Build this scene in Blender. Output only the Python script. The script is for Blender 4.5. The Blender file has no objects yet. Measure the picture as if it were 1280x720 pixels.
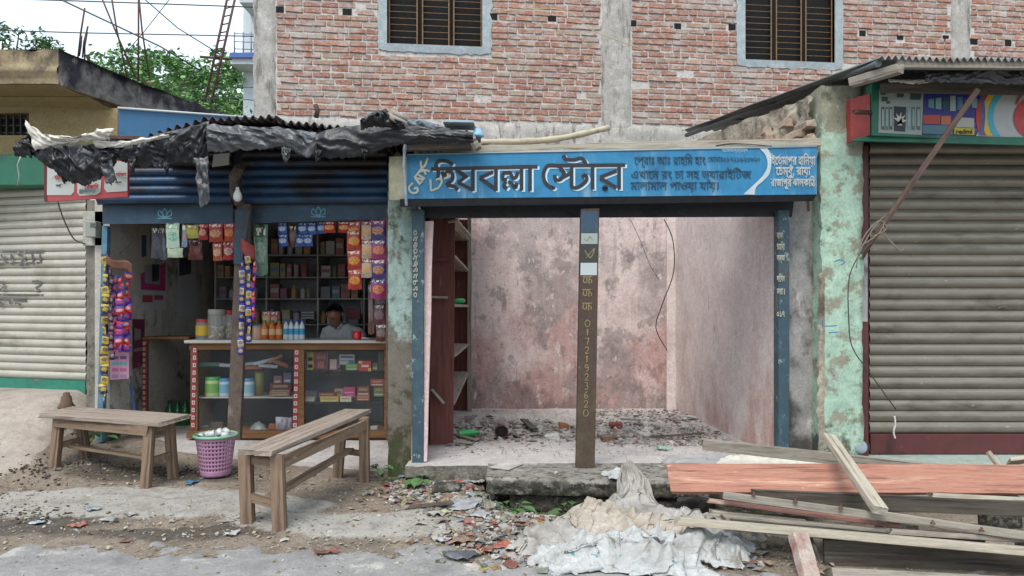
import bpy, math, random
from mathutils import Vector, Matrix, noise, Euler
R = math.radians
rng = random.Random(7); random.seed(7)
S = bpy.context.scene
COL = S.collection

# ------------------------------------------------------------------ camera, world, sun, exposure
F = 900.0; CH = 1.45; HZ = 385.0
cd = bpy.data.cameras.new('camera'); cam = bpy.data.objects.new('camera', cd); COL.objects.link(cam)
cam.location = (0, 0, CH); cam.rotation_euler = (R(90), 0, 0)
cd.sensor_width = 36; cd.lens = 36 * F / 1280; cd.shift_y = 25 / 1280
cd.clip_start = .05; cd.clip_end = 2000
S.camera = cam
W = bpy.data.worlds.new('World'); S.world = W; W.use_nodes = True
wn = W.node_tree; bg = wn.nodes['Background']
sky = wn.nodes.new('ShaderNodeTexSky'); sky.sky_type = 'NISHITA'; sky.sun_disc = False
SUN_EL, SUN_AZ = R(58), R(200)
sky.sun_elevation = SUN_EL; sky.sun_rotation = SUN_AZ; sky.air_density = 1.0; sky.dust_density = 4; sky.ozone_density = 1
mixw = wn.nodes.new('ShaderNodeMix'); mixw.data_type = 'RGBA'
nzw = wn.nodes.new('ShaderNodeTexNoise'); nzw.inputs['Scale'].default_value = 2.2; nzw.inputs['Detail'].default_value = 6
tcw = wn.nodes.new('ShaderNodeTexCoord'); wn.links.new(tcw.outputs['Generated'], nzw.inputs['Vector'])
rw = wn.nodes.new('ShaderNodeMapRange'); rw.inputs[1].default_value = .25; rw.inputs[2].default_value = .6; rw.inputs[3].default_value = .7; rw.inputs[4].default_value = .98
wn.links.new(nzw.outputs['Fac'], rw.inputs[0]); wn.links.new(rw.outputs[0], mixw.inputs['Factor'])
wn.links.new(sky.outputs[0], mixw.inputs['A']); mixw.inputs['B'].default_value = (6.6, 7.6, 8.6, 1)   # overcast cloud deck
wn.links.new(mixw.outputs['Result'], bg.inputs['Color']); bg.inputs['Strength'].default_value = .085
sl = bpy.data.lights.new('sun', 'SUN'); sl.energy = 1.5; sl.angle = R(32); sl.color = (1, .96, .9)
so = bpy.data.objects.new('sun', sl); COL.objects.link(so)
d = Vector((math.sin(SUN_AZ) * math.cos(SUN_EL), math.cos(SUN_AZ) * math.cos(SUN_EL), math.sin(SUN_EL)))
so.rotation_euler = (-d).to_track_quat('-Z', 'Y').to_euler()
S.view_settings.view_transform = 'Standard'; S.view_settings.look = 'None'
S.view_settings.exposure = 1.05; S.view_settings.gamma = 1

def P(px, py, Y):
    """real position of a spot measured on the photo, at a distance Y from the street"""
    return Vector(((px - 640) / F * Y, Y, CH - (py - HZ) / F * Y))
def lerp(a, b, t): return a + (b - a) * t
def interp(tab, x):
    if x <= tab[0][0]: return tab[0][1]
    for (a, b), (c, d_) in zip(tab, tab[1:]):
        if x <= c: return b + (d_ - b) * (x - a) / (c - a)
    return tab[-1][1]
def sst(a, b, x):
    t = max(0, min(1, (x - a) / (b - a))); return t * t * (3 - 2 * t)
def fbm(x, y, z=0, o=4): return noise.fractal(Vector((x, y, z)), 1.0, 2.0, o)

# ------------------------------------------------------------------ materials
def srgb(h):
    def c(v): v /= 255; return v / 12.92 if v <= .04045 else ((v + .055) / 1.055) ** 2.4
    return (c(int(h[0:2], 16)), c(int(h[2:4], 16)), c(int(h[4:6], 16)), 1)
def col4(c): return srgb(c) if isinstance(c, str) else (tuple(c) + (1,))[:4]
class NT:
    def __init__(s, name):
        s.m = bpy.data.materials.new(name); s.m.use_nodes = True; s.t = s.m.node_tree
        s.b = s.t.nodes['Principled BSDF']
    def n(s, ty, **kw):
        o = s.t.nodes.new(ty)
        for k, v in kw.items():
            if k in o.inputs.keys(): s.set(o.inputs[k], v)
            else: setattr(o, k, v)
        return o
    def set(s, inp, v):
        if hasattr(v, 'is_output') or hasattr(v, 'links'): s.t.links.new(v, inp)
        else: inp.default_value = v
    def math(s, op, a, b=0.0, c=None):
        o = s.t.nodes.new('ShaderNodeMath'); o.operation = op; s.set(o.inputs[0], a); s.set(o.inputs[1], b)
        if c is not None: s.set(o.inputs[2], c)
        return o.outputs[0]
    def mr(s, v, a, b, c=0.0, d=1.0, smooth=True):
        o = s.t.nodes.new('ShaderNodeMapRange'); o.interpolation_type = 'SMOOTHSTEP' if smooth else 'LINEAR'
        for i, q in enumerate((v, a, b, c, d)): s.set(o.inputs[i], q)
        return o.outputs[0]
    def mix(s, f, a, b, bt='MIX'):
        o = s.t.nodes.new('ShaderNodeMix'); o.data_type = 'RGBA'; o.blend_type = bt
        s.set(o.inputs['Factor'], f); s.set(o.inputs['A'], a); s.set(o.inputs['B'], b)
        return o.outputs['Result']
    def coord(s, kind):
        if kind == 'W': return s.n('ShaderNodeNewGeometry').outputs['Position']
        return s.n('ShaderNodeTexCoord').outputs['Object' if kind == 'O' else 'UV']
    def noise(s, v, scale, st=(1, 1, 1), detail=6, rough=.6, dist=0.0, off=(0, 0, 0)):
        mp = s.t.nodes.new('ShaderNodeMapping'); mp.inputs['Scale'].default_value = st; mp.inputs['Location'].default_value = off
        s.t.links.new(v, mp.inputs['Vector'])
        o = s.t.nodes.new('ShaderNodeTexNoise'); o.inputs['Scale'].default_value = scale; o.inputs['Detail'].default_value = detail
        o.inputs['Roughness'].default_value = rough; o.inputs['Distortion'].default_value = dist
        s.t.links.new(mp.outputs[0], o.inputs['Vector']); return o.outputs['Fac']
    def ramp(s, f, cols, lo=.3, hi=.7):
        o = s.t.nodes.new('ShaderNodeValToRGB'); e = o.color_ramp.elements
        n = len(cols); ps = [lo + (hi - lo) * i / max(1, n - 1) for i in range(n)]
        while len(e) < n: e.new(.5)
        for i in range(n): e[i].position = ps[i]; e[i].color = col4(cols[i])
        s.set(o.inputs[0], f); return o.outputs[0]
    def rand(s):
        a = s.n('ShaderNodeObjectInfo').outputs['Random']; b = s.n('ShaderNodeNewGeometry').outputs['Random Per Island']
        return s.math('FRACT', s.math('ADD', a, b))
MC = {}
def mat(name, cols, scale=4, rough=.8, bump=.25, bscale=40, bdist=.01, metal=0, st=(1, 1, 1), layers=(), coord='W',
        rnd=None, rv=0, alpha=None, trans=0, spec=None, emit=None, bst=(1, 1, 1), rr=.12, sub=0):
    """base colours by noise; layers = stains and wear: (colour, scale, stretch, lo, hi, z0, z1, k)"""
    if name in MC: return MC[name]
    q = NT(name); v = q.coord(coord)
    if len(cols) == 1: c = q.n('ShaderNodeRGB').outputs[0]; c.default_value = col4(cols[0])
    else: c = q.ramp(q.noise(v, scale, st), cols)
    if rnd: 
        rc = q.ramp(q.rand(), rnd, 0, 1); q.t.nodes[-1].color_ramp.interpolation = 'LINEAR'
        c = q.mix(1.0, rc, c, 'MULTIPLY') if len(cols) > 1 else rc
    if rv:
        hs = q.n('ShaderNodeHueSaturation'); q.set(hs.inputs['Color'], c); q.set(hs.inputs['Value'], q.mr(q.rand(), 0, 1, 1 - rv, 1 + rv, False)); c = hs.outputs[0]
    for i, L in enumerate(layers):
        cc, s_, st_, lo, hi = L[:5]
        f = q.noise(v, s_, st_, 8, .65, off=(i * 7.3, i * 3.1, i * 5.7))
        if len(L) > 5:
            sp = q.n('ShaderNodeSeparateXYZ'); q.set(sp.inputs[0], q.coord('W'))
            f = q.math('ADD', f, q.mr(sp.outputs[2], L[5], L[6], 0.0, L[7], False))
        f = q.mr(f, lo, hi)
        if len(L) > 8: f = q.math('MULTIPLY', f, L[8])
        c = q.mix(f, c, col4(cc))
    if rough >= .68:
        gm = q.math('MULTIPLY', q.mr(q.noise(v, 48, bst, 4, .75), .3, .7, .78, 1.2, False), q.mr(q.noise(v, 14, bst, 5, .7), .3, .7, .86, 1.13, False))
        cm = q.n('ShaderNodeCombineColor'); [q.set(cm.inputs[k], gm) for k in range(3)]; c = q.mix(1.0, c, cm.outputs[0], 'MULTIPLY')
    q.set(q.b.inputs['Base Color'], c)
    f2 = q.noise(v, bscale, bst, 5, .65)
    q.set(q.b.inputs['Roughness'], q.mr(f2, .3, .7, max(0, rough - rr), min(1, rough + rr), False))
    q.b.inputs['Metallic'].default_value = metal
    if spec is not None: q.b.inputs['Specular IOR Level'].default_value = spec
    if bump:
        bm = q.n('ShaderNodeBump'); bm.inputs['Strength'].default_value = bump; bm.inputs['Distance'].default_value = bdist
        q.set(bm.inputs['Height'], f2); q.t.links.new(bm.outputs[0], q.b.inputs['Normal'])
    if trans: q.b.inputs['Transmission Weight'].default_value = trans
    if alpha is not None: q.b.inputs['Alpha'].default_value = alpha
    if emit: q.b.inputs['Emission Color'].default_value = col4(emit[0]); q.b.inputs['Emission Strength'].default_value = emit[1]
    MC[name] = q.m; return q.m
def plain(h, rough=.5, spec=None):
    return mat('paint_' + h, [h], rough=rough, bump=.12, bscale=60, bdist=.003, layers=(('6b6258', 9, (1, 1, 1), .6, .95),), spec=spec)

GRIME = '3a342e'
m_ground = None
m_conc = mat('old_concrete', ['7d776f', '989288', '6a655d'], 3, .9, .5, 30, layers=(('4a463f', 2.2, (1, 1, .5), .52, .75), ('b0aaa0', 7, (1, 1, 1), .6, .75)))
m_conc_pale = mat('pale_concrete', ['a5a29d', 'bab7b0', '8f8c86'], 2, .9, .4, 25, layers=(('6f6c67', 1.3, (1.6, 1.6, .35), .55, .75), ('84807a', 12, (1, 1, 1), .6, .8)))
m_floor = mat('floor_concrete', ['a6a09d', 'b3adaa', '98928f'], 1.7, .9, .4, 26, layers=(('77716c', 1.4, (1, 1, 1), .56, .78), ('b3aca6', 6, (1, 1, 1), .58, .75)))
m_slab = mat('slab_concrete', ['96928a', '827d75', 'a39f97'], 4, .95, .9, 30, bdist=.02, layers=(('57524a', 9, (1, 1, 1.2), .46, .66, .122, .10, .16), ('35322c', 16, (1, 1, 1.4), .54, .64, .122, .09, .10), ('4a5232', 11, (1, 1, 1), .60, .70, .12, .02, .06), ('b5b0a6', 30, (1, 1, 1), .66, .7)))
m_black = mat('shade_and_mullion_black', ['070707'], rough=.9, bump=0)  # near-black puts the shade of openings into the colour; mullions share it
m_white_p = plain('d8d6cf'); m_red_p = plain('9c2320'); m_cream = mat('cream_paint', ['a8a48c', '8f8b74'], 6, .7, .3, 30, layers=(('5f584a', 4, (1, 1, .4), .55, .75),))
BLU = mat('sign_blue', ['1c6c96', '2478a2', '175e84'], 3, .45, .1, 30, layers=(('7fa3b4', 9, (3, 1, .12), .60, .72, 0, 1, 0, .6), ('4d5c62', 30, (1, 1, 1), .68, .71), ('6f9fb8', 5, (4, 1, .35), .57, .8), ('124c70', 1.5, (1, 1, 1), .6, .8), ('9fb5c0', 2.0, (2.5, 1, .5), .58, .9, 2.75, 2.2, .12)))
m_bluepost = mat('blue_post_paint', ['38505a', '314853', '405a64'], 6, .6, .3, 30, layers=(('45443f', 5, (1, 1, .4), .54, .66, 0, 1, 0, .8), ('7f918f', 14, (1, 1, .7), .60, .66), ('6a6258', 9, (1, 1, .5), .63, .68)))
m_bluebright = mat('bright_blue_paint', ['527f95', '486f86', '5d8a9d'], 6, .6, .3, 30, layers=(('50595c', 5, (1, 1, .4), .58, .72), ('9fb0b4', 14, (1, 1, 1), .66, .72)))
m_bluedark = mat('dull_blue_paint', ['29465a', '233d50', '304f63'], 5, .5, .25, 30, layers=(('2b2c2e', 3, (1, 1, .6), .5, .7), ('6b6f6e', 16, (1, 1, 1), .68, .74)))
m_blueshut = mat('blue_shutter_paint', ['27496a', '213f5d', '2f5373'], 3, .45, .1, 30, metal=.2, layers=(('2a2320', 1.2, (1, 1, 3), .5, .66, 2.48, 2.75, .16), ('4a6274', 9, (1, 1, 1), .62, .75)))
m_brownpost = mat('brown_post_wood', ['4e4038', '5e5046', '3f342d'], 7, .75, .4, 35, layers=(('80766a', 9, (1, 1, .5), .58, .72), ('2c2622', 4, (1, 1, .4), .6, .75)))
m_olive = mat('worn_olive_post', ['4f4430', '463c2a', '5c5138'], 6, .7, .35, 35, layers=(('44332a', 2, (1, 1, 1), .38, .6, 1.0, 1.45, .25), ('241d1a', 6, (1, 1, .4), .58, .72), ('6f6857', 18, (1, 1, 1), .68, .75)))
m_rust = mat('rusty_iron', ['4a342c', '5e4238', '3a2a25'], 8, .7, .3, 40, metal=.2)
m_darkiron = mat('dark_steel', ['23252a', '2c2d31', '1b1c1f'], 5, .6, .2, 40, metal=.3, layers=(('4a3c33', 6, (1, 1, 1), .6, .75),))
m_maroon = mat('maroon_paint', ['4f2626', '5a2c2b', '452120'], 4, .5, .2, 30, layers=(('2f1a1a', 3, (1, 1, .5), .58, .75), ('7d5c55', 15, (1, 1, 1), .66, .74)))
m_shut_r = mat('grey_brown_shutter', ['7d766a', '868073', '736c61'], 2.5, .42, .1, 40, metal=.45, st=(1, 1, 3), layers=(('4a443c', 1.5, (1, 1, 3), .55, .8), ('8f887a', 5, (.4, 1, 3), .6, .78), ('4d2e22', 7, (.5, 1, 3), .68, .76), ('5a4636', 6, (1, 1, .10), .62, .74, 0, 1, 0, .6), ('a39c8e', 18, (.6, 1, 1.5), .66, .7)), rv=.08)
m_shut_l = mat('pale_metal_shutter', ['a8a498', 'b6b2a6', '989487'], 2.5, .45, .1, 40, metal=.35, layers=(('7d7363', 2, (.7, 1, 2), .56, .78), ('c4c0b4', 6, (.4, 1, 3), .6, .78), ('6b5a48', 9, (.5, 1, 3), .68, .78), ('7d6a54', 6, (1, 1, .10), .62, .76, 0, 1, 0, .5)), rv=.06)
m_green_band = mat('green_band_paint', ['1f6a56', '2a7a64', '19594a'], 6, .6, .3, 30, layers=(('777465', 6, (1, 1, 1), .58, .7),))
m_dkgreen = mat('dark_green_paint', ['1d5a45', '24664f', '184c3a'], 3, .5, .15, 30, layers=(('37423a', 3, (1, 1, 1), .55, .75),))
m_yellow = mat('ochre_plaster', ['99865f', '90805b', 'a18f69'], 1.2, .9, .25, 25, layers=(('7b6845', 1.4, (1, 1, .6), .55, .75), ('5c4f3b', 3.0, (1, 1, .35), .66, .85)))
m_yellow_top = mat('stained_fascia', ['8d7e63', '7b6d55', '998a6c'], 2, .9, .5, 25, layers=(('4b4238', 4, (1, 1, .8), .52, .7, 3.75, 3.95, .1), ('6a5c44', 5, (.4, 1, 3), .58, .72)))
m_mould = mat('mouldy_black_concrete', ['514d4c', '7a7672', '353336'], 5, .95, .8, 18, bdist=.02, layers=(('2a2730', 3, (1, 1, .5), .5, .66, 3.7, 4.0, .16), ('98958f', 7, (1, 1, .5), .6, .72)))
m_grnpillar = mat('mint_plaster', ['9cb8a3', 'a5bfab', '93b09b'], 1.5, .85, .35, 25,
    layers=(('7b8072', 2.6, (1, 1, .9), .64, .68, 1.1, 2.0, .04, .8), ('a09f9b', 2.0, (1, 1, 1), .63, .67), ('6d7464', 12, (1, 1, .8), .64, .8, 0, 1, 0, .6), ('8b8a78', 6, (1, 1, 1), .5, .6, 2.9, 3.3, .25), ('55594c', 5, (1, 1, 1), .56, .7, .5, .1, .2)))
m_strip = mat('raw_grey_plaster', ['8b8784', 'a09c99', '74716e'], 2.4, .9, .4, 25, st=(1, 1, .5), layers=(('504c47', 3.2, (1, 1, .7), .52, .70, 1.1, .2, .16), ('bdb8b3', 5, (1, 1, .4), .6, .7)))
m_pillar_c = mat('cement_pillar', ['6d685f', '7b766c', '5c584f'], 4, .95, .5, 25, layers=(('484439', 5, (1, 1, .5), .55, .72), ('949086', 14, (1, 1, 1), .63, .7), ('3a4526', 4, (1, 1, 1), .55, .7, .5, .1, .25)))
m_mintpil = mat('faded_mint_pillar', ['8a9f98', '97aaa2', '7f948d'], 4, .85, .4, 28, layers=(('b2b8ae', 7, (1, 1, .5), .58, .7), ('6a645a', 5, (1, 1, .7), .5, .62, 1.5, .7, .22), ('45402f', 6, (1, 1, 1), .55, .68, .9, .2, .12), ('3d4724', 5, (1, 1, 1), .55, .68, .35, .0, .2)))
m_pinkboard = mat('pale_pink_board', ['c5a9a6', 'cdb4b0', 'b3958f'], 5, .8, .3, 30, st=(1, 1, .3), layers=(('6f5a55', 9, (1, 1, .4), .64, .72), ('8b6a66', 3, (1, 1, .5), .6, .78)))
m_pink_back = mat('pink_mildew_plaster', ['c9b5b0', 'd4c2bd', 'bea7a2'], 1.5, .9, .5, 20,
    layers=(('a97f79', 1.4, (1, 1, .6), .50, .70, 1.8, .9, .14, .75), ('8f8684', 1.3, (1, 1, .8), .50, .62, 1.5, 2.7, .03, .65), ('857d7b', 3.6, (1, 1, .8), .535, .595, 0, 1, 0, .6), ('625b58', 6, (1, 1, .7), .60, .66, 0, 1, 0, .5), ('7c7370', 2.4, (1.8, 1, .12), .54, .70, 0, 1, 0, .65), ('6e6562', 14, (1, 1, 1), .58, .66, 1.5, .2, .04, .3),
            ('6a5c57', 6, (1, 1, .7), .58, .68, .9, .2, .06, .45), ('625550', 1.8, (1, 1, .5), .56, .72, .6, .15, .14, .6), ('d0c6c2', 9, (1, 1, .6), .60, .66, 0, 1, 0, .7), ('8a6660', 5, (3, 1, .1), .62, .7, 0, 1, 0, .5)))
m_pink_side = mat('pale_pink_plaster', ['ccbbb7', 'd6c8c3', 'c2b0ab'], 1.6, .88, .3, 22,
    layers=(('cfc6c0', 4, (1, 1, .5), .55, .7, 0, 1, 0, .6), ('9a8f8a', 5.0, (1, .8, .18), .58, .74, 0, 1, 0, .5), ('d6cdc9', 11, (1, 1, .5), .6, .66, 0, 1, 0, .6), ('776b66', 22, (1, 1, .4), .64, .7, 0, 1, 0, .5), ('ae7a6c', 1.6, (1, 1, .4), .56, .74, 1.3, .2, .1, .6), ('5f554f', 9, (1, 1, .3), .64, .74, 0, 1, 0, .8)))
m_tan = mat('broken_tan_plaster', ['978c7c', 'a79c8b', '83786a'], 2.2, .95, .8, 16, bdist=.03, layers=(('5c5348', 3, (1, 1, .6), .54, .7), ('b2aa9c', 5, (1, 1, .5), .6, .72)))
m_brick = mat('brick_clay', ['ffffff', 'e2dcd8', 'f3eeee'], 12, .92, .7, 45,
    rnd=['a96f5c', 'b5806c', 'a16653', 'b59480', 'ad7762', 'b09a85', 'aa725e', 'b88872', 'a0695a', 'b07e69'],
    layers=(('aaa49d', 1.5, (1, 1, 1.5), .53, .62, 0, 1, 0, .7), ('aea8a1', 7.0, (1, 1, 1.6), .47, .62, 0, 1, 0, .75), ('877b72', 2.5, (1.6, 1, .15), .56, .72, 0, 1, 0, .5), ('a39c95', 30, (1, 1, 1.4), .50, .62, 0, 1, 0, .8), ('7d5046', 18, (1, 1, 1), .66, .75)))
m_mortar = mat('mortar', ['b5b0a9', 'c2bdb7', 'a5a099'], 8, .95, .6, 30, layers=(('716b64', 22, (1, 1, 1), .56, .68),))
m_winplaster = mat('window_plaster', ['a4adb0', '98a2a6', 'b0b8ba'], 4, .85, .3, 25, layers=(('808688', 9, (1, 1, 1), .6, .75),))
m_beamc = mat('cast_beam_concrete', ['b0aca6', '9f9b95', 'bfbbb5'], 3, .92, .6, 25, layers=(('625e58', 5, (2, 1, .4), .52, .66, 0, 1, 0, .8), ('7f7a73', 20, (2, 1, .5), .58, .7)))
m_barmetal = mat('bar_rust_ochre', ['7a5a38', '876743', '664a30'], 20, .7, .2, 50)
m_tin = mat('old_tin_sheet', ['3a3837', '4a4644', '2c2a2a'], 3, .55, .3, 30, metal=.4, layers=(('5e3d2c', 3, (1, 1, 1), .56, .7), ('7b7d7c', 6, (1, 1, 1), .64, .75)))
m_tin_r = mat('grey_tin_sheet', ['5a5d5e', '6a6e6f', '4a4c4e'], 2, .5, .2, 30, metal=.5, layers=(('3d3f40', 3, (1, 1, 1), .52, .7), ('98a0a2', 6, (1, 1, 1), .64, .75)))
m_tarp = mat('black_polythene', ['14161a', '1a1c21', '0f1013'], 4, .4, .35, 16, bdist=.02, bst=(1, 1, .45), layers=(('4c5056', 5, (1, 1, 1), .6, .8), ('5c5b58', 2.2, (1, 1, 1), .62, .8)), spec=.5)
m_tarp_g = mat('grey_polythene', ['33363a', '3f4246', '282a2d'], 5, .4, .25, 12, bdist=.03, layers=(('6f7275', 4, (1, 1, 1), .58, .75),), spec=.6)
m_wsheet = mat('dirty_white_sheet', ['b3aea2', 'c8c4ba', '9d9684'], 4, .6, .3, 15, layers=(('857850', 4, (1, 1, 1), .62, .75),))
m_sack = mat('woven_sack', ['938e87', 'a39f99', '7f7972'], 3, .75, .35, 90, layers=(('655a4c', 3.5, (1, 1, 1), .53, .70), ('a5a29d', 4, (1, 1, 1), .58, .74), ('6a5a4a', 12, (1, 1, 1), .64, .74)))
m_sack_b = mat('printed_sack', ['9c9c99', 'abacaa', '888680'], 3, .7, .35, 90, layers=(('4f7f8a', 16, (1, 1, 1), .62, .66), ('6a5f52', 4, (1, 1, 1), .55, .70)))
def wood(name, cols, grain='5a4c40', layers=(), rough=.8, rv=.06, gl=(.5, .72)):
    if name in MC: return MC[name]
    L = [(grain, 3.0, (.6, 14, 14), gl[0], gl[1]), (cols[0], 1.2, (1, 3, 3), .6, .8), ('3f362e', 2.4, (.35, 22, 22), .64, .7), ('2e2721', 9, (1, 1.4, 1.4), .72, .75)] + list(layers)
    return mat(name, cols, 2.5, rough, .5, 9, .006, st=(.7, 8, 8), layers=L, coord='O', rv=rv, bst=(.35, 7, 7))
m_bench = wood('weathered_bench_wood', ['847468', '988a7e', '74655a'], '5b4c42', [('4a3d34', 5, (1, 4, 4), .64, .74)])
m_bench_dk = wood('worn_leg_wood', ['75604d', '86705c', '655140'], '49392d', [('a09484', 5, (1, 4, 4), .62, .74)])
m_pl_orange = wood('orange_painted_plank', ['946453', 'a0705e', '8a5c4c'], '6f4a3d', [('bb927a', 2.2, (.5, 5, 5), .55, .68), ('c9b5a6', 12, (.6, 2, 2), .68, .72), ('4a2d22', 6, (.4, 12, 12), .63, .68), ('7d6a5c', 2.5, (.8, 2, 2), .6, .74)], gl=(.5, .68))
m_pl_grey = wood('grey_old_plank', ['7e756a', '928a7e', '6b6359'], '4e473e', [('a8a196', 2.5, (.6, 4, 4), .6, .75)])
m_pl_pale = wood('pale_plank', ['9f9583', 'afa695', '8b806e'], '6d6253', [('5f5240', 5, (.6, 4, 4), .62, .75)])
m_pl_dark = wood('dark_plank', ['4a4138', '575046', '3c342d'], '2c2621')
m_pl_red = wood('faded_red_plank', ['8d5f54', '9c7065', '7c5248'], '5a382c', [('a89688', 3, (.6, 4, 4), .55, .7)])
m_shelfred = wood('red_brown_board', ['58302a', '64382f', '4c2823'], '3a201c', [('83655b', 4, (1, 3, 3), .64, .74)])
m_shelfin = mat('red_painted_inside', ['7a2d27', '86342c', '6a2722'], 4, .7, .3, 30, layers=(('4a2622', 4, (1, 1, .4), .55, .7),))
m_case = wood('case_wood', ['6e4a2c', '7c5634', '5e3f25'], '4a301c')
m_lamin = mat('counter_laminate', ['a8a49c', 'b8b4ac'], 5, .35, .1, 40)
m_glass = None
def make_glass():
    q = NT('dusty_glass'); q.b.inputs['Base Color'].default_value = (.25, .27, .27, 1); q.b.inputs['Roughness'].default_value = .06
    q.b.inputs['Alpha'].default_value = .16; q.b.inputs['Specular IOR Level'].default_value = .7
    f = q.noise(q.coord('W'), 2, (1, 1, 1)); q.set(q.b.inputs['Alpha'], q.mr(f, .3, .8, .03, .12)); return q.m
m_glass = make_glass()
m_clear = mat('clear_plastic', ['b8b8b0'], rough=.2, bump=.1, alpha=.35)
m_skin = mat('brown_skin', ['8f6650', '986e57'], 20, .55, .1, 60)
m_hair = mat('black_hair', ['0d0b0b'], rough=.6, bump=.4, bscale=80)
m_shirt = mat('white_shirt', ['b9bab8', 'a9aaa9'], 6, .85, .2, 60)
m_cloth = mat('checked_lungi', ['2f3a52', '39465f'], 9, .9, .2, 60)
m_ink = mat('black_sign_paint', ['17171c', '22232a'], 5, .55, .1, 40, layers=(('54636e', 5, (2, 1, .5), .62, .8),))
m_inkw = mat('white_sign_paint', ['bcd6e2', 'a9cbdb'], 5, .55, .1, 40, layers=(('6fa3c0', 8, (2, 1, .5), .62, .8),))
m_inkc = mat('cream_sign_paint', ['a9a795', 'bab8a6'], 5, .55, .1, 40, layers=(('6f7a78', 9, (2, 1, .5), .6, .8),))
m_inkp = mat('pale_worn_paint', ['c4c4bc', 'b4b8b4'], 14, .6, .1, 40, layers=(('5f93ac', 26, (1, 1, 1), .58, .64),))
m_chalk = mat('yellow_chalk_paint', ['94835c', '7d6e4c'], 14, .8, .1, 40, layers=(('4f4233', 30, (1, 1, 1), .56, .66),))
m_stencil = mat('faded_black_stencil', ['4a4a48', '5e5d58'], 14, .7, .1, 40, layers=(('a09c90', 26, (1, 1, 1), .54, .62),))

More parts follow.
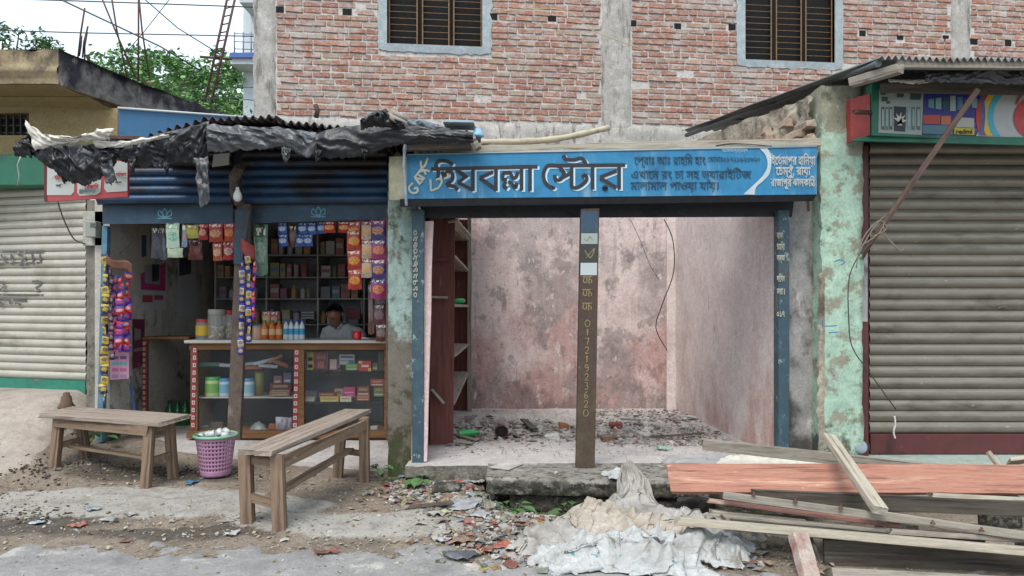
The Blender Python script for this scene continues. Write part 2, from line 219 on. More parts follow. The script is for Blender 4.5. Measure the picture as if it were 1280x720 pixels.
# ------------------------------------------------------------------ mesh building
class MB:
    def __init__(s): s.v = []; s.f = []; s.mi = []; s.sm = []
    def quad(s, a, b, c, d_, mi=0, sm=False):
        i = len(s.v); s.v += [Vector(a), Vector(b), Vector(c), Vector(d_)]; s.f.append((i, i + 1, i + 2, i + 3)); s.mi.append(mi); s.sm.append(sm); return s
    def addm(s, vs, fs, mi=0, sm=False):
        i = len(s.v); s.v += [Vector(q) for q in vs]
        for f in fs: s.f.append(tuple(i + k for k in f)); s.mi.append(mi); s.sm.append(sm)
        return s
    def hexa(s, p, mi=0):   # 8 points: bottom ring 0-3, top ring 4-7
        return s.addm(p, [(3, 2, 1, 0), (4, 5, 6, 7), (0, 1, 5, 4), (1, 2, 6, 5), (2, 3, 7, 6), (3, 0, 4, 7)], mi)
    def box(s, x0, y0, z0, x1, y1, z1, mi=0):
        return s.hexa([(x0, y0, z0), (x1, y0, z0), (x1, y1, z0), (x0, y1, z0), (x0, y0, z1), (x1, y0, z1), (x1, y1, z1), (x0, y1, z1)], mi)
    def bbox(s, x0, y0, z0, x1, y1, z1, b=.004, mi=0, jit=0, rg=rng):   # box with chamfered edges
        pts = []; X = (x0, x1); Y_ = (y0, y1); Z = (z0, z1)
        j = lambda: (rg.random() - .5) * 2 * jit
        idx = {}
        for ix in (0, 1):
            for iy in (0, 1):
                for iz in (0, 1):
                    sx, sy, sz = (1 - 2 * ix) * b, (1 - 2 * iy) * b, (1 - 2 * iz) * b
                    jx, jy, jz = j(), j(), j()
                    c = (X[ix] + jx, Y_[iy] + jy, Z[iz] + jz)
                    idx[ix, iy, iz] = len(pts)
                    pts += [(c[0], c[1] + sy, c[2] + sz), (c[0] + sx, c[1], c[2] + sz), (c[0] + sx, c[1] + sy, c[2])]
        I = idx; fs = []
        def face(ax, k, order):
            fs.append(tuple(I[o] + ax for o in order))
        for k in (0, 1):
            o = [(k, 0, 0), (k, 1, 0), (k, 1, 1), (k, 0, 1)]; face(0, k, o if k else o[::-1])
            o = [(0, k, 0), (1, k, 0), (1, k, 1), (0, k, 1)]; face(1, k, o if not k else o[::-1])
            o = [(0, 0, k), (1, 0, k), (1, 1, k), (0, 1, k)]; face(2, k, o if k else o[::-1])
        for a in (0, 1):
            for c in (0, 1):
                q = (I[0, a, c] + 1, I[1, a, c] + 1, I[1, a, c] + 2, I[0, a, c] + 2); fs.append(q if a ^ c ^ 1 else q[::-1])
                q = (I[a, 0, c], I[a, 1, c], I[a, 1, c] + 2, I[a, 0, c] + 2); fs.append(q if a ^ c else q[::-1])
                q = (I[a, c, 0], I[a, c, 1], I[a, c, 1] + 1, I[a, c, 0] + 1); fs.append(q if a ^ c ^ 1 else q[::-1])
                for e in (0, 1):
                    i = I[a, c, e]; q = (i, i + 1, i + 2); fs.append(q if a ^ c ^ e ^ 1 else q[::-1])
        return s.addm(pts, fs, mi)
    def tube(s, pts, r, n=8, mi=0, cap=True, sm=True):
        pts = [Vector(p) for p in pts]; rs = r if isinstance(r, (list, tuple)) else [r] * len(pts)
        vs = []; fs = []; up = Vector((.13, .21, .97))
        for i, p in enumerate(pts):
            t = (pts[min(i + 1, len(pts) - 1)] - pts[max(i - 1, 0)])
            if t.length < 1e-9: t = Vector((0, 0, 1))
            t.normalize(); a = t.cross(up)
            if a.length < .05: a = t.cross(Vector((1, 0, 0)))
            a.normalize(); b = t.cross(a)
            for k in range(n):
                g = 2 * math.pi * k / n; vs.append(p + (a * math.cos(g) + b * math.sin(g)) * rs[i])
        for i in range(len(pts) - 1):
            for k in range(n): fs.append((i * n + k, i * n + (k + 1) % n, (i + 1) * n + (k + 1) % n, (i + 1) * n + k))
        s.addm(vs, fs, mi, sm)
        if cap:
            i0 = len(s.v) - len(vs)
            s.f.append(tuple(i0 + k for k in range(n))[::-1]); s.mi.append(mi); s.sm.append(False)
            i1 = i0 + (len(pts) - 1) * n; s.f.append(tuple(i1 + k for k in range(n))); s.mi.append(mi); s.sm.append(False)
        return s
    def lathe(s, prof, c=(0, 0, 0), n=16, mi=0, sm=True):
        vs = []; fs = []; c = Vector(c)
        for r, z in prof:
            for k in range(n):
                g = 2 * math.pi * k / n; vs.append(c + Vector((r * math.cos(g), r * math.sin(g), z)))
        for i in range(len(prof) - 1):
            for k in range(n): fs.append((i * n + k, i * n + (k + 1) % n, (i + 1) * n + (k + 1) % n, (i + 1) * n + k))
        return s.addm(vs, fs, mi, sm)
    def grid(s, fn, nu, nv, mi=0, sm=True, skip=None):
        vs = [fn(u / nu, v / nv) for v in range(nv + 1) for u in range(nu + 1)]
        fs = [(v * (nu + 1) + u, v * (nu + 1) + u + 1, (v + 1) * (nu + 1) + u + 1, (v + 1) * (nu + 1) + u) for v in range(nv) for u in range(nu) if not (skip and skip((u + .5) / nu, (v + .5) / nv))]
        return s.addm(vs, fs, mi, sm)
    def prism(s, poly, y0, y1, mi=0):    # polygon in (x,z), extruded along y
        n = len(poly); vs = [(x, y0, z) for x, z in poly] + [(x, y1, z) for x, z in poly]
        fs = [tuple(range(n)), tuple(range(2 * n - 1, n - 1, -1))] + [(i, i + n, (i + 1) % n + n, (i + 1) % n) for i in range(n)]
        return s.addm(vs, fs, mi)
    def mesh(s, name, mats, off=None):
        me = bpy.data.meshes.new(name); o = off or Vector()
        me.from_pydata([tuple(q - o) for q in s.v], [], s.f)
        for m in (mats if isinstance(mats, (list, tuple)) else [mats]): me.materials.append(m)
        if len(set(s.mi)) > 1 or (s.mi and s.mi[0]): me.polygons.foreach_set('material_index', s.mi)
        me.polygons.foreach_set('use_smooth', s.sm); me.update(); return me
    def build(s, name, mats, parent=None, thick=0, sub=0):
        o = bpy.data.objects.new(name, s.mesh(name, mats, wloc(parent))); COL.objects.link(o)
        if parent: o.parent = parent
        if thick: 
            md = o.modifiers.new('thickness', 'SOLIDIFY'); md.thickness = thick; md.offset = 0
        if sub:
            md = o.modifiers.new('smooth', 'SUBSURF'); md.levels = sub; md.render_levels = sub
        return o
def wloc(o):
    v = Vector()
    while o is not None: v += o.location; o = o.parent
    return v
def tag(o, label, cat, group=None):
    o['label'] = label; o['category'] = cat
    if group: o['group'] = group
    return o
def thing(name, label, cat, loc=(0, 0, 0), group=None):
    o = bpy.data.objects.new(name, None); o.empty_display_size = .1; COL.objects.link(o); o.location = loc
    return tag(o, label, cat, group)
def struct(o): o['kind'] = 'structure'; return o
def stuff(o): o['kind'] = 'stuff'; return o
def inst(name, me, loc, parent=None, rot=None, scale=None):
    o = bpy.data.objects.new(name, me); COL.objects.link(o)
    if parent: o.parent = parent
    o.location = Vector(loc) - wloc(parent)
    if rot: o.rotation_euler = rot
    if scale: o.scale = scale
    return o
KIDS = {}
def copy_tree(o, loc, label=None, rz=None, group=None):
    c = o.copy(); COL.objects.link(c); c.location = loc
    if label: c['label'] = label
    if group: c['group'] = group
    if rz is not None: c.rotation_euler = (0, 0, rz)
    for k in o.children:
        d1 = k.copy(); COL.objects.link(d1); d1.parent = c
        for g in k.children:
            d2 = g.copy(); COL.objects.link(d2); d2.parent = d1
    return c
def plank(name, A, B, w, t, roll=0, m=None, label=None, cat=None, parent=None, group=None, seg=8, rag=.008, taper=1, bow=0):
    """a board from A to B: local x runs along the grain; ends and edges slightly uneven"""
    A = Vector(A); B = Vector(B); x = (B - A); L = x.length; x.normalize()
    s_ = x.cross(Vector((0, 0, 1))); s_ = (Vector((1, 0, 0)) - x * x.x).normalized() if abs(x.z) > .93 else s_.normalized()
    u = s_.cross(x).normalized(); c_, n_ = math.cos(roll), math.sin(roll)
    y = s_ * c_ + u * n_; z = x.cross(y)
    rg = random.Random(hash((round(A.x, 3), round(A.z, 3), round(L, 3))) & 0xffff)
    vs = []; fs = []
    for i in range(seg + 1):
        q = i / seg; wx = -L / 2 + L * q; ww = w / 2 * lerp(1, taper, q); b = .0025 if t > .01 else t * .2
        bz = bow * math.sin(math.pi * q)
        j = lambda: (rg.random() - .5) * rag
        e = [(-ww, -t / 2 + b), (-ww + b, -t / 2), (ww - b, -t / 2), (ww, -t / 2 + b), (ww, t / 2 - b), (ww - b, t / 2), (-ww + b, t / 2), (-ww, t / 2 - b)]
        jl, jr = j(), j(); jx = [((rg.random() - .5) * rag * (5 if rag > .0065 else 3) if i in (0, seg) else 0) for _ in range(8)]
        for k, (yy, zz) in enumerate(e): vs.append((wx + jx[k], yy + (jl if yy < 0 else jr), zz + bz))
    for i in range(seg):
        for k in range(8): fs.append((i * 8 + k, i * 8 + (k + 1) % 8, (i + 1) * 8 + (k + 1) % 8, (i + 1) * 8 + k)[::-1])
    fs.append(tuple(range(8))); fs.append(tuple(seg * 8 + k for k in range(8))[::-1])
    me = bpy.data.meshes.new(name); me.from_pydata(vs, [], fs); me.materials.append(m); me.update()
    o = bpy.data.objects.new(name, me); COL.objects.link(o)
    M_ = Matrix((x, y, z)).transposed().to_4x4(); M_.translation = (A + B) / 2 - wloc(parent)
    o.matrix_world = M_
    if parent: o.parent = parent; o.matrix_parent_inverse = Matrix(); o.matrix_basis = M_
    if label: tag(o, label, cat, group)
    return o
def smoothpts(pts, n=6):
    pts = [Vector(p) for p in pts]
    if len(pts) < 3: return pts
    out = []
    for i in range(len(pts) - 1):
        p0 = pts[max(i - 1, 0)]; p1 = pts[i]; p2 = pts[i + 1]; p3 = pts[min(i + 2, len(pts) - 1)]
        for k in range(n):
            t = k / n; out.append(.5 * ((2 * p1) + (-p0 + p2) * t + (2 * p0 - 5 * p1 + 4 * p2 - p3) * t * t + (-p0 + 3 * p1 - 3 * p2 + p3) * t ** 3))
    out.append(pts[-1]); return out
def strokes(mb, strs, w, mapf, mi=0, lift0=0.0, dl=.0003, wz=1.0):
    """painted brush strokes; mapf(x, y, lift) -> place on the painted surface"""
    lf = lift0
    for st in strs:
        curved = st[0] == 'c'; pts = [Vector((p[0], p[1])) for p in (st[1:] if curved else st)]
        if curved: pts = [Vector((q.x, q.y)) for q in smoothpts([Vector((p.x, p.y, 0)) for p in pts], 5)]
        Lp = []; Rp = []
        for i, p in enumerate(pts):
            a = pts[max(i - 1, 0)]; b = pts[min(i + 1, len(pts) - 1)]; t = (b - a)
            if t.length == 0: t = Vector((1, 0))
            t.normalize(); nn = Vector((-t.y, t.x)); ext = 0
            k = 1.0
            if 0 < i < len(pts) - 1:
                d1 = (pts[i] - pts[i - 1]).normalized(); d2 = (pts[i + 1] - pts[i]).normalized(); k = 1 / max(.5, math.sqrt(max(.01, (1 + d1.dot(d2)) / 2)))
            Lp.append(p + nn * w / 2 * k); Rp.append(p - nn * w / 2 * k)
        i0 = len(mb.v)
        for l, r_ in zip(Lp, Rp): mb.v += [Vector(mapf(l.x, l.y, lf)), Vector(mapf(r_.x, r_.y, lf))]
        for i in range(len(Lp) - 1):
            mb.f.append((i0 + 2 * i, i0 + 2 * i + 1, i0 + 2 * i + 3, i0 + 2 * i + 2)); mb.mi.append(mi); mb.sm.append(False)
        lf += dl
    return mb
def text(body, size, m, loc, parent=None, name='lettering', bev=.035, width=None, rot=(math.pi / 2, 0, 0), shear=0, font_fill=False):
    cu = bpy.data.curves.new('t', 'FONT'); cu.body = body; cu.size = size; cu.resolution_u = 2; cu.shear = shear
    if not font_fill: cu.fill_mode = 'NONE'; cu.bevel_depth = bev * size; cu.bevel_resolution = 0
    else: cu.extrude = .0008
    o = bpy.data.objects.new('t', cu); COL.objects.link(o); bpy.context.view_layer.update()
    me = bpy.data.meshes.new_from_object(o.evaluated_get(bpy.context.evaluated_depsgraph_get()))
    bpy.data.objects.remove(o); me.name = name
    xs = [v.co.x for v in me.vertices]
    if not xs: return None
    x0, x1 = min(xs), max(xs); k = (width / (x1 - x0)) if width else 1
    for v in me.vertices: v.co.x = (v.co.x - x0) * k; v.co.z *= .12
    me.materials.clear(); me.materials.append(m)
    q = inst(name, me, loc, parent, rot); return q

# ------------------------------------------------------------------ ground
def g(x, y):
    h = 0.0
    h += .22 * sst(-1.6, -4.4, x) * sst(5.4, 6.9, y)                       # rises towards the left shops
    h += .36 * sst(-3.95, -4.5, x) * sst(5.9, 7.3, y)                       # ramp in front of the pale shutter
    h += -.03 * sst(-1.8, -1.0, x)
    h += -.20 * sst(-.35, .2, x) * sst(4.95, 5.35, y) * sst(6.6, 6.2, y)   # gutter under the slab
    h += .045 * sst(-.9, -.5, x) * sst(.6, .1, x) * sst(4.3, 5.0, y) * sst(5.8, 5.3, y)
    return h
def gfine(x, y):
    road = sst(4.45, 4.15, y + .25 * fbm(x * .6, 3, 1, 3) + .1 * x * sst(-1, 2, x) * 0)
    a = .018 * fbm(x * 1.1, y * 1.3, 0, 4) + .006 * fbm(x * 7, y * 7, 2, 3)
    return g(x, y) + a * (1 - .7 * road) - .0 + road * -.005
def build_ground():
    xs = []; x = -6.2
    while x < 5.6: xs.append(x); x += .024
    ys = []; y = 3.3
    while y < 7.6: ys.append(y); y += .028
    nx, ny = len(xs), len(ys); vs = []; aP = []; aM = []; aR = []
    for yy in ys:
        for xx in xs:
            w1 = fbm(xx * 1.2 + 5, yy * 1.6, 0, 4) * .22; w2 = fbm(xx * 6, yy * 6, 3, 5) * .16
            def ell(cx, cy, rx, ry): return 1 - math.sqrt(((xx - cx) / rx) ** 2 + ((yy - cy) / ry) ** 2)
            p = max(ell(-2.95, 5.35, 1.25, .45), ell(-1.0, 4.9, .85, .3) , ell(-2.0, 5.3, .7, .28)) + w1 + w2
            p = sst(0, .07, p)
            mud = max(ell(-3.45, 4.85, 1.0, .3), ell(-4.2, 5.3, .8, .35), ell(-3.1, 6.05, .85, .2), ell(-2.1, 4.65, .7, .15), ell(.4, 4.7, .6, .3)) + w1 * 1.6 + w2 * 2
            mud = sst(.0, .25, mud) * (1 - p)
            road = sst(0, .15, (4.42 - yy) * 1.0 + w1 * .9 + w2 - .12 * sst(-.8, .6, xx) - .3 * sst(.3, 1.5, xx))
            z = gfine(xx, yy) + .012 * p + mud * (.012 * abs(fbm(xx * 14, yy * 14, 1, 4)) + .004)
            vs.append((xx, yy, z)); aP.append(p); aM.append(mud); aR.append(road)
    fs = [(j * nx + i, j * nx + i + 1, (j + 1) * nx + i + 1, (j + 1) * nx + i) for j in range(ny - 1) for i in range(nx - 1)]
    # skirt out to the horizon
    n0 = len(vs); x0, x1, y0, y1 = xs[0], xs[-1], ys[0], ys[-1]; B = 900
    ring = [i for i in range(nx)] + [j * nx + nx - 1 for j in range(1, ny)] + [(ny - 1) * nx + i for i in range(nx - 2, -1, -1)] + [j * nx for j in range(ny - 2, 0, -1)]
    cx, cy = (x0 + x1) / 2, (y0 + y1) / 2
    prev = ring
    for sc, zz in ((1.5, None), (4, None), (250, None)):
        new = []
        for r_ in ring:
            x_, y_, z_ = vs[r_]; X2 = cx + (x_ - cx) * sc; Y2 = cy + (y_ - cy) * sc
            new.append(len(vs)); vs.append((X2, Y2, z_ if sc == 1.5 else (z_ * .4 if sc == 4 else -.3)))
            aP.append(0); aM.append(0); aR.append(1 if Y2 < 4 else 0)
        m_ = len(ring)
        for k in range(m_): fs.append((prev[k], new[k], new[(k + 1) % m_], prev[(k + 1) % m_]))
        prev = new
    me = bpy.data.meshes.new('ground'); me.from_pydata(vs, [], fs); me.update()
    for nm, arr in (('patch', aP), ('mud', aM), ('road', aR)):
        at = me.attributes.new(nm, 'FLOAT', 'POINT'); at.data.foreach_set('value', arr)
    me.polygons.foreach_set('use_smooth', [True] * len(me.polygons))
    q = NT('trodden_earth'); v = q.coord('W')
    c = q.ramp(q.noise(v, 2.2), ['6f6255', '7d7062', '8b7f71'])
    c = q.mix(q.mr(q.noise(v, 26, detail=5), .52, .68), c, col4('5d544a'))
    c = q.mix(q.mr(q.noise(v, 60, detail=3, rough=.7), .6, .7), c, col4('a59c8f'))
    c = q.mix(q.math('MULTIPLY', q.mr(q.noise(v, 1.3, detail=8, rough=.7, off=(3, 1, 0)), .5, .62), .6), c, col4('5c534a'))
    c = q.mix(q.mr(q.noise(v, 95, detail=2, off=(1, 5, 0)), .62, .68), c, col4('4d453d'))
    c = q.mix(q.mr(q.noise(v, 40, (1, 2.2, 1), detail=2, off=(7, 5, 0)), .66, .69), c, col4('bdb6aa'))
    rgb = q.ramp(q.noise(v, 5), ['8f8b84', 'a09c95', '817d76']); rgb = q.mix(q.mr(q.noise(v, 34), .56, .66), rgb, col4('7a756d')); rgb = q.mix(q.mr(q.noise(v, 4, detail=8, rough=.75, off=(9, 2, 0)), .5, .66), rgb, col4('857d73'))
    def at(n_): 
        a_ = q.n('ShaderNodeAttribute'); a_.attribute_name = n_; return a_.outputs['Fac']
    c = q.mix(at('patch'), c, rgb)
    rd = q.ramp(q.noise(v, 3), ['8b8a89', '9a9998', '7d7c7b']); rd = q.mix(q.mr(q.noise(v, 90, detail=2), .55, .7), rd, col4('6a6866'))
    md = q.ramp(q.noise(v, 20), ['2f2a25', '453e37', '5c544b']); c = q.mix(q.math('MULTIPLY', at('mud'), .85), c, md)
    q.set(q.b.inputs['Base Color'], c); q.b.inputs['Roughness'].default_value = .92
    bm = q.n('ShaderNodeBump'); bm.inputs['Strength'].default_value = .7; bm.inputs['Distance'].default_value = .012
    q.set(bm.inputs['Height'], q.math('ADD', q.noise(v, 45, detail=6, rough=.7), q.noise(v, 12))); q.t.links.new(bm.outputs[0], q.b.inputs['Normal'])
    me.materials.append(q.m)
    struct(inst('ground', me, (0, 0, 0)))
    # the road: its own sheet, dipping under the earth along a ragged edge
    jm = max(j for j in range(ny) if ys[j] < 5.1); rv = []
    rows = [-6.0, 0.0, 2.2] + ys[:jm]
    for jj, yy in enumerate(rows):
        for i, xx in enumerate(xs):
            X_ = xx if jj >= 3 else xx * (1 if jj == 2 else 8)
            k = (max(jj - 3, 0)) * nx + i
            rv.append((X_, yy, vs[k][2] + (aR[k] - .5) * .022 if jj > 2 else .004))
    rf = [(j * nx + i, j * nx + i + 1, (j + 1) * nx + i + 1, (j + 1) * nx + i) for j in range(len(rows) - 1) for i in range(nx - 1)]
    rm = bpy.data.meshes.new('road'); rm.from_pydata(rv, [], rf); rm.update(); rm.polygons.foreach_set('use_smooth', [True] * len(rf))
    rm.materials.append(mat('worn_road', ['7d7b79', '8b8987', '716f6d'], 3, .9, .5, 70, layers=(('6a6866', 90, (1, 1, 1), .55, .7), ('a6a29c', 5, (1, 1, 1), .55, .7), ('746d63', 2, (1, 1, 1), .55, .7))))
    struct(inst('road', rm, (0, 0, 0)))
build_ground()

# ------------------------------------------------------------------ brick building behind
BA = math.atan(.108)
def BX(px): k = (px - 640) / F; return 10.67 * k / (1 - .108 * k)
def BY(x): return 10.67 + .108 * x
def BZ(px, py): return CH - (py - HZ) / F * BY(BX(px))
def BW(x, z, d=0): return Vector((x + .107 * -d * -1 * 0, BY(x) + d, z))
def bwbox(mb, x0, z0, x1, z1, d0, d1, mi=0):
    mb.hexa([BW(x0, z0, d0), BW(x1, z0, d0), BW(x1, z0, d1), BW(x0, z0, d1), BW(x0, z1, d0), BW(x1, z1, d0), BW(x1, z1, d1), BW(x0, z1, d1)], mi)
bb = thing('brick_building', 'unplastered red brick building with two barred windows rising behind the shops', 'building', BW(-3.7, 0))
XL, XR, ZT = BX(318), 9.5, 7.4
wins = [(BX(484), BX(603), BZ(540, 57), 6.75), (BX(931), BX(1043), BZ(987, 77), 6.75)]
mb = MB(); xs_ = [XL] + [w for q in wins for w in q[:2]] + [XR]
for i in range(0, 5, 2): bwbox(mb, xs_[i], 0, xs_[i + 1], ZT, 0, .25)
for w in wins: bwbox(mb, w[0], 0, w[1], w[2], 0, .25); bwbox(mb, w[0], w[3], w[1], ZT, 0, .25)
mb.build('wall', m_mortar, bb)
cols = [(BX(317), BX(345)), (BX(752), BX(789)), (BX(1189), BX(1213))]
for a, b in cols:
    mb = MB(); n = 60
    def cf(u, v, a=a, b=b):
        x = lerp(a, b, u) + (.02 * fbm(v * 30, a, 0) if u in (0, 1) else 0); z = lerp(4.05, ZT, v)
        return BW(x, z, -.035 + .004 * fbm(x * 6, z * 6, 4) + (.035 if u in (0, 1) else 0))
    mb.grid(cf, 6, n); mb.build('column', m_beamc, bb)
mb = MB(); mb.box(XL - .03, BY(XL) + .1, 0, XL - .004, BY(XL) + 5, ZT); mb.build('side_wall', m_beamc, bb)
mb = MB()
def bf(u, v):
    x = lerp(XL, XR, u); z = lerp(3.3, 4.2 + .02 * fbm(x * 3, 0, 2) + .004 * x, v)
    return BW(x, z, -.05 + .012 * fbm(x * 3, z * 3, 1, 5) + (.05 if v == 1 else 0))
mb.grid(bf, 160, 12); mb.build('concrete_band', m_beamc, bb)
mb = MB(); bwbox(mb, XL, 1.2, XR, 3.32, -.04, 0); mb.build('lower_wall', m_beamc, bb)
holes = [(350, 12), (434, 15), (617, 21), (690, 23), (790, 29), (847, 33), (915, 34), (1078, 42), (1125, 46), (1182, 48), (1217, 52), (1215 + 45, 54)]
CO = .0925; rb = random.Random(3)
variants = []
for ln in (.236, .115, .175):
    for k in range(4):
        q = MB(); q.bbox(-ln / 2, -.03, -.037, ln / 2, .03, .037, .007, jit=.006, rg=rb); variants.append((ln, q.mesh('brick', m_brick)))
bl = []
for r_ in range(32):
    z = 4.26 + r_ * CO
    x = XL + .02 + (r_ % 2) * -.12 + rb.random() * .05
    zb3 = z + .004 * x
    blocks = [(a - .004, b + .004) for a, b in cols] + [(w[0] - .125, w[1] + .125) for w in wins if w[2] - .11 < z + .02 * 0 + .03 < w[3] + .1] + [(BX(a) - .068, BX(a) + .068) for a, b in holes if abs(z + .004 * BX(a) - BZ(a, b)) < .047]
    blocks.sort()
    while x < XR:
        ln = rb.choices([.236, .115, .175], [.74, .14, .12])[0]; x0 = x; x1 = x + ln; x = x1 + rb.uniform(.011, .02)
        for p, q in blocks:
            if x0 < q and x1 > p:
                if x0 >= p - .02: x0 = q + .008; x1 = max(x1, x0); x = max(x, q + .01)
                else: x1 = p - .008
        if x1 - x0 < .05: continue
        ln2 = x1 - x0; xc = (x0 + x1) / 2
        if xc < XL + .22: continue
        zz = z + .006 * fbm(xc * 1.3, r_, 0) + .004 * xc
        if rb.random() < .012: continue
        ln = min((.236, .175, .115), key=lambda k: abs(k - ln2)); vi = rb.choice([v for v in variants if v[0] == ln])[1]
        bl.append((BW(xc, zz, .013 + rb.uniform(-.006, .010)), vi, rb.uniform(-.02, .02), ln2 / ln))
def inview(p):
    px = 640 + p.x / p.y * F; py = HZ - (p.z - CH) / p.y * F
    return 340 < px < 1280 and 0 < py < interp([(340, 145), (600, 150), (860, 158), (1100, 66), (1280, 66)], px)
bl.sort(key=lambda q: (not inview(q[0]), q[0].y))
rest = MB()
for i, (p, me, tilt, sx_) in enumerate(bl):
    if i < 300: inst('brick', me, p, bb, (0, tilt, BA), (sx_, 1, 1))
    else:
        M_ = Matrix.Translation(p) @ Euler((0, tilt, BA)).to_matrix().to_4x4() @ Matrix.Diagonal((sx_, 1, 1, 1))
        rest.addm([M_ @ v.co for v in me.vertices], [tuple(f.vertices) for f in me.polygons])
stuff(rest.build('brickwork', m_brick, bb))
for a, b in holes:
    mb = MB(); x = BX(a); z = BZ(a, b); w_ = rb.uniform(.052, .068)
    bwbox(mb, x - w_, z - .046, x + w_, z + .046, -.006, .002); mb.build('painted_putlog_hole', m_black, bb)  # black block on the wall face paints the dark of a putlog hole
# odd mortar smears standing proud of the joints
for wi, (x0, x1, z0, z1) in enumerate(wins):
    wn_ = MB()
    def ring(u, v, k):
        return None
    def edge(xa, za, xb, zb, n, ox, oz):    # inner edge a->b, outer edge offset with a ragged rim
        for i in range(n):
            p = [(lerp(xa, xb, t / n), lerp(za, zb, t / n)) for t in (i, i + 1)]
            o_ = [(x + ox[0] * .135 * (1 + .25 * fbm(x * 7, z * 7, wi)) , z + oz[0] * .11 * (1 + .25 * fbm(x * 7, z * 7, wi + 3))) for x, z in p]
            wn_.quad(BW(*p[0], -.03), BW(*p[1], -.03), BW(*o_[1], -.018), BW(*o_[0], -.018))
            wn_.quad(BW(*o_[0], -.018), BW(*o_[1], -.018), BW(*o_[1], .0), BW(*o_[0], .0))
    edge(x0 - .0, z0, x1 + .0, z0, 24, (0,), (-1,)); edge(x0, z1, x0, z0, 24, (-1,), (0,)); edge(x1, z0, x1, z1, 24, (1,), (0,))
    for xx, sx in ((x0, -1), (x1, 1)):
        wn_.quad(BW(xx, z0, -.03), BW(xx, z0 - .105, -.019), BW(xx + sx * .12, z0 - .085, -.017), BW(xx + sx * .132, z0, -.019))
    for xx in (x0, x1): wn_.quad(BW(xx, z0, -.03), BW(xx, z1, -.03), BW(xx, z1, .25), BW(xx, z0, .25))
    wn_.quad(BW(x0, z0, -.03), BW(x1, z0, -.03), BW(x1, z0, .25), BW(x0, z0, .25))
    wf = wn_.build('window', m_winplaster, bb)
    mb = MB(); bwbox(mb, x0 + .002, z0 + .002, x1 - .002, z1, .16, .2); mb.build('painted_dark_opening', m_black, wf)  # black panel paints the unlit room behind the bars
    wd = x1 - x0
    for fr in (0, .30, .36, .645, .70, 1.0):
        mb = MB(); x = x0 + .02 + (wd - .04) * fr; bwbox(mb, x - .008, z0, x + .008, z1, .05, .066); mb.build('window_bar', m_barmetal, wf)
    for a, b in ((0, .30), (.36, .645), (.70, 1)):
        z = z0 + .03; k = 0
        while z < min(z1, 6.2):
            mb = MB(); bwbox(mb, x0 + .02 + (wd - .04) * a + .007, z - .003, x0 + .02 + (wd - .04) * b - .007, z + .003, .054, .062); mb.build('window_bar', m_barmetal, wf); z += .094
    for fr in (.33, .672):
        mb = MB(); x = x0 + .02 + (wd - .04) * fr; bwbox(mb, x - .035, z0, x + .035, z1, .10, .14); mb.build('mullion', m_black, wf)

# far pale building with a balcony, seen past the corner of the brick one
fb = thing('pale_building', 'narrow pale building with a blue-edged balcony far behind the brick corner', 'building', P(312, 385, 24))
a = P(304, 0, 24); b = P(322, 0, 24)
mb = MB(); mb.box(a.x, 24, 0, b.x + 3, 30, 16); mb.build('wall', mat('pale_far_wall', ['b9c3ca', 'c6ced4'], 2), fb)
mb = MB(); mb.box(P(288, 0, 23.2).x, 23.2, P(0, 80, 23.2).z, P(320, 0, 23.2).x, 24.0, P(0, 72, 23.2).z); mb.build('balcony', mat('balcony_slab', ['b2b9bd']), fb)
mb = MB(); mb.box(P(287, 0, 23.1).x, 23.1, P(0, 73, 23.2).z, P(319, 0, 23.1).x, 23.19, P(0, 67, 23.2).z); mb.build('balcony_edge', plain('3f5f9c'), fb)
for px in (293, 304, 314):
    mb = MB(); mb.tube([P(px, 68, 23.15), P(px, 40, 23.15)], .022, 5); mb.build('railing_post', plain('6f7c88'), fb)
for py in (42, 52, 61):
    mb = MB(); mb.tube([P(293, py, 23.15), P(319, py + 1, 23.15)], .016, 5); mb.build('rail', plain('6f7c88'), fb)
mb = MB(); mb.box(P(299, 0, 23).x, 23, P(0, 3, 23).z, P(322, 0, 23).x, 24, P(0, -4, 23).z); mb.build('upper_balcony', mat('balcony_slab', ['b2b9bd']), fb)

# ------------------------------------------------------------------ trees
def tree(loc, h, rx, rz, nclump, label, seed, dens=46, ls=.10, cols=None, nm='tree'):
    rg = random.Random(seed); t = thing(nm, label, 'tree', loc); base = Vector(loc)
    mb = MB(); top = base + Vector((0, 0, h * .6))
    mb.tube([base, base + Vector((.1, 0, h * .3)), top], [.22, .16, .09], 8)
    cl = []
    for i in range(nclump):
        a = rg.random() * 6.28; rr = math.sqrt(rg.random()); zz = rg.uniform(-1, 1) * math.sqrt(max(0, 1 - rr * rr * .8))
        c = base + Vector((math.cos(a) * rr * rx, math.sin(a) * rr * rx * .8, h * .68 + zz * rz)); cl.append((c, rg.uniform(.35, .75) * rx * .34))
        if i % 4 == 0: mb.tube([top - Vector((0, 0, h * .1)), (top + c) / 2 + Vector((rg.uniform(-.2, .2), 0, .1)), c], [.07, .04, .015], 5)
    mb.build('trunk', mat('bark', ['4a4034', '5c5144'], 6, .95, .6, 20), t)
    lf = MB()
    for c, r_ in cl:
        for k in range(dens):
            dv = Vector((rg.gauss(0, 1), rg.gauss(0, 1), rg.gauss(0, .75))); dv.normalize(); p = c + dv * r_ * rg.uniform(.45, 1.05)
            a = Vector((rg.uniform(-1, 1), rg.uniform(-1, 1), rg.uniform(-.7, .3))).normalized(); b = a.cross(Vector((rg.uniform(-1, 1), rg.uniform(-1, 1), 1))).normalized()
            s1 = ls * rg.uniform(.7, 1.5); s2 = s1 * .45
            lf.quad(p - a * s1, p - b * s2, p + a * s1, p + b * s2)
    lf.build('crown', cols or m_leaf, t); return t
m_leaf = mat('tree_leaves', ['ffffff', 'e0e6dc'], 3, .6, 0, rnd=['5f8850', '78a162', '4f7646', '8db572', '6b9659', '5a8350'], coord='W')
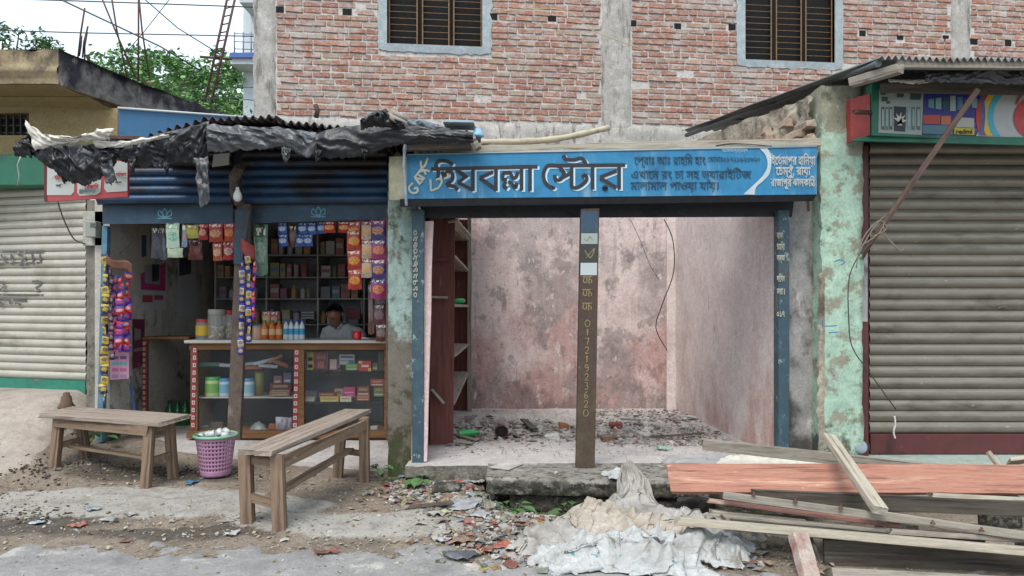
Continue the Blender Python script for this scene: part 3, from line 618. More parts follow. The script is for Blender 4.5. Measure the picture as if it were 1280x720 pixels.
m_leaf2 = mat('tree_leaves_grey', ['ffffff', 'e0e6dc'], 3, .6, 0, rnd=['4a6f42', '5b8250', '3f6039', '6c9360'], coord='W')
tree((P(205, 0, 24).x, 24, 0), 11.9, 2.6, 1.75, 110, 'full green leafy tree rising behind the mouldy roof edge', 5, 60)
tree((P(278, 0, 27).x, 27, 0), 11.6, 2.3, 1.9, 80, 'green tree standing behind the lattice mast beside the brick corner', 9, 60)
tree((P(232, 0, 30).x, 30, 0), 16.0, 2.3, 1.5, 60, 'taller pale green tree behind the other leafy trees', 19, 60, ls=.12)
tree((P(10, 0, 27).x, 27, 0), 16.5, 1.9, .7, 30, 'thin sparse treetop showing above the ochre building roof', 11, 30, cols=m_leaf2)
tree((P(132, 0, 30).x, 30, 0), 14.4, 1.8, .9, 30, 'low bluish green treetop beside the bent roof rods', 13, 40, cols=m_leaf2)

# lattice mast, rods and wires
lm = thing('lattice_mast', 'rusty ladder-like lattice mast leaning beside the brick corner', 'mast', P(257, 135, 17))
L1 = [P(256, 128, 17), P(289, -25, 17)]; L2 = [P(264, 130, 17), P(299, -25, 17)]
mb = MB(); mb.tube(L1, .028, 6); mb.build('rail', m_rust, lm); mb = MB(); mb.tube(L2, .028, 6); mb.build('rail', m_rust, lm)
for i in range(15):
    t = (i + .5) / 15; mb = MB(); mb.tube([L1[0].lerp(L1[1], t), L2[0].lerp(L2[1], t + .02)], .016, 5); mb.build('rung', m_rust, lm)
mb = MB(); mb.tube([P(250, 71, 17), P(290, 74, 17.2)], .03, 6); mb.build('bracket', m_rust, lm)
rods = [((97, 75), (106, 10)), ((103, 72), (110, 33)), ((99, 70), (102, 45)), ((106, 76), (109, 40)), ((111, 78), (112, 71)),
        ((170, 98), (118, -25)), ((159, 96), (136, -25)), ((173, 102), (173, -20)), ((187, 97), (172, -20))]
for i, (a, b) in enumerate(rods):
    o = MB().tube([P(*a, 9.2), P((a[0] + b[0]) / 2 + rng.uniform(-2, 2), (a[1] + b[1]) / 2, 9.2), P(*b, 9.1)], .011, 5).build('roof_rod', m_rust)
    tag(o, ['tallest rusty rod of the short bundle at the roof corner', 'right rod of the short bundle, beside the tallest', 'thin inner rod of the short bundle on the roof', 'rod leaning right in the short roof bundle', 'stub of rusty rod low beside the short bundle',
            'long rod leaning far left over the mouldy roof edge', 'long rod crossing behind the far leaning one', 'upright long rod in the middle of the roof bundle', 'long rod leaning left from the red rag'][i], 'iron rod', 'iron rods sticking up from the roof')
wires = [([(-60, -4), (150, 3), (345, 10)], 14, .012, 'topmost thin wire crossing the sky to the brick corner'),
         ([(-60, 36), (100, 41), (345, 46)], 15, .012, 'lower thin wire running level across the sky'),
         ([(60, -8), (130, 25), (200, 58), (250, 88)], 12, .014, 'thick black wire sagging down across the sky'),
         ([(175, -6), (222, 35), (275, 68)], 13, .011, 'thin wire slanting down to the lattice mast'),
         ([(216, -6), (180, 40), (145, 80)], 14, .008, 'faint wire slanting the other way across the rods'),
         ([(190, 107), (260, 108), (345, 110)], 15, .008, 'wire in front of the tree crown near the brick corner'),
         ([(240, 124), (290, 122), (345, 129)], 15, .009, 'lowest wire in front of the trees at the mast foot')]
for pts, Y, r_, lab in wires:
    tag(MB().tube([P(x, y, Y) for x, y in pts], r_, 5).build('wire', plain('2b2d30')), lab, 'wire', 'overhead wires')

# ------------------------------------------------------------------ ochre building at the left
def yx(px, Y): return (px - 640) / F * Y
yb = thing('ochre_building', 'ochre plastered building with mouldy roof edge and pale roller shutter', 'building', (-5.3, 7.5, .4))
WY = 7.6; xw = yx(147, WY); wx0, wx1 = yx(-60, WY), yx(36, WY); wz0, wz1 = P(0, 169, WY).z, P(0, 141, WY).z
mb = MB()
mb.box(-9, WY, wz1, xw, WY + .2, 3.56); mb.box(-9, WY, P(0, 196, WY).z, xw, WY + .2, wz0)
mb.box(wx1, WY, wz0, xw, WY + .2, wz1); mb.box(-9, WY, wz0, wx0, WY + .2, wz1)
mb.box(xw - .35, WY + .2, 0, xw - .15, 11, 3.5); mb.build('wall', m_yellow, yb)
mb = MB(); mb.box(wx0, WY + .15, wz0, wx1, WY + .19, wz1); vt = mb.build('vent_window', m_black, yb)
for i in range(8):
    x = wx1 - .04 - i * .075; MB().box(x - .008, WY + .04, wz0, x + .008, WY + .055, wz1).build('vent_bar', plain('2e2a26'), vt)
for i in range(3):
    z = lerp(wz0, wz1, (i + .5) / 3); MB().box(wx0, WY + .056, z - .006, wx1, WY + .068, z + .006).build('vent_bar', plain('2e2a26'), vt)
# projecting roof slab: front face, receding mouldy side, sloping soffit
A0, A1, A2 = (-4.41, 7.0), (-4.28, 7.82), (-3.75, 9.3)
def rag(x, y, z, k=.02): return Vector((x, y, z + k * fbm(x * 5, y * 5, z)))
mb = MB(); n = 40
def ff(u, v):
    x = lerp(-9, A0[0], u); z = lerp(3.63, 3.95, v); return Vector((x, 7.0 - .015 * fbm(x * 4, z * 6, 2) - (.03 if .25 < v < .55 else 0), z + (.025 * fbm(x * 5, 0, 1) + .012 if v == 1 else 0)))
mb.grid(ff, 120, 9); mb.build('fascia', m_yellow_top, yb)
mb = MB()
def sf(u, v):
    if u < .36: x = lerp(A0[0], A1[0], u / .36); y = lerp(A0[1], A1[1], u / .36)
    else: x = lerp(A1[0], A2[0], (u - .36) / .64); y = lerp(A1[1], A2[1], (u - .36) / .64)
    zt = 3.97 + .0 * u; z = lerp(3.62 - .05 * u, zt, v) + (.03 * fbm(u * 14, v, 3) if v == 1 else 0)
    return Vector((x + .025 * fbm(y * 6, z * 6, 5) + (0 if u else 0), y, z))
mb.grid(sf, 90, 14); mb.build('parapet', m_mould, yb)
mb = MB(); mb.grid(lambda u, v: Vector((lerp(-9, lerp(A0[0], A2[0] - .05, v), u), lerp(7.0, 9.3, v), 3.965 + .03 * fbm(u * 40, v * 9, 2))), 80, 12); mb.build('roof_top', m_mould, yb)
mb = MB(); mb.grid(lambda u, v: Vector((lerp(-9, lerp(A0[0], A1[0] + .1, v), u), lerp(7.002, 7.82, v), 3.625 - .0 * v)), 20, 4); mb.build('soffit', m_yellow, yb)
mb = MB()   # haunch under the soffit
mb.addm([(-9, 7.40, 3.62), (-4.36, 7.40, 3.62), (-4.2, WY - .003, 3.54), (-9, WY - .003, 3.40)], [(0, 3, 2, 1)]); mb.build('haunch', m_yellow, yb)
lt = MB(); lt.grid(lambda u, v: P(lerp(-30, 27, u), 112, 7.44) + Vector((0, -.05 * math.sin(math.pi * v) , -.16 * (v - .5))) , 12, 6)
lt.build('wall_lamp', mat('lamp_glass', ['8a8270'], rough=.4, bump=0), yb, thick=.01)
MB().grid(lambda u, v: P(lerp(-30, 27, u) - 0, 104, 7.42) + Vector((0, -.09 * v, -.015 * v * v)), 12, 3).build('lamp_hood', plain('4a3f32'), yb, thick=.008)
# green board above the shutter
MB().bbox(-8.5, 7.35, P(0, 233, 7.4).z, yx(112, 7.4), 7.6, P(0, 194, 7.4).z, .01).build('green_board', m_dkgreen, yb)
# rolling shutter, each slat its own
YS0, YS1 = 7.95, 7.42    # farther at the left
xa, xb = yx(-90, 7.95), yx(108, 7.42)
def corr(h, n=5, dep=.018):   # cross-section of a slat
    return [( -dep * math.sin(math.pi * i / n) ** .7, h * i / n) for i in range(n + 1)]
ztop = 2.72; zb_ = .585; pitch = .0835; k = 0
sh = MB(); sh.hexa([(xa, YS0 + .02, zb_), (xb, YS1 + .02, zb_ - .02), (xb, YS1 + .06, zb_ - .02), (xa, YS0 + .06, zb_), (xa, YS0 + .02, ztop), (xb, YS1 + .02, ztop), (xb, YS1 + .06, ztop), (xa, YS0 + .06, ztop)])
shl = sh.build('rolling_shutter', plain('3a3732'), yb)
z = zb_ + .13
while z < ztop:
    mb = MB(); pr = corr(.079)
    for (d0, h0), (d1, h1) in zip(pr, pr[1:]):
        mb.quad((xa, YS0 + d0, z + h0), (xb, YS1 + d0, z + h0 - .012), (xb, YS1 + d1, z + h1 - .012), (xa, YS0 + d1, z + h1), sm=True)
    mb.build('slat', m_shut_l, shl); z += pitch
MB().hexa([(xa, YS0 - .02, zb_ - .01), (xb, YS1 - .02, zb_ - .03), (xb, YS1 + .015, zb_ - .03), (xa, YS0 + .015, zb_ - .01), (xa, YS0 - .02, zb_ + .125), (xb, YS1 - .02, zb_ + .115), (xb, YS1 + .015, zb_ + .115), (xa, YS0 + .015, zb_ + .125)]).build('bottom_bar', m_green_band, shl)
def shut_map(x, y, l):
    X = (x - 640) / F * 7.6; t = (X - xa) / (xb - xa); Yp = lerp(YS0, YS1, t); X = (x - 640) / F * Yp
    return (X, Yp - .021 - l, CH - (y - HZ) / F * Yp)
mb = MB()
strokes(mb, [[(-40, 314), (57, 316)], [(-40, 328), (56, 329)], ['c', (3, 319), (8, 325), (2, 331), (-6, 326)], [(16, 318), (17, 331)], ['c', (24, 318), (33, 322), (27, 331), (38, 330)], [(42, 318), (44, 331)], [(52, 318), (53, 330)],
             [(-40, 368), (57, 369)], ['c', (-4, 355), (3, 353), (8, 357), (2, 363)], ['c', (42, 352), (51, 352), (52, 357), (45, 360)], [(45, 362), (51, 363)], [(-20, 374), (36, 376)], ['c', (2, 377), (4, 380), (0, 383)], [(14, 375), (15, 380)], [(21, 379), (28, 381)]], 2.6, shut_map, lift0=.001)
mb.build('lettering', m_stencil, shl)
# ramp in front
mb = MB()
def rampf(u, v):
    x = lerp(-7.5, -4.05, u); y = lerp(5.75, 8.0, v); e = min(sst(0, .12, v + .05 * fbm(x * 3, 1, 2)), sst(1, .95, u + .03 * fbm(y * 3, 2, 1)))
    return Vector((x, y, g(x, y) + lerp(-.03, .022, e) + .006 * fbm(x * 4, y * 4)))
mb.grid(rampf, 90, 60)
struct(mb.build('ramp', mat('pinkish_ramp', ['978c83', 'a1968c', '8a8078'], 2, .9, .4, 25, layers=(('7d7064', 3, (1, 1, 1), .56, .75),))))
# blue metal sheet above the roofs
o = MB().hexa([P(148, 190, 7.3), P(332, 190, 7.95), P(332, 190, 8.0), P(148, 190, 7.35), P(148, 135.5, 7.3), P(332, 149, 7.95), P(332, 149, 8.0), P(148, 135.5, 7.35)]).build('blue_sheet_board', mat('blue_tin_board', ['285a80', '316388', '224f72'], 2, .5, .1, 30, layers=(('5f8199', 6, (1, 1, 1), .64, .8),)))
tag(o, 'back of a plain blue sheet metal board above the tin roof', 'board')
tag(MB().tube([P(147, 134.8, 7.28), P(333, 148.4, 7.93)], .012, 5).build('sheet_trim', plain('b5b9b8')), 'pale metal strip along the top of the blue board', 'trim')
o = MB().grid(lambda u, v: P(178 + 10 * u + 2 * math.sin(v * 5), 103 - 5 * v * math.sin(u * 3) , 9.1) + Vector((0, .1 * v, 0)), 6, 5).build('rag', plain('6e2630'), thick=.004)
tag(o, 'small dark red rag on the mouldy roof edge', 'rag')

# ------------------------------------------------------------------ the empty shop
es = thing('empty_shop', 'gutted open-fronted shop with stained pink walls and no roof', 'shop', (.8, 6.3, .12))
FZ = .12
def rough_grid(mb, p00, p10, p01, p11, nu, nv, amp=.006, sc=6, nrm=(0, -1, 0), seed=0):
    p00, p10, p01, p11 = map(Vector, (p00, p10, p01, p11)); nrm = Vector(nrm)
    return mb.grid(lambda u, v: p00.lerp(p10, u).lerp(p01.lerp(p11, u), v) + nrm * amp * fbm((u + seed) * sc, v * sc, seed, 4), nu, nv)
bw = MB(); rough_grid(bw, (-1.0, 9.5, FZ - .1), (2.2, 9.5, FZ - .1), (-1.0, 9.5, 3.45), (2.2, 9.5, 3.45), 60, 50, .012); bw.box(-1.0, 9.52, 0, 2.2, 9.64, 3.44); bw.build('back_wall', m_pink_back, es)
# corner pier and right wall
q0, q1 = (2.14, 9.5), (2.37, 6.42)
mb = MB(); mb.hexa([(2.03, 9.44, 0), (2.19, 9.44, 0), (2.19, 9.52, 0), (2.03, 9.52, 0), (2.03, 9.44, 3.44), (2.19, 9.44, 3.44), (2.19, 9.52, 3.44), (2.03, 9.52, 3.44)]); mb.build('corner_pier', m_pink_side, es)
mb = MB(); rough_grid(mb, (q1[0], q1[1], 0), (q0[0], q0[1], 0), (q1[0], q1[1], 2.8), (q0[0], q0[1], 3.3), 60, 50, .008, 8, (-1, 0, 0), 3)
mb.quad((q1[0], q1[1], 0), (q1[0], q1[1], 2.8), (q1[0] + .06, q1[1], 2.8), (q1[0] + .06, q1[1], 0)); mb.build('right_wall', m_pink_side, es)
mb = MB(); rough_grid(mb, (-.86, 9.5, 0), (-.86, 6.3, 0), (-.86, 9.5, 3.1), (-.86, 6.3, 3.1), 40, 40, .006, 8, (1, 0, 0), 5); mb.build('left_wall', m_pink_side, es)
# floor slab and the two loose slabs at the front
mb = MB()
def fl(u, v):
    x = lerp(-.9, 2.4, u); y = lerp(6.06 + .02 * fbm(u * 9, 1, 1), 9.55, v); return Vector((x, y, FZ + .012 * fbm(x * 1.5, y * 1.5, 3, 5) + .003 * fbm(x * 12, y * 12, 1)))
mb.grid(fl, 90, 90)
fe_ = MB(); fe_.grid(lambda u, v: Vector((lerp(-.9, 2.4, u), 6.057 + .02 * fbm(u * 9, 1, 1) - .015 * math.sin(v * 3.1) + .02 * fbm(u * 30, v * 4, 2), lerp(-.3, FZ + .012 * fbm(lerp(-.9, 2.4, u) * 1.5, 6.06 * 1.5, 3, 5), v))), 120, 8)
mb.build('floor', m_floor, es).__setitem__('kind', 'structure'); fe_.build('floor_edge', mat('mossy_edge', ['7f7a70', '6c675e', '8d887e'], 6, .95, .9, 26, bdist=.02, layers=(('47443a', 9, (1, 1, 1.2), .46, .64), ('4a5232', 8, (1, 1, 1), .58, .68))), es)
def slab(name, A, B, dy0, dy1, z0, z1, seed, m, label):
    """front edge runs from A to B (x, y); rough broken faces"""
    mb = MB(); n = 90
    def pt(u, y_, z): x = lerp(A[0], B[0], u); y = lerp(A[1], B[1], u) + y_; return Vector((x, y, z))
    nz = lambda u, v: .014 * fbm(u * 25, v * 3, seed, 5)
    mb.grid(lambda u, v: pt(u, nz(u, v) - (.012 if v < 1 and v > 0 else 0) + (.012 if v == 1 else 0), lerp(z0, z1, v) + (.006 * fbm(u * 30, 4, seed))), n, 7)
    mb.grid(lambda u, v: pt(u, lerp(.012 + nz(u, 1), lerp(dy0, dy1, u), v), z1 + .006 * fbm(u * 30, 4, seed) * (1 - v) + .004 * fbm(u * 12, v * 4, seed + 1)), n, 12)
    mb.grid(lambda u, v: pt(0, lerp(dy0, .0, u) + .01 * fbm(u * 5, v * 3, 7), lerp(z0, z1, v)) - Vector((.02 * math.sin(v * 3.14), 0, 0)), 10, 6)
    mb.hexa([pt(.004, .02, z0), pt(1, .02, z0), pt(1, dy1 - .01, z0), pt(.004, dy0 - .01, z0), pt(.004, .02, z1 - .02), pt(1, .02, z1 - .02), pt(1, dy1 - .01, z1 - .02), pt(.004, dy0 - .01, z1 - .02)])
    return tag(mb.build(name, m, None), label, 'slab')
slab('concrete_slab', (-.2, 5.6), (2.4, 5.34), .5, .8, .005, .132, 2, m_slab, 'thick broken concrete slab forming the step of the empty shop')
slab('concrete_slab', (-.02, 5.66), (2.2, 5.38), .4, .5, -.14, -.008, 8, m_slab, 'lower mossy slab wedged under the thick step slab')
tag(MB().bbox(.02, 5.62, -.3, .42, 5.85, -.15, .015, jit=.01).build('support_block', m_slab, None), 'small mossy block holding up the lower slab', 'block')
# pillars, boards and posts
mb = MB()
def pillar(mb, x0, x1, y0, y1, z0, z1, amp=.008, nz=60, nx=6, seed=0):
    ring = [(x0, y0), (x1, y0), (x1, y1), (x0, y1), (x0, y0)]; N = nx
    def fn(u, v):
        k = min(3, int(u * 4)); t = u * 4 - k; a, b = ring[k], ring[k + 1]; x = lerp(a[0], b[0], t); y = lerp(a[1], b[1], t); z = lerp(z0, z1, v)
        return Vector((x + amp * fbm(x * 9 + seed, z * 6, y * 3), y + amp * fbm(x * 9, z * 7, 5 + seed), z))
    mb.grid(fn, 4 * N, nz, sm=True)
    mb.quad((x0, y0, z1), (x1, y0, z1), (x1, y1, z1), (x0, y1, z1)); return mb
tag(pillar(MB(), -1.085, -.845, 6.3, 6.56, -.1, 2.72, seed=2).build('mint_pillar', m_mintpil), 'faded mint pillar with a mossy foot between the two shops', 'pillar')
tag(MB().bbox(-.862, 6.2, .0, -.76, 6.295, 2.3, .004).build('blue_door_post', m_bluepost), 'blue wooden post beside the mint pillar, white writing down it', 'post')
def pmap(Y, dz=0): return lambda x, y, l: ((x - 640) / F * Y, Y - .002 - l, CH - (y - HZ) / F * Y)
p_ = [o for o in COL.objects if o.name == 'blue_door_post'][0]
text('০১৭২১৯২৩৬২০', .062, m_inkc, P(522, 372, 6.19), p_, bev=.03, width=.58, rot=(math.pi / 2, -math.pi / 2, 0))
o = plank('pink_board', P(532, 277, 6.28), P(524, 577, 6.22), .135, .03, 0, m_pinkboard, 'tall pale pink board leaning at the left edge of the empty shop', 'board', rag=.006)
o.rotation_euler = o.rotation_euler
# right side: blue post, raw plaster strip, mint pillar
tag(MB().bbox(2.31, 6.24, .0, 2.405, 6.36, 2.3, .005).build('blue_door_post', m_bluepost), 'blue wooden post at the right edge of the empty shop, flaking white writing', 'post')
rp = bpy.data.objects['blue_door_post.001']
for i, (tx, py) in enumerate((('বাকি', 292), ('চাহিয়া', 306), ('লজ্জা', 320), ('দিেবন', 346), ('না।', 362), ('০১৭', 390))):
    text(tx, .075, m_inkc, P(971, py + 6, 6.232), rp, bev=.035, width=.07)
mb = pillar(MB(), 2.41, 2.72, 6.36, 6.7, -.1, 2.86, .012, seed=4); tag(mb.build('raw_pillar', m_strip), 'raw grey plastered pillar between blue post and mint wall', 'pillar')
gp = thing('right_shop', 'right-hand shop with mint plastered pillar and closed grey roller shutter', 'shop', (3.6, 6.3, 0))
mb = pillar(MB(), 2.655, 3.01, 6.18, 6.75, -.1, 3.36, .016, 90, 8, seed=7); mb.build('pillar', m_grnpillar, gp)
# ragged cement fillet down its left edge
mb = MB(); mb.grid(lambda u, v: Vector((2.655 - .02 + .05 * u - .03 * abs(fbm(v * 12, 1, 2)) * (1 - u), 6.165 + .03 * abs(u - .5), lerp(.05, 1.75, v))), 4, 80); mb.build('plaster_edge', m_tan, gp)
# broken side wall above
def sw(t): return lerp(2.63, 2.36, t), lerp(6.3, 9.3, t)
mb = MB()
def swf(u, v):
    x, y = sw(u); zt = lerp(3.31, 3.61, u) + .03 * fbm(u * 8, 1, 1); z = lerp(2.3, zt, v)
    brk = sst(.42, .2, u) * sst(2.62, 2.75, z)
    return Vector((x - .02 + .02 * fbm(y * 3, z * 3, 3, 5) - .10 * brk * abs(fbm(y * 4.2, z * 4.2, 6, 5)) + .05 * brk, y, z))
mb.grid(swf, 110, 44); mb.build('side_wall', m_tan, gp)
mb = MB(); mb.hexa([(2.70, 6.76, 0), (2.99, 6.76, 0), (2.8, 9.4, 0), (2.42, 9.4, 0), (2.70, 6.76, 3.24), (2.99, 6.76, 3.24), (2.8, 9.4, 3.42), (2.42, 9.4, 3.42)]); mb.build('side_wall_core', m_tan, gp)
for i in range(26):      # bricks laid bare where the plaster has broken off
    t = rng.random() ** 1.3 * .34; x, y = sw(t); z = rng.uniform(2.72, 3.2)
    q = MB(); q.bbox(-.04, -.10, -.034, .04, .10, .034, .005, jit=.008)
    inst('brick', q.mesh('brick', mat('dusty_bare_brick', ['988272', 'a6917f', '8a7667'], 8, .95, .7, 30, layers=(('a0968a', 6, (1, 1, 1), .5, .65),))), (x - .03 - rng.random() * .03, y, z), gp, (rng.uniform(-.25, .25), rng.uniform(-.2, .2), rng.uniform(-.2, .3)))
# post in the middle with its phone number
mp = plank('middle_post', P(737, 262, 6.1), P(731, 586, 5.97), .155, .09, 0, m_olive, 'worn brown post standing in the middle of the empty shop, number painted down it', 'post', rag=.003)
mp_p0, mp_p1 = P(737, 262, 6.1), P(731, 586, 5.97)
def mpost(px, py, l=0):
    t = (py - 262) / 324; Y = lerp(6.1, 5.97, t) - .048 - l; return Vector(((px - 640) / F * Y, Y, CH - (py - HZ) / F * Y))
def mpq(name, x0, y0, x1, y1, m, lift=.001):
    # patches of paint follow the lean of the post
    sh = lambda y: -6 * (y - 262) / 324
    mb = MB(); mb.quad(mpost(x0 + sh(y1), y1, lift), mpost(x1 + sh(y1), y1, lift), mpost(x1 + sh(y0), y0, lift), mpost(x0 + sh(y0), y0, lift))
    o = mb.build(name, m); return o
def adopt(o, parent):
    mw = o.matrix_basis.copy(); o.parent = parent; o.matrix_parent_inverse = parent.matrix_basis.inverted(); return o
bpy.context.view_layer.update()
adopt(mpq('blue_paint', 726.4, 264, 747.6, 291, m_bluedark), mp); adopt(mpq('sticker', 727, 291.5, 747.6, 305, plain('8b9592')), mp)
adopt(mpq('dark_paint', 727, 306, 747.6, 328, plain('2b2c26')), mp); adopt(mpq('white_band', 727, 328.5, 747.6, 344, plain('a7b0b0')), mp)
mb = MB()
def vm(px, py, l): return mpost(px, py, .002 + l)
def digit(mb, d, cx, cy, w=6, h=8.5):
    D = {'0': [['c', (0, -1), (-.8, -.3), (-.6, .8), (0, 1), (.7, .6), (.8, -.4), (0, -1)]], '1': [[(-.3, -.6), (.1, -1), (0, 1)]], '7': [[(-.7, -.8), (.6, -.9), (0, 1)]],
         '2': [['c', (-.7, -.5), (0, -1), (.6, -.5), (.2, .2), (-.7, 1)], [(-.7, 1), (.7, .9)]], '9': [['c', (.5, -.5), (0, -1), (-.6, -.5), (0, 0), (.5, -.5), (.5, .5), (-.2, 1)]],
         '3': [['c', (-.6, -.9), (.3, -1), (.3, -.2), (-.2, 0)], ['c', (-.2, 0), (.6, .2), (.3, .9), (-.6, .9)]], '6': [['c', (.4, -1), (-.5, -.2), (-.5, .7), (.1, 1), (.6, .5), (0, .1), (-.5, .4)]]}
    for st in D[d]:
        cv = st[0] == 'c'; p = [(cx + x * w / 2, cy + y * h / 2) for x, y in (st[1:] if cv else st)]
        strokes(mb, [(['c'] if cv else []) + p], 1.0, vm)
for i, d_ in enumerate('01721923620'):
    cy = 404 + i * 11.2; mb = MB(); digit(mb, d_, 737 - 6 * (cy - 262) / 324, cy, 7, 8.6); adopt(mb.build('painted_digit', m_chalk), mp)
for ys2 in ((350,), (366,), (383,)):
    y = ys2[0]; c = 736 - 6 * (y - 262) / 324
    mb = MB(); strokes(mb, [[(c - 6, y - 4), (c + 6, y - 4)], ['c', (c - 4, y - 3), (c - 5, y + 2), (c - 1, y + 3), (c - 1, y - 3)], [(c + 2, y - 4), (c + 2, y + 5)], ['c', (c + 2, y - 1), (c + 5, y), (c + 5, y + 4)]], 1.2, vm); adopt(mb.build('painted_word', m_chalk), mp)
mb = MB(); strokes(mb, [['c', (730, 298), (734, 301), (737, 296), (741, 300)], ['c', (731, 313), (738, 322), (743, 311), (733, 322)]], 1.1, vm)
adopt(mb.build('painted_scribble', m_chalk), mp)

# ------------------------------------------------------------------ the big blue sign board
SY = 6.0; NS = lambda px, py, l=0: ((px - 640) / F * SY, SY - .003 - l, CH - (py - HZ) / F * SY)
sg = thing('shop_sign', 'long blue sign board with black lettering over the empty shop', 'sign', P(760, 250, SY))
sx0, sx1 = P(509, 0, SY).x, P(1021, 0, SY).x
mb = MB(); mb.hexa([P(509, 248.5, SY), P(1021, 243, SY), P(1021, 243, SY) + Vector((0, .16, 0)), P(509, 248.5, SY) + Vector((0, .16, 0)), P(509, 194, SY), P(1021, 184, SY), P(1021, 184, SY) + Vector((0, .16, 0)), P(509, 194, SY) + Vector((0, .16, 0))])
mb.build('sign_face', BLU, sg)
mb = MB(); mb.hexa([P(486.5, 250, SY + .02), P(508.8, 250, SY + .02), P(508.8, 250, SY + .18), P(486.5, 250, SY + .18), P(486.5, 196, SY + .02), P(508.8, 195, SY + .02), P(508.8, 195, SY + .18), P(486.5, 196, SY + .18)]); mb.build('end_block', m_cream, sg)
mb = MB(); mb.hexa([P(500, 258.5, SY + .03), P(1016, 251.5, SY + .03), P(1016, 251.5, SY + .16), P(500, 258.5, SY + .16), P(500, 248.7, SY + .005), P(1021, 243.2, SY + .005), P(1021, 243.2, SY + .16), P(500, 248.7, SY + .16)]); mb.build('bottom_rail', m_darkiron, sg)
mb = MB(); mb.tube([P(509, 193.2, SY - .004), P(1021, 183.3, SY - .004)], .006, 5); mb.build('top_trim', plain('8fa3ad'), sg)
z1 = lambda x, y: (500 + x / 8, 185 + y / 8)
z2 = lambda x, y: (640 + x / 8, 185 + y / 8)
big = []
def add(fn, cv, *pts): big.append((['c'] if cv else []) + [fn(*p) for p in pts])
add(z1, 0, (310, 212), (1280, 190)); add(z1, 1, (530, 170), (470, 135), (400, 130), (362, 165), (375, 215), (385, 250), (375, 310))
add(z1, 1, (420, 235), (440, 280), (475, 260), (450, 240)); add(z1, 1, (470, 225), (520, 250), (525, 310), (480, 355), (460, 350)); add(z1, 1, (470, 375), (540, 385), (580, 420))
add(z1, 0, (560, 215), (660, 290), (580, 345)); add(z1, 0, (580, 345), (730, 425)); add(z1, 0, (730, 205), (730, 430))
add(z1, 0, (930, 240), (800, 300)); add(z1, 0, (800, 300), (955, 410)); add(z1, 0, (960, 200), (960, 430))
add(z1, 1, (1090, 250), (1035, 255), (1030, 310), (1070, 315)); add(z1, 1, (1050, 250), (1100, 250), (1130, 300), (1160, 290), (1180, 240)); add(z1, 1, (1060, 335), (1040, 380), (1075, 405)); add(z1, 1, (1080, 345), (1110, 350), (1150, 395), (1170, 350))
add(z1, 0, (1215, 205), (1215, 425)); add(z2, 0, (180, 190), (180, 430)); add(z2, 0, (0, 190), (255, 188))
add(z2, 1, (500, 195), (420, 175), (350, 185), (315, 260), (330, 340), (400, 400), (420, 385)); add(z2, 1, (480, 200), (520, 250), (490, 310), (440, 320), (425, 270))
add(z2, 0, (500, 300), (590, 250)); add(z2, 0, (350, 178), (1130, 172)); add(z2, 0, (595, 185), (595, 390)); add(z2, 1, (590, 390), (640, 400), (700, 370), (745, 320), (735, 275), (700, 290))
add(z2, 1, (510, 75), (545, 115), (620, 120), (690, 105), (730, 140), (735, 180)); add(z2, 0, (805, 185), (805, 415)); add(z2, 0, (1045, 230), (880, 295)); add(z2, 0, (880, 300), (1045, 400)); add(z2, 0, (1070, 180), (1070, 415))
sh_ = [([s_[0]] if s_[0] == 'c' else []) + [(p[0] + 2.4, p[1] + 1.7) for p in (s_[1:] if s_[0] == 'c' else s_)] for s_ in big]
mb = MB(); strokes(mb, sh_, 4.4, lambda x, y, l: NS(x, y, l), dl=.00006)
mb.build('letter_shadow', m_inkw, sg)
mb = MB(); strokes(mb, big, 4.5, lambda x, y, l: NS(x, y, l + .004), dl=.00006); mb.lathe([(0, 0), (.024, 0)], NS(*z2(930, 400), .0045), 12)
dot = MB(); dc = Vector(NS(*z2(930, 402), .0046)); i0 = len(mb.v)
mb.v += [dc + Vector((.025 * math.cos(k * .524), 0, .025 * math.sin(k * .524))) for k in range(12)]; mb.f.append(tuple(range(i0, i0 + 12))); mb.mi.append(0); mb.sm.append(False)
mb.build('lettering', m_ink, sg)
cr = []
def addc(fn, cv, *pts): cr.append((['c'] if cv else []) + [fn(*p) for p in pts])
addc(z1, 1, (130, 350), (90, 400), (120, 450), (175, 440), (170, 400), (140, 410)); addc(z1, 0, (150, 300), (240, 320)); addc(z1, 0, (150, 300), (200, 360), (225, 330)); addc(z1, 0, (185, 270), (250, 310)); addc(z1, 1, (200, 240), (240, 230), (260, 270))
addc(z1, 0, (215, 215), (300, 235)); addc(z1, 1, (210, 130), (215, 190), (250, 180), (280, 100)); addc(z1, 0, (145, 300), (230, 190))
addc(z1, 0, (305, 315), (310, 430)); addc(z1, 0, (310, 430), (390, 400)); addc(z1, 1, (360, 320), (400, 310), (420, 340), (390, 395)); addc(z1, 1, (440, 310), (480, 290), (475, 255))
mb = MB(); strokes(mb, cr, 2.6, lambda x, y, l: NS(x, y, l + .0065), dl=.00006); mb.build('small_lettering', m_inkc, sg)
def ln(body, px, py, wpx, hpx, m, bev=.018):
    o = text(body, hpx / F * SY * 1.15, m, Vector(NS(px, py, .004)), sg, 'lettering', bev, wpx / F * SY)
    o.rotation_euler = (math.pi / 2, -.012 * -1 * -1, 0) if 0 else (math.pi / 2, 0, 0)
ln('েপ্রাঃ আঃ রাহিম হাং', 790, 206, 92, 13, m_ink); ln('েমাবাঃ০১৭২১৯২৩৬২০', 883, 202.5, 67, 8, m_ink)
ln('এখােন রং চা সহ ভ্যারাইিটজ', 789, 223.5, 150, 13, m_ink); ln('মালামাল পাওয়া যায়।', 788, 237.5, 110, 13, m_ink)
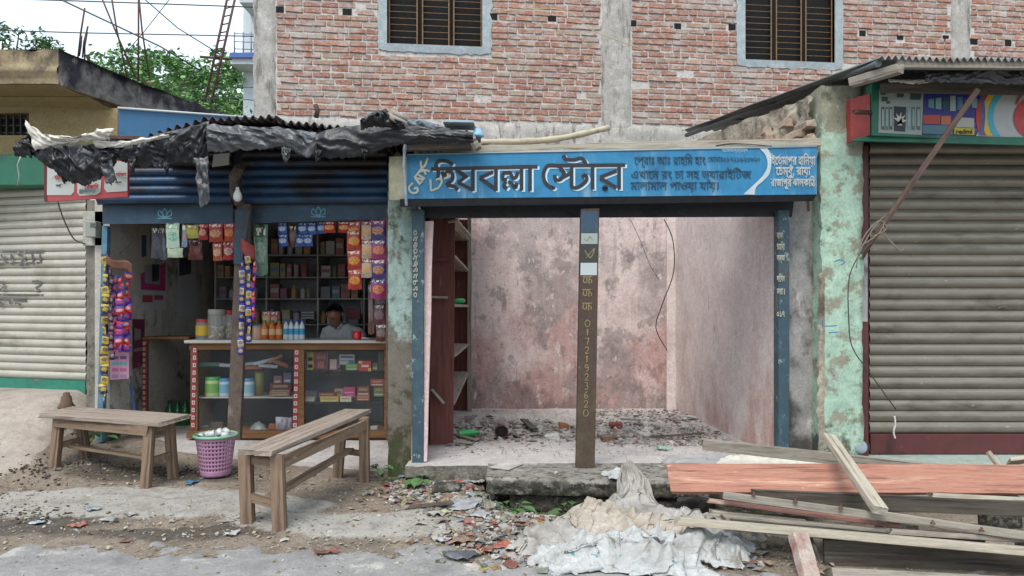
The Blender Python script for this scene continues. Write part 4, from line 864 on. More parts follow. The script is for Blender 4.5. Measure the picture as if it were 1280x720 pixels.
ln('ইেতমাপুর হািনয়া', 963, 206, 56, 13, m_inkp, .03); ln('েচম্বু, রায়া', 963, 219, 50, 13, m_inkp, .03); ln('রাজাপুর ঝালকািঠ', 963, 233, 56, 12, m_inkp, .03)
ln('আিজজিপ্রন্টার্স', 902, 190, 32, 5, m_inkw)
mb = MB(); sw1 = [(949, 185.6), (957, 195), (959, 208), (953, 220), (942, 231), (929, 243)]; sw2 = [(956, 185.4), (961, 196), (959, 216), (951, 226), (942, 234), (940, 243.4)]
A_ = smoothpts([(x, y, 0) for x, y in sw1], 5); B_ = smoothpts([(x + 3, y, 0) for x, y in sw2], 5)
for i in range(len(A_) - 1): mb.quad(NS(A_[i].x, A_[i].y, .002), NS(A_[i + 1].x, A_[i + 1].y, .002), NS(B_[i + 1].x, B_[i + 1].y, .002), NS(B_[i].x, B_[i].y, .002))
mb.build('white_swoosh', mat('swoosh_paint', ['b4bfc2', 'a6b2b6'], 8, .5, .1, 40, layers=(('3b4a50', 14, (1, 1, 1), .68, .72),)), sg)
# timber on top of the sign, lintel behind it
plank('timber_beam', P(556, 189.5, 6.1), P(1022, 179.5, 6.12), .12, .065, 0, m_pl_pale, 'long weathered timber lying along the top of the blue sign', 'timber', rag=.012, seg=16)
lint = tag(MB().hexa([P(531, 273, 6.32), P(990, 271, 6.32), P(990, 271, 6.5), P(531, 273, 6.5), P(500, 196, 6.32), P(1000, 190, 6.32), P(1000, 190, 6.5), P(500, 196, 6.5)]).build('lintel', m_darkiron), 'dark steel lintel across the front under the blue sign', 'lintel')
o = MB().box(-.87, 6.25, 2.22, -.80, 6.33, 2.34)
# shelf unit standing against the left wall
su = thing('bookshelf', 'tall red-brown shelf unit standing against the left wall of the empty shop', 'shelf unit', (-.7, 7.0, FZ))
ux0, ux1 = -.79, -.555
plank('side_panel', (-.685, 7.0, FZ + .01), (-.665, 7.0, 2.48), .225, .025, 0, m_shelfred, parent=su, rag=.004)
plank('side_panel', (-.675, 9.34, FZ), (-.675, 9.34, 2.6), .25, .025, 0, m_shelfred, parent=su)
mb = MB(); mb.box(-.80, 7.02, FZ, -.785, 9.33, 2.6); mb.build('back_panel', m_shelfin, su)
for z in (.62, .98, 1.475, 1.93, 2.33):
    py = 0
    tl = {.62: -.10, .98: .0, 1.475: .0, 1.93: .03, 2.33: .02}[z]
    o = plank('shelf', (-.668, 7.03, z + tl), (-.668, 9.3, z), .225, .03, 0, m_pl_grey, parent=su, rag=.006)
plank('front_post', (-.545, 9.25, FZ), (-.545, 9.25, 3.0), .05, .05, 0, m_pl_grey, parent=su)
plank('stray_batten', P(540, 487, 6.95), P(554, 503, 6.9), .05, .025, .4, m_pl_grey, 'short batten hanging askew across the shelf side panel', 'batten')
plank('loose_shelf_board', P(566, 276, 6.95), P(584, 296, 8.2), .10, .022, .2, m_pl_pale, 'short pale board slipping off the top shelf', 'board')
plank('side_shelf', P(537, 371, 6.9), P(560, 372, 6.9), .07, .02, 0, m_pl_grey, parent=su); plank('side_shelf', P(537, 324, 6.9), P(560, 325, 6.9), .06, .016, 0, m_shelfred, parent=su)

# ------------------------------------------------------------------ right shop: shutter, sign, awning
SYR = 6.48; zs0, zs1 = P(0, 542, SYR).z, 2.93; xr0, xr1 = P(1086, 0, SYR).x, 5.9
rs = MB(); rs.box(xr0 - .02, SYR + .03, .1, xr1, SYR + .08, zs1 + .3); rsh = rs.build('rolling_shutter', plain('2c2925'), gp)
z = zs0 + .005; pr = corr(.098, 7, .022)
while z < zs1:
    mb = MB(); w_ = .004 * rng.uniform(-1, 1)
    for (d0, h0), (d1, h1) in zip(pr, pr[1:]): mb.quad((xr0, SYR + d0 + w_, z + h0), (xr1, SYR + d0 + w_, z + h0), (xr1, SYR + d1 + w_, z + h1), (xr0, SYR + d1 + w_, z + h1), sm=True)
    mb.build('slat', m_shut_r, rsh); z += .1005
MB().bbox(xr0, SYR - .03, P(0, 567, SYR).z, xr1, SYR + .02, zs0, .004).build('bottom_bar', m_maroon, rsh)
mb = MB(); xj0, xj1 = P(1069, 0, 6.3).x, P(1086, 0, 6.3).x; mb.bbox(xj0, 6.3, .06, xj1, 6.5, P(0, 182, 6.3).z, .005); jamb = mb.build('door_jamb', m_maroon, gp)
MB().quad(P(1071, 402, 6.297), P(1084.5, 402, 6.297), P(1084.5, 316, 6.297), P(1076, 330, 6.297)).build('bare_patch', mat('flaked_white', ['a9aaa6', '8f908c'], 6, .8, .2, 30, layers=(('5c4a46', 8, (1, 1, .5), .55, .66),)), jamb)
struct(MB().bbox(2.66, 5.95, -.2, 7, 6.75, P(0, 568, 6.45).z - .004, .01).build('plinth', mat('pale_green_plinth', ['8c9a92', '9ba8a0', '7a867f'], 3, .85, .3, 25, layers=(('6b665c', 4, (1, 1, 1), .55, .7),))))
mb = MB(); mb.box(3.0, 6.85, 0, 7.4, 7.0, 3.3); mb.box(3.0, 6.55, 2.97, 7.4, 6.84, 3.3); mb.build('shop_wall', m_tan, gp)
# sign board over the shutter: green box, posters
KY = 5.95
kp = lambda px, py, l=0: P(px, py, KY) + Vector((0, -l, 0))
ks = thing('phone_shop_sign', 'green-framed sign board with faded phone posters above the roller shutter', 'sign', P(1180, 180, KY))
mb = MB(); mb.hexa([kp(1090, 169), kp(1420, 184), kp(1420, 184) + Vector((0, .1, 0)), kp(1090, 169) + Vector((0, .1, 0)), kp(1090, 104), kp(1420, 104), kp(1420, 104) + Vector((0, .1, 0)), kp(1090, 104) + Vector((0, .1, 0))]); mb.build('backboard', m_dkgreen, ks)
mb = MB(); mb.hexa([kp(1066, 174, -.05), kp(1430, 189, .1), P(1430, 176, 6.4), P(1074, 178, 6.4), kp(1090, 166.5, -.05), kp(1430, 178, .1), P(1430, 172, 6.4), P(1074, 176, 6.4)]); mb.build('sloping_ledge', m_dkgreen, ks)
mb = MB(); mb.hexa([kp(1074, 172, -.15), kp(1089, 168, -.02), kp(1089, 168, -.1), kp(1074, 172, -.3), kp(1074, 117, -.15), kp(1089, 116, -.02), kp(1089, 116, -.1), kp(1074, 117, -.3)]); mb.build('red_end_panel', mat('red_end', ['9c3a34', '8b312d'], 5, .6, .2, 30, layers=(('c8c0ba', 20, (1, 1, 1), .68, .72),)), ks)
def pq(name, pts, m, l=.004, par=None):
    mb = MB(); n = len(pts); i0 = 0; mb.v = [kp(x, y, l) for x, y in pts]; mb.f = [tuple(range(n - 1, -1, -1))]; mb.mi = [0]; mb.sm = [False]
    return mb.build(name, m, par or ks)
fade = lambda h: mat('print_' + h, [h], rough=.5, bump=.05, layers=(('8a8a84', 7, (1, 1, 1), .58, .8),))
p1 = pq('poster', [(1098.5, 112), (1154, 115), (1152, 169), (1097.5, 166)], fade('8f9a92'))
for x, w, c in ((1101, 4, '42504c'), (1106, 4, '5c6c68'), (1111, 4, '4c5854'), (1133, 5, '6f8f9c'), (1139, 4, '4d6d68'), (1145, 5, '56655f')):
    pq('phone_print', [(x, 134), (x + w, 134), (x + w, 163), (x, 162)], fade(c), .007)
    pq('phone_screen', [(x + .8, 137), (x + w - .8, 137), (x + w - .8, 158), (x + .8, 158)], fade('8d9d9a'), .009)
pq('phone_print', [(1117, 133), (1132, 134), (1131, 165), (1117, 164)], fade('222c30'), .007)
pl = [(1124 + (9.5 if k % 2 == 0 else 4.0) * math.cos(math.pi * k / 9) , 151 - (11 if k % 2 == 0 else 4.5) * math.sin(math.pi * k / 9)) for k in range(10)]
pq('flower_print', pl + [(1120, 157), (1128, 157)][::-1], fade('b9bcae'), .010)
for (x, y, w, h) in ((1101, 114, 7, 5), (1102, 121, 8, 6), (1121, 117, 9, 5), (1138, 116, 14, 9), (1108, 126, 5, 4)): pq('small_print', [(x, y), (x + w, y + 1), (x + w - 2, y + h), (x - 1, y + h)], fade('3f4f4c'), .007)
p2 = pq('poster', [(1154.6, 115), (1222, 117), (1228, 130), (1227, 155), (1219, 170), (1152.6, 168)], fade('2f2f78'))
for k in range(7): x = 1160 + k * 9; pq('phone_print', [(x, 120 + abs(k - 3) * 1.5), (x + 7, 120 + abs(k - 3)), (x + 7, 139 - abs(k - 3)), (x, 139 - abs(k - 3) * 1.5)], fade(['5f8a8a', '6f9a90', '274f50', '8fa39a', '4a6f86', '3c4d70', '70929a'][k]), .007)
pq('red_print', [(1153.5, 144), (1175, 144), (1174.5, 155.5), (1153.5, 155)], fade('a84838'), .007); pq('orange_print', [(1176, 145), (1188, 145), (1188, 156), (1175.5, 156)], fade('b5693f'), .007)
pq('teal_print', [(1153, 156.5), (1190, 157), (1190, 168.5), (1152.7, 167)], fade('4f7380'), .007)
pq('pale_print', [(1200, 147), (1217, 148), (1217, 160), (1194, 159)], fade('a9a99c'), .007)
yl = pq('yellow_print', [(1192, 159.5), (1217.5, 161), (1217, 169), (1192, 168)], fade('b5a730'), .009)
o = text('redmi', .052, m_ink, kp(1194, 167.5, .012), yl, bev=.03, width=.135, font_fill=False)
pq('poster', [(1223, 117), (1430, 120), (1430, 180), (1219.5, 170), (1228, 155), (1229, 130)], fade('a7aaa6'), .003)
def arc(cx, cy, rx, ry, a0, a1, w, c, l):
    mb = MB(); n = 20
    for i in range(n):
        t0, t1 = [a0 + (a1 - a0) * k / n for k in (i, i + 1)]
        f_ = lambda t, r: (lambda X_: kp(X_, max(118.5, min(cy + (ry + r) * math.sin(t), 169 + (X_ - 1219) * .047)), l))(min(cx + (rx + r) * math.cos(t), 1429))
        mb.quad(f_(t0, 0), f_(t1, 0), f_(t1, w), f_(t0, w))
    mb.build('ring_print', fade(c), ks)
arc(1286, 146, 45, 40, 2.2, 4.1, 7, '3fa0b5', .0065); arc(1286, 146, 52.5, 48, 2.3, 4.0, 7, 'c9a63c', .0072); arc(1286, 146, 60, 54, 2.35, 3.9, 7, 'a83a30', .0079)
arc(1187, 143, 40, 60, -.42, .46, 4, '2f5f9a', .0086)
arc(1292, 148, 0, 0, 1.3, 5.2, 26, 'b03a38', .0093); arc(1290, 138, 8, 8, 3.6, 5.6, 4, 'a7aaa6', .0100)
arc(1296, 138, 26, 26, 3.4, 5.4, 3, 'a7463f', .0107)
plank('bamboo_stub', P(1067, 140, 5.75), P(1092, 141, 6.0), .03, .03, .5, m_rust, 'short rusty pipe poking out left of the phone sign', 'pipe')
# tin awning (corrugated), beams, leaning pole
def wavy_sheet(name, A, B, C, D, nw, amp, label=None, m=None, cat='roof sheet', nv=8, sag=0, parent=None, phase=0):
    """A-B is the front edge, D-C the back edge; waves run front to back"""
    A, B, C, D = map(Vector, (A, B, C, D)); nrm = (B - A).cross(D - A).normalized(); nrm = nrm if nrm.z > 0 else -nrm
    mb = MB(); mb.grid(lambda u, v: A.lerp(B, u).lerp(D.lerp(C, u), v) + nrm * (amp * math.sin(u * nw * 6.283 + phase) - sag * math.sin(v * 3.14) + .012 * fbm(u * 6, v * 3, amp)), nw * 8, nv)
    o = mb.build(name, m, parent, thick=.003)
    return tag(o, label, cat) if label else o
wavy_sheet('tin_awning', P(1100, 73, 5.45), P(1460, 76, 5.45), P(1310, 156, 10.3), P(852, 164, 10.0), 42, .016, 'grey corrugated tin roof of the right shop, its raw edge slanting up', m_tin_r, 'roof')
plank('rafter', P(1066, 103, 5.75), P(1125, 86, 5.42), .07, .07, 0, m_pl_grey, 'thick pale rafter end sticking out under the tin roof corner', 'rafter')
plank('edge_batten', P(1120, 80, 5.5), P(1440, 82, 5.5), .05, .07, 0, m_pl_grey, 'long grey batten under the front edge of the tin roof', 'batten', seg=12)
mbx = MB(); mbx.tube([P(1098, 79, 5.5), P(1005, 113, 7.0), P(858, 169, 9.8)], .03, 6); tag(mbx.build('edge_pole', m_tin_r), 'dark pole carrying the slanting side edge of the tin roof', 'pole')
plank('rafter_end', P(905, 150, 8.9), P(932, 148, 8.7), .05, .05, 0, m_pl_pale, 'small rafter end poking out under the slanting tin edge', 'rafter')
def drape(name, top, bot, Y, m, label, cat, nu=60, nv=14, fold=.05, seed=0, outv=0, thick=.003, jag=2.0, zf=1):
    """loose sheet hanging between a top line and a bottom line (photo measurements at distance Y)"""
    mb = MB(); x0, x1 = top[0][0], top[-1][0]; bx0, bx1 = bot[0][0], bot[-1][0]
    def fn(u, v):
        pt = (lerp(x0, x1, u), interp(top, lerp(x0, x1, u))); pb = (lerp(bx0, bx1, u), interp(bot, lerp(bx0, bx1, u)) + jag * fbm(u * 22, 1, seed))
        x = lerp(pt[0], pb[0], v); y = lerp(pt[1], pb[1], v)
        w = 1 - abs(noise.noise(Vector((u * 9 + v * 2.2, v * 2.5 - u * 3, seed)))) * 2.2; w2 = 1 - abs(noise.noise(Vector((u * 21 - v * 4, v * 6, seed + 9)))) * 2
        return P(x, y, Y) + Vector((0, -fold * w * (.35 + .65 * math.sin(math.pi * min(1, v * .9 + .1))) - fold * .35 * w2 - outv * math.sin(math.pi * v), .012 * w2 * zf))
    mb.grid(fn, nu, nv); o = mb.build(name, m, thick=thick); return tag(o, label, cat)
drape('hanging_tarpaulin', [(1155, 92), (1190, 92), (1236, 76), (1262, 90), (1330, 96)], [(1155, 104), (1190, 106), (1236, 106), (1275, 108), (1330, 112)], 5.62, m_tarp_g, 'grey plastic sheet sagging behind the top of the leaning pole', 'tarpaulin', fold=.03)
tag(MB().hexa([P(1100, 116, 5.8), P(1430, 122, 5.8), P(1430, 122, 6.0), P(1100, 116, 6.0), P(1100, 104, 5.8), P(1430, 100, 5.8), P(1430, 100, 6.0), P(1100, 104, 6.0)]).build('shadow_board', m_pl_dark), 'dark board standing in for shadow along the phone sign top', 'board')  # dark wood stands in for the shade below the awning edge
drape('pale_strip', [(1110, 101), (1150, 101), (1188, 99)], [(1110, 104), (1150, 106), (1188, 101)], 5.78, m_wsheet, 'thin strip of pale sheet tucked above the phone sign', 'sheet', fold=.01, nu=20, nv=4, jag=.3)
plank('support_pole', P(1222, 112, 5.62), P(1078, 318, 6.12), .042, .042, .3, wood('brown_pole', ['5e4a42', '6d574d', '4d3c35'], '33261f'), 'brown wooden pole leaning across the shutter from the awning', 'pole', seg=10, rag=.004)
def wire(pts, Y, r_, m, label, name='wire', cat='wire'):
    pts = [Vector((p[0], p[1], p[2] if len(p) > 2 else Y)) for p in pts]; sp = smoothpts(pts, 6)
    return tag(MB().tube([P(p.x, p.y, p.z) for p in sp], r_, 5).build(name, m), label, cat)
wire([(1103, 272), (1088, 290), (1082, 305), (1062, 345), (1061, 400), (1066, 435), (1090, 470), (1120, 512)], 6.1, .005, plain('3a3a3a'), 'thin cable trailing down beside the maroon jamb')
for i, pts in enumerate(([(1072, 318), (1092, 285), (1107, 270), (1100, 290), (1080, 305)], [(1104, 280), (1108, 296), (1127, 316), (1112, 300), (1100, 290)], [(1070, 335), (1078, 300), (1098, 276), (1108, 286), (1090, 296)])):
    wire(pts, 6.0, .005, mat('binding_wire', ['6f6a60', '84796b'], 20, .6), ['grey binding wire looped tightest round the pole foot', 'loose end of binding wire sticking out right of the pole', 'long binding wire hanging down left of the pole'][i], 'binding_wire')['group'] = 'binding wire on the leaning pole'
wire([(1118, 520), (1119, 530), (1117, 540), (1119, 548)], 6.38, .009, plain('c9c7c0'), 'white scrap of string hanging low on the shutter', 'string', 'string')
# padlock hasp at the shutter foot
lk = thing('paint_tin_lid', 'round pale metal lid lying against the maroon jamb foot', 'lid', P(1075, 566, 6.2))
MB().lathe([(0, 0), (.05, 0), (.056, .004), (.056, .02), (.046, .024), (0, .02)], (0, 0, 0), 20).build('disc', mat('pale_tin', ['8f9ba3', 'a3afb6'], 8, .4, .1, 40, metal=.5), lk).rotation_euler = (R(80), 0, 0)
lk.children[0].data.transform(Matrix.Translation(wloc(lk))); lk.children[0].location = (0, 0, .05)
MB().tube([wloc(lk) + Vector((.05 + .03 * math.sin(a), 0, .05 + .045 * math.cos(a))) for a in [k * .4 for k in range(9)]], .005, 6).build('bail', m_rust, lk)
# graffiti scraps on the mint pillar
sc = thing('paint_marks', 'faint blue brush marks on the mint pillar', 'paint marks', P(1048, 330, 6.14))
mb = MB(); strokes(mb, [['c', (1043, 327), (1050, 325), (1056, 328), (1051, 331)], [(1028, 400), (1029, 408)], [(1031, 408), (1046, 407)], [(1036, 416), (1048, 415)]], 1.3, lambda x, y, l: P(x, y, 6.15) + Vector((0, -l, 0))); mb.build('marks', plain('2e6ea0'), sc)

# ------------------------------------------------------------------ the grocery shop
gs = thing('grocery_shop', 'open-fronted grocery shop with blue fascia and a dark interior', 'shop', (-2.5, 6.75, .1))
m_inwall = mat('grimy_inner_wall', ['aaa59c', 'b5b0a7', '9b968d'], 2, .9, .3, 25, layers=(('45413b', 2.5, (1, 1, .6), .52, .7), ('3f4a33', 3, (1, 1, 1), .6, .74, 1.0, .2, .12)))
LX = -3.80
MB().hexa([(LX - .14, 6.8, 0), (LX, 6.8, 0), (LX + .02, 9.3, 0), (LX - .12, 9.3, 0), (LX - .14, 6.8, 3.0), (LX, 6.8, 3.0), (LX + .02, 9.3, 3.0), (LX - .12, 9.3, 3.0)]).build('left_wall', m_inwall, gs)
MB().box(-4.0, 9.2, 0, -1.0, 9.35, 3.3).build('back_wall', mat('dark_back_wall', ['97979a', 'a3a3a5'], 2), gs)
MB().box(-1.08, 6.57, 0, -1.0, 9.2, 3.0).build('right_wall', m_inwall, gs)
MB().box(-3.95, 6.9, 2.72, -1.0, 9.3, 2.76).build('ceiling', plain('4a4038'), gs)
mb = MB()   # step and floor
def stf(u, v):
    x = lerp(-3.95, -1.0, u); y = lerp(lerp(6.98, 6.62, u) - .3 * 0, 9.2, v); return Vector((x, y, lerp(.19, .14, min(1, v * 9)) * 1 - .10 * u * (1 - min(1, v * 9)) + .006 * fbm(x * 3, y * 3, 1)))
zs = lambda u: lerp(.165, -.01, u ** 1.0)
mb.grid(lambda u, v: Vector((lerp(-3.78, -1.05, u), lerp(lerp(6.75, 6.5, u) + .012 * fbm(u * 14, 1, 2), 7.02, v), lerp(zs(u), .165, v) + .005 * fbm(u * 9, v * 4, 1))), 60, 8)
mb.grid(lambda u, v: Vector((lerp(-3.78, -1.05, u), lerp(6.75, 6.5, u) + .012 * fbm(u * 14, 1, 2) - .006 * math.sin(v * 3), lerp(-.1, zs(u) + .005 * fbm(u * 9, 0, 1), v))), 60, 5)
mb.grid(lambda u, v: Vector((lerp(-3.78, -1.05, u), lerp(7.02, 9.2, v), .165)), 6, 6)
mb.build('floor', m_floor, gs)['kind'] = 'structure'
# outside pillar, meter and blue posts
tag(pillar(MB(), yx(108, 6.85), yx(128, 6.85), 6.85, 7.1, .0, P(0, 250, 6.85).z, .014, seed=9).build('cement_pillar', m_pillar_c), 'rough cement pillar left of the grocery shop, under the meter box', 'pillar')
plank('bright_blue_post', P(133, 283, 6.72), P(126.5, 512 + 40, 6.72), .052, .06, 0, m_bluebright, 'bright blue narrow post at the left edge of the grocery shop', 'post', rag=.003)
mt = thing('meter_box', 'grey electric meter box on a white board on the cement pillar', 'meter', P(118, 307, 6.83))
MB().bbox(yx(105, 6.82), 6.80, P(0, 307, 6.8).z, yx(131, 6.82), 6.84, P(0, 264, 6.8).z, .003).build('mounting_board', mat('white_board', ['a9a89e', '9b9a8e'], 5), mt)
MB().bbox(yx(111, 6.76), 6.70, P(0, 297, 6.75).z, yx(124, 6.76), 6.8, P(0, 277, 6.75).z, .006).build('meter_body', plain('8d9088'), mt)
MB().bbox(yx(113, 6.7), 6.695, P(0, 284, 6.7).z, yx(121, 6.7), 6.71, P(0, 279, 6.7).z, .001).build('dial_window', plain('4c5450'), mt)
wire([(72, 252), (80, 275), (92, 298), (106, 305)], 6.78, .007, plain('26272a'), 'black cable drooping from the banner to the meter box', 'cable', 'cable')
# fascia: two blue beams and blue pelmet slats above
MB().hexa([P(128, 280, 6.62), P(291, 279, 6.62), P(291, 279, 6.7), P(128, 280, 6.7), P(128, 256, 6.62), P(291, 254, 6.62), P(291, 254, 6.7), P(128, 256, 6.7)]).build('fascia_board', m_bluedark, gs)
MB().hexa([P(314, 279, 6.62), P(486, 274, 6.62), P(486, 274, 6.7), P(314, 279, 6.7), P(314, 254, 6.62), P(486, 252, 6.62), P(486, 252, 6.7), P(314, 254, 6.7)]).build('fascia_board', m_bluedark, gs)
for i in range(6):
    y1_ = 254.5 - i * 11.3; y0_ = y1_ - 11.0
    for (a, b) in ((122, 290), (304, 484)):
        mb = MB(); n = 5
        for k in range(n):
            h0, h1 = k / n, (k + 1) / n; d0, d1 = [-.028 * math.sin(math.pi * h) ** .8 for h in (h0, h1)]
            mb.quad(P(a, lerp(y1_, y0_, h0), 6.56) + Vector((0, d0, 0)), P(b, lerp(y1_, y0_, h0) - 1, 6.56) + Vector((0, d0, 0)), P(b, lerp(y1_, y0_, h1) - 1, 6.56) + Vector((0, d1, 0)), P(a, lerp(y1_, y0_, h1), 6.56) + Vector((0, d1, 0)), sm=True)
        mb.build('slat', m_blueshut, gs)
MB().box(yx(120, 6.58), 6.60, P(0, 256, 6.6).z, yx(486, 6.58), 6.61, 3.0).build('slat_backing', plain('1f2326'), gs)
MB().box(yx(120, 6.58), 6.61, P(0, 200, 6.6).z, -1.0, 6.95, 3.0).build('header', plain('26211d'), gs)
for cx, cy in ((206, 267), (398, 265)):     # painted lotus stencils
    mb = MB(); strokes(mb, [['c', (cx, cy + 5), (cx - 3, cy), (cx, cy - 6), (cx + 3, cy), (cx, cy + 5)], ['c', (cx, cy + 5), (cx - 8, cy + 2), (cx - 7, cy - 4), (cx - 2, cy + 1)], ['c', (cx, cy + 5), (cx + 8, cy + 2), (cx + 7, cy - 4), (cx + 2, cy + 1)], [(cx - 9, cy + 6), (cx + 9, cy + 6)]], 1.2, lambda x, y, l: P(x, y, 6.617) + Vector((0, -l, 0)))
    mb.build('lotus_stencil', mat('stencil_blue_white', ['6d9db0', '5a8ba0']), gs)
# middle post (blue top, brown below) and the timber prop
plank('grocery_post', P(306, 256, 6.52), P(293, 549, 6.5), .118, .06, 0, m_brownpost, 'worn brown post in the middle of the grocery front, candy strips hanging on it', 'post', rag=.003)
tag(MB().hexa([P(292, 330, 6.46), P(302, 330, 6.46), P(302, 330, 6.485), P(292, 330, 6.485), P(294, 262, 6.46), P(313, 262, 6.46), P(313, 262, 6.485), P(294, 262, 6.485)]).build('blue_facing', m_bluedark), 'blue painted facing on the upper part of the grocery post', 'facing')
tag(MB().tube([P(300, 256, 6.42), P(294, 240, 6.4), P(293, 222, 6.36), P(300, 208, 6.3)], [.045, .05, .05, .045], 8).build('brown_prop', m_brownpost), 'bent brown prop under the tin above the grocery post', 'prop')
# right edge of the shop front: brown board with a strip of square stickers, dull boards
plank('brown_edge_board', P(488, 262, 6.45), P(488, 550, 6.45), .075, .03, 0, m_brownpost, 'brown board at the right edge of the grocery shop, sticker strip up its side', 'board', rag=.003)
plank('olive_edge_board', P(497, 262, 6.42), P(493, 581, 6.4), .085, .05, 0, mat('olive_board', ['5d5546', '6b6250', '4e473a'], 5, .8, .4, 30, layers=(('3d372e', 4, (1, 1, .4), .55, .7),)), 'worn olive board standing against the mint pillar', 'board', rag=.003)
def sticker_strip(x0, y0, x1, y1, n, Y, w, label, squares=True):
    t = thing('sticker_strip', label, 'sticker strip', P((x0 + x1) / 2, max(y0, y1), Y))
    mb = MB(); hw = w / 2; mb.quad(P(x1 - hw, y1, Y), P(x1 + hw, y1, Y), P(x0 + hw, y0, Y), P(x0 - hw, y0, Y)); mb.build('red_backing', plain('8f2636'), t)
    for i in range(n):
        q = (i + .5) / n; x = lerp(x0, x1, q); y = lerp(y0, y1, q); h = abs(y1 - y0) / n * .27; k = hw * .78
        MB().quad(P(x - k, y + h, Y - .003), P(x + k, y + h, Y - .003), P(x + k, y - h, Y - .003), P(x - k, y - h, Y - .003)).build('sticker', plain('c3b3ad'), t)
        MB().quad(P(x - k * .45, y + h * .5, Y - .005), P(x + k * .45, y + h * .5, Y - .005), P(x + k * .45, y - h * .5, Y - .005), P(x - k * .45, y - h * .5, Y - .005)).build('printed_mark', plain('96514f'), t)
sticker_strip(491, 272, 488.5, 372, 14, 6.42, 5, 'narrow strip of red and white stickers beside the hanging crisps')
# the display counter
CY = 7.0
dc_ = thing('display_counter', 'glass-fronted wooden display counter with white top in the grocery shop', 'counter', P(360, 548, CY))
dc0 = wloc(dc_)
cx0, cx1 = yx(236, CY), yx(486, CY); cz0, cz1 = P(0, 548, CY).z, P(0, 429, CY).z; D1 = CY + .5
MB().bbox(cx0 - .03, CY - .04, cz1, cx1 + .02, D1 + .02, cz1 + .03, .004).build('counter_top', m_lamin, dc_)
def wb(nm, x0, y0, z0, x1, y1, z1, m=m_case, par=None): return MB().bbox(x0, y0, z0, x1, y1, z1, .003).build(nm, m, par or dc_)
wb('top_rail', cx0, CY, cz1 - .065, cx1, CY + .03, cz1 - .003); wb('bottom_rail', cx0 - .02, CY - .01, cz0, cx1, D1, cz0 + .07)
for a, b in ((238, 247), (367, 380), (480, 487)): wb('upright', yx(a, CY), CY - .002, cz0 + .073, yx(b, CY), CY + .035, cz1 - .067)
wb('side_panel', cx0, CY + .04, cz0 + .073, cx0 + .02, D1, cz1 - .003); wb('back_panel', cx0 + .022, D1 - .012, cz0 + .073, cx1, D1, cz1 - .003, plain('2e3032'))
CZ1, CZ2 = P(0, 496, CY).z, P(0, 462, CY).z
CZ3 = P(0, 461, CY).z; CZ2b = P(0, 502, CY).z
for x0, x1, zz, mm in ((cx0 + .03, yx(368, CY), P(0, 497, CY).z, m_lamin), (yx(380, CY), cx1, P(0, 503, CY).z, m_glass), (cx0 + .03, yx(368, CY), P(0, 459, CY).z, m_glass), (yx(380, CY), cx1, P(0, 463, CY).z, m_glass)):
    MB().box(x0, CY + .06, zz - .014, x1, D1 - .02, zz - .004).build('shelf', mm, dc_)
for a, b in ((248, 366), (381, 479)): MB().box(yx(a, CY), CY + .012, cz0 + .075, yx(b, CY), CY + .016, cz1 - .068).build('glass_pane', m_glass, dc_)
sticker_strip(243.5, 433, 241, 536, 11, CY - .008, 5, 'red strip of square white stickers up the left upright of the counter')
sticker_strip(371, 436, 368.5, 536, 11, CY - .008, 5.5, 'red strip of square white stickers up the middle upright of the counter')
tag(wb('side_counter', yx(168, 7.4), 7.38, P(0, 424, 7.4).z, yx(237, 7.4), 7.8, P(0, 421, 7.4).z, m_case), 'thin board joining the counter to the poster wall', 'board'); bpy.data.objects['side_counter'].parent = None; bpy.data.objects['side_counter'].location = dc0
sticker_strip(180, 426, 180, 515, 13, 7.37, 4, 'dull sticker strip on the leg of the side board')
tag(MB().box(yx(177, 7.4), 7.39, .165, yx(184, 7.4), 7.43, P(0, 424, 7.4).z).build('timber_stand', m_case), 'leg carrying the thin side board by the poster wall', 'leg post')

# goods: builders in local coordinates, base at z = 0
def set_loc(t, loc): t.location = loc; return t
def pouch_mat(a, b, c, kind='spot'):
    nm = 'pouch_' + kind + a + b + c
    if nm in MC: return MC[nm]
    q = NT(nm); v = q.coord('O'); sp = q.n('ShaderNodeSeparateXYZ'); q.set(sp.inputs[0], v)
    dx = q.math('DIVIDE', sp.outputs[0], .055); dz = q.math('DIVIDE', q.math('ADD', sp.outputs[2], -.085), .05)
    dist = q.math('SQRT', q.math('ADD', q.math('MULTIPLY', dx, dx), q.math('MULTIPLY', dz, dz)))
    nz = q.noise(v, 60, detail=3); f = q.mr(q.math('ADD', dist, q.math('MULTIPLY', nz, .5)), .95, 1.05)
    base = q.mix(q.mr(sp.outputs[2], .138, .142), col4(a), col4(c)); base = q.mix(q.mr(q.noise(v, 45, (1, 1, 3), detail=2), .60, .63), base, col4(c))
    cc = q.mix(f, q.ramp(q.noise(v, 70, detail=3), [b, a], .42, .66), base)
    band = 0.0 if kind != 'spot' else q.math('MULTIPLY', q.mr(sp.outputs[2], .146, .148), q.mr(sp.outputs[2], .175, .173)); cc = cc if kind != 'spot' else q.mix(q.math('MULTIPLY', band, q.mr(q.noise(v, 70, (1, 1, .4), detail=1), .48, .52)), cc, col4('d8d0c4'))
    q.set(q.b.inputs['Base Color'], cc); q.b.inputs['Roughness'].default_value = .3; q.b.inputs['Specular IOR Level'].default_value = .6
    bm = q.n('ShaderNodeBump'); bm.inputs['Strength'].default_value = .5; bm.inputs['Distance'].default_value = .01; q.set(bm.inputs['Height'], q.noise(v, 22, (1, 1, .5))); q.t.links.new(bm.outputs[0], q.b.inputs['Normal'])
    MC[nm] = q.m; return q.m
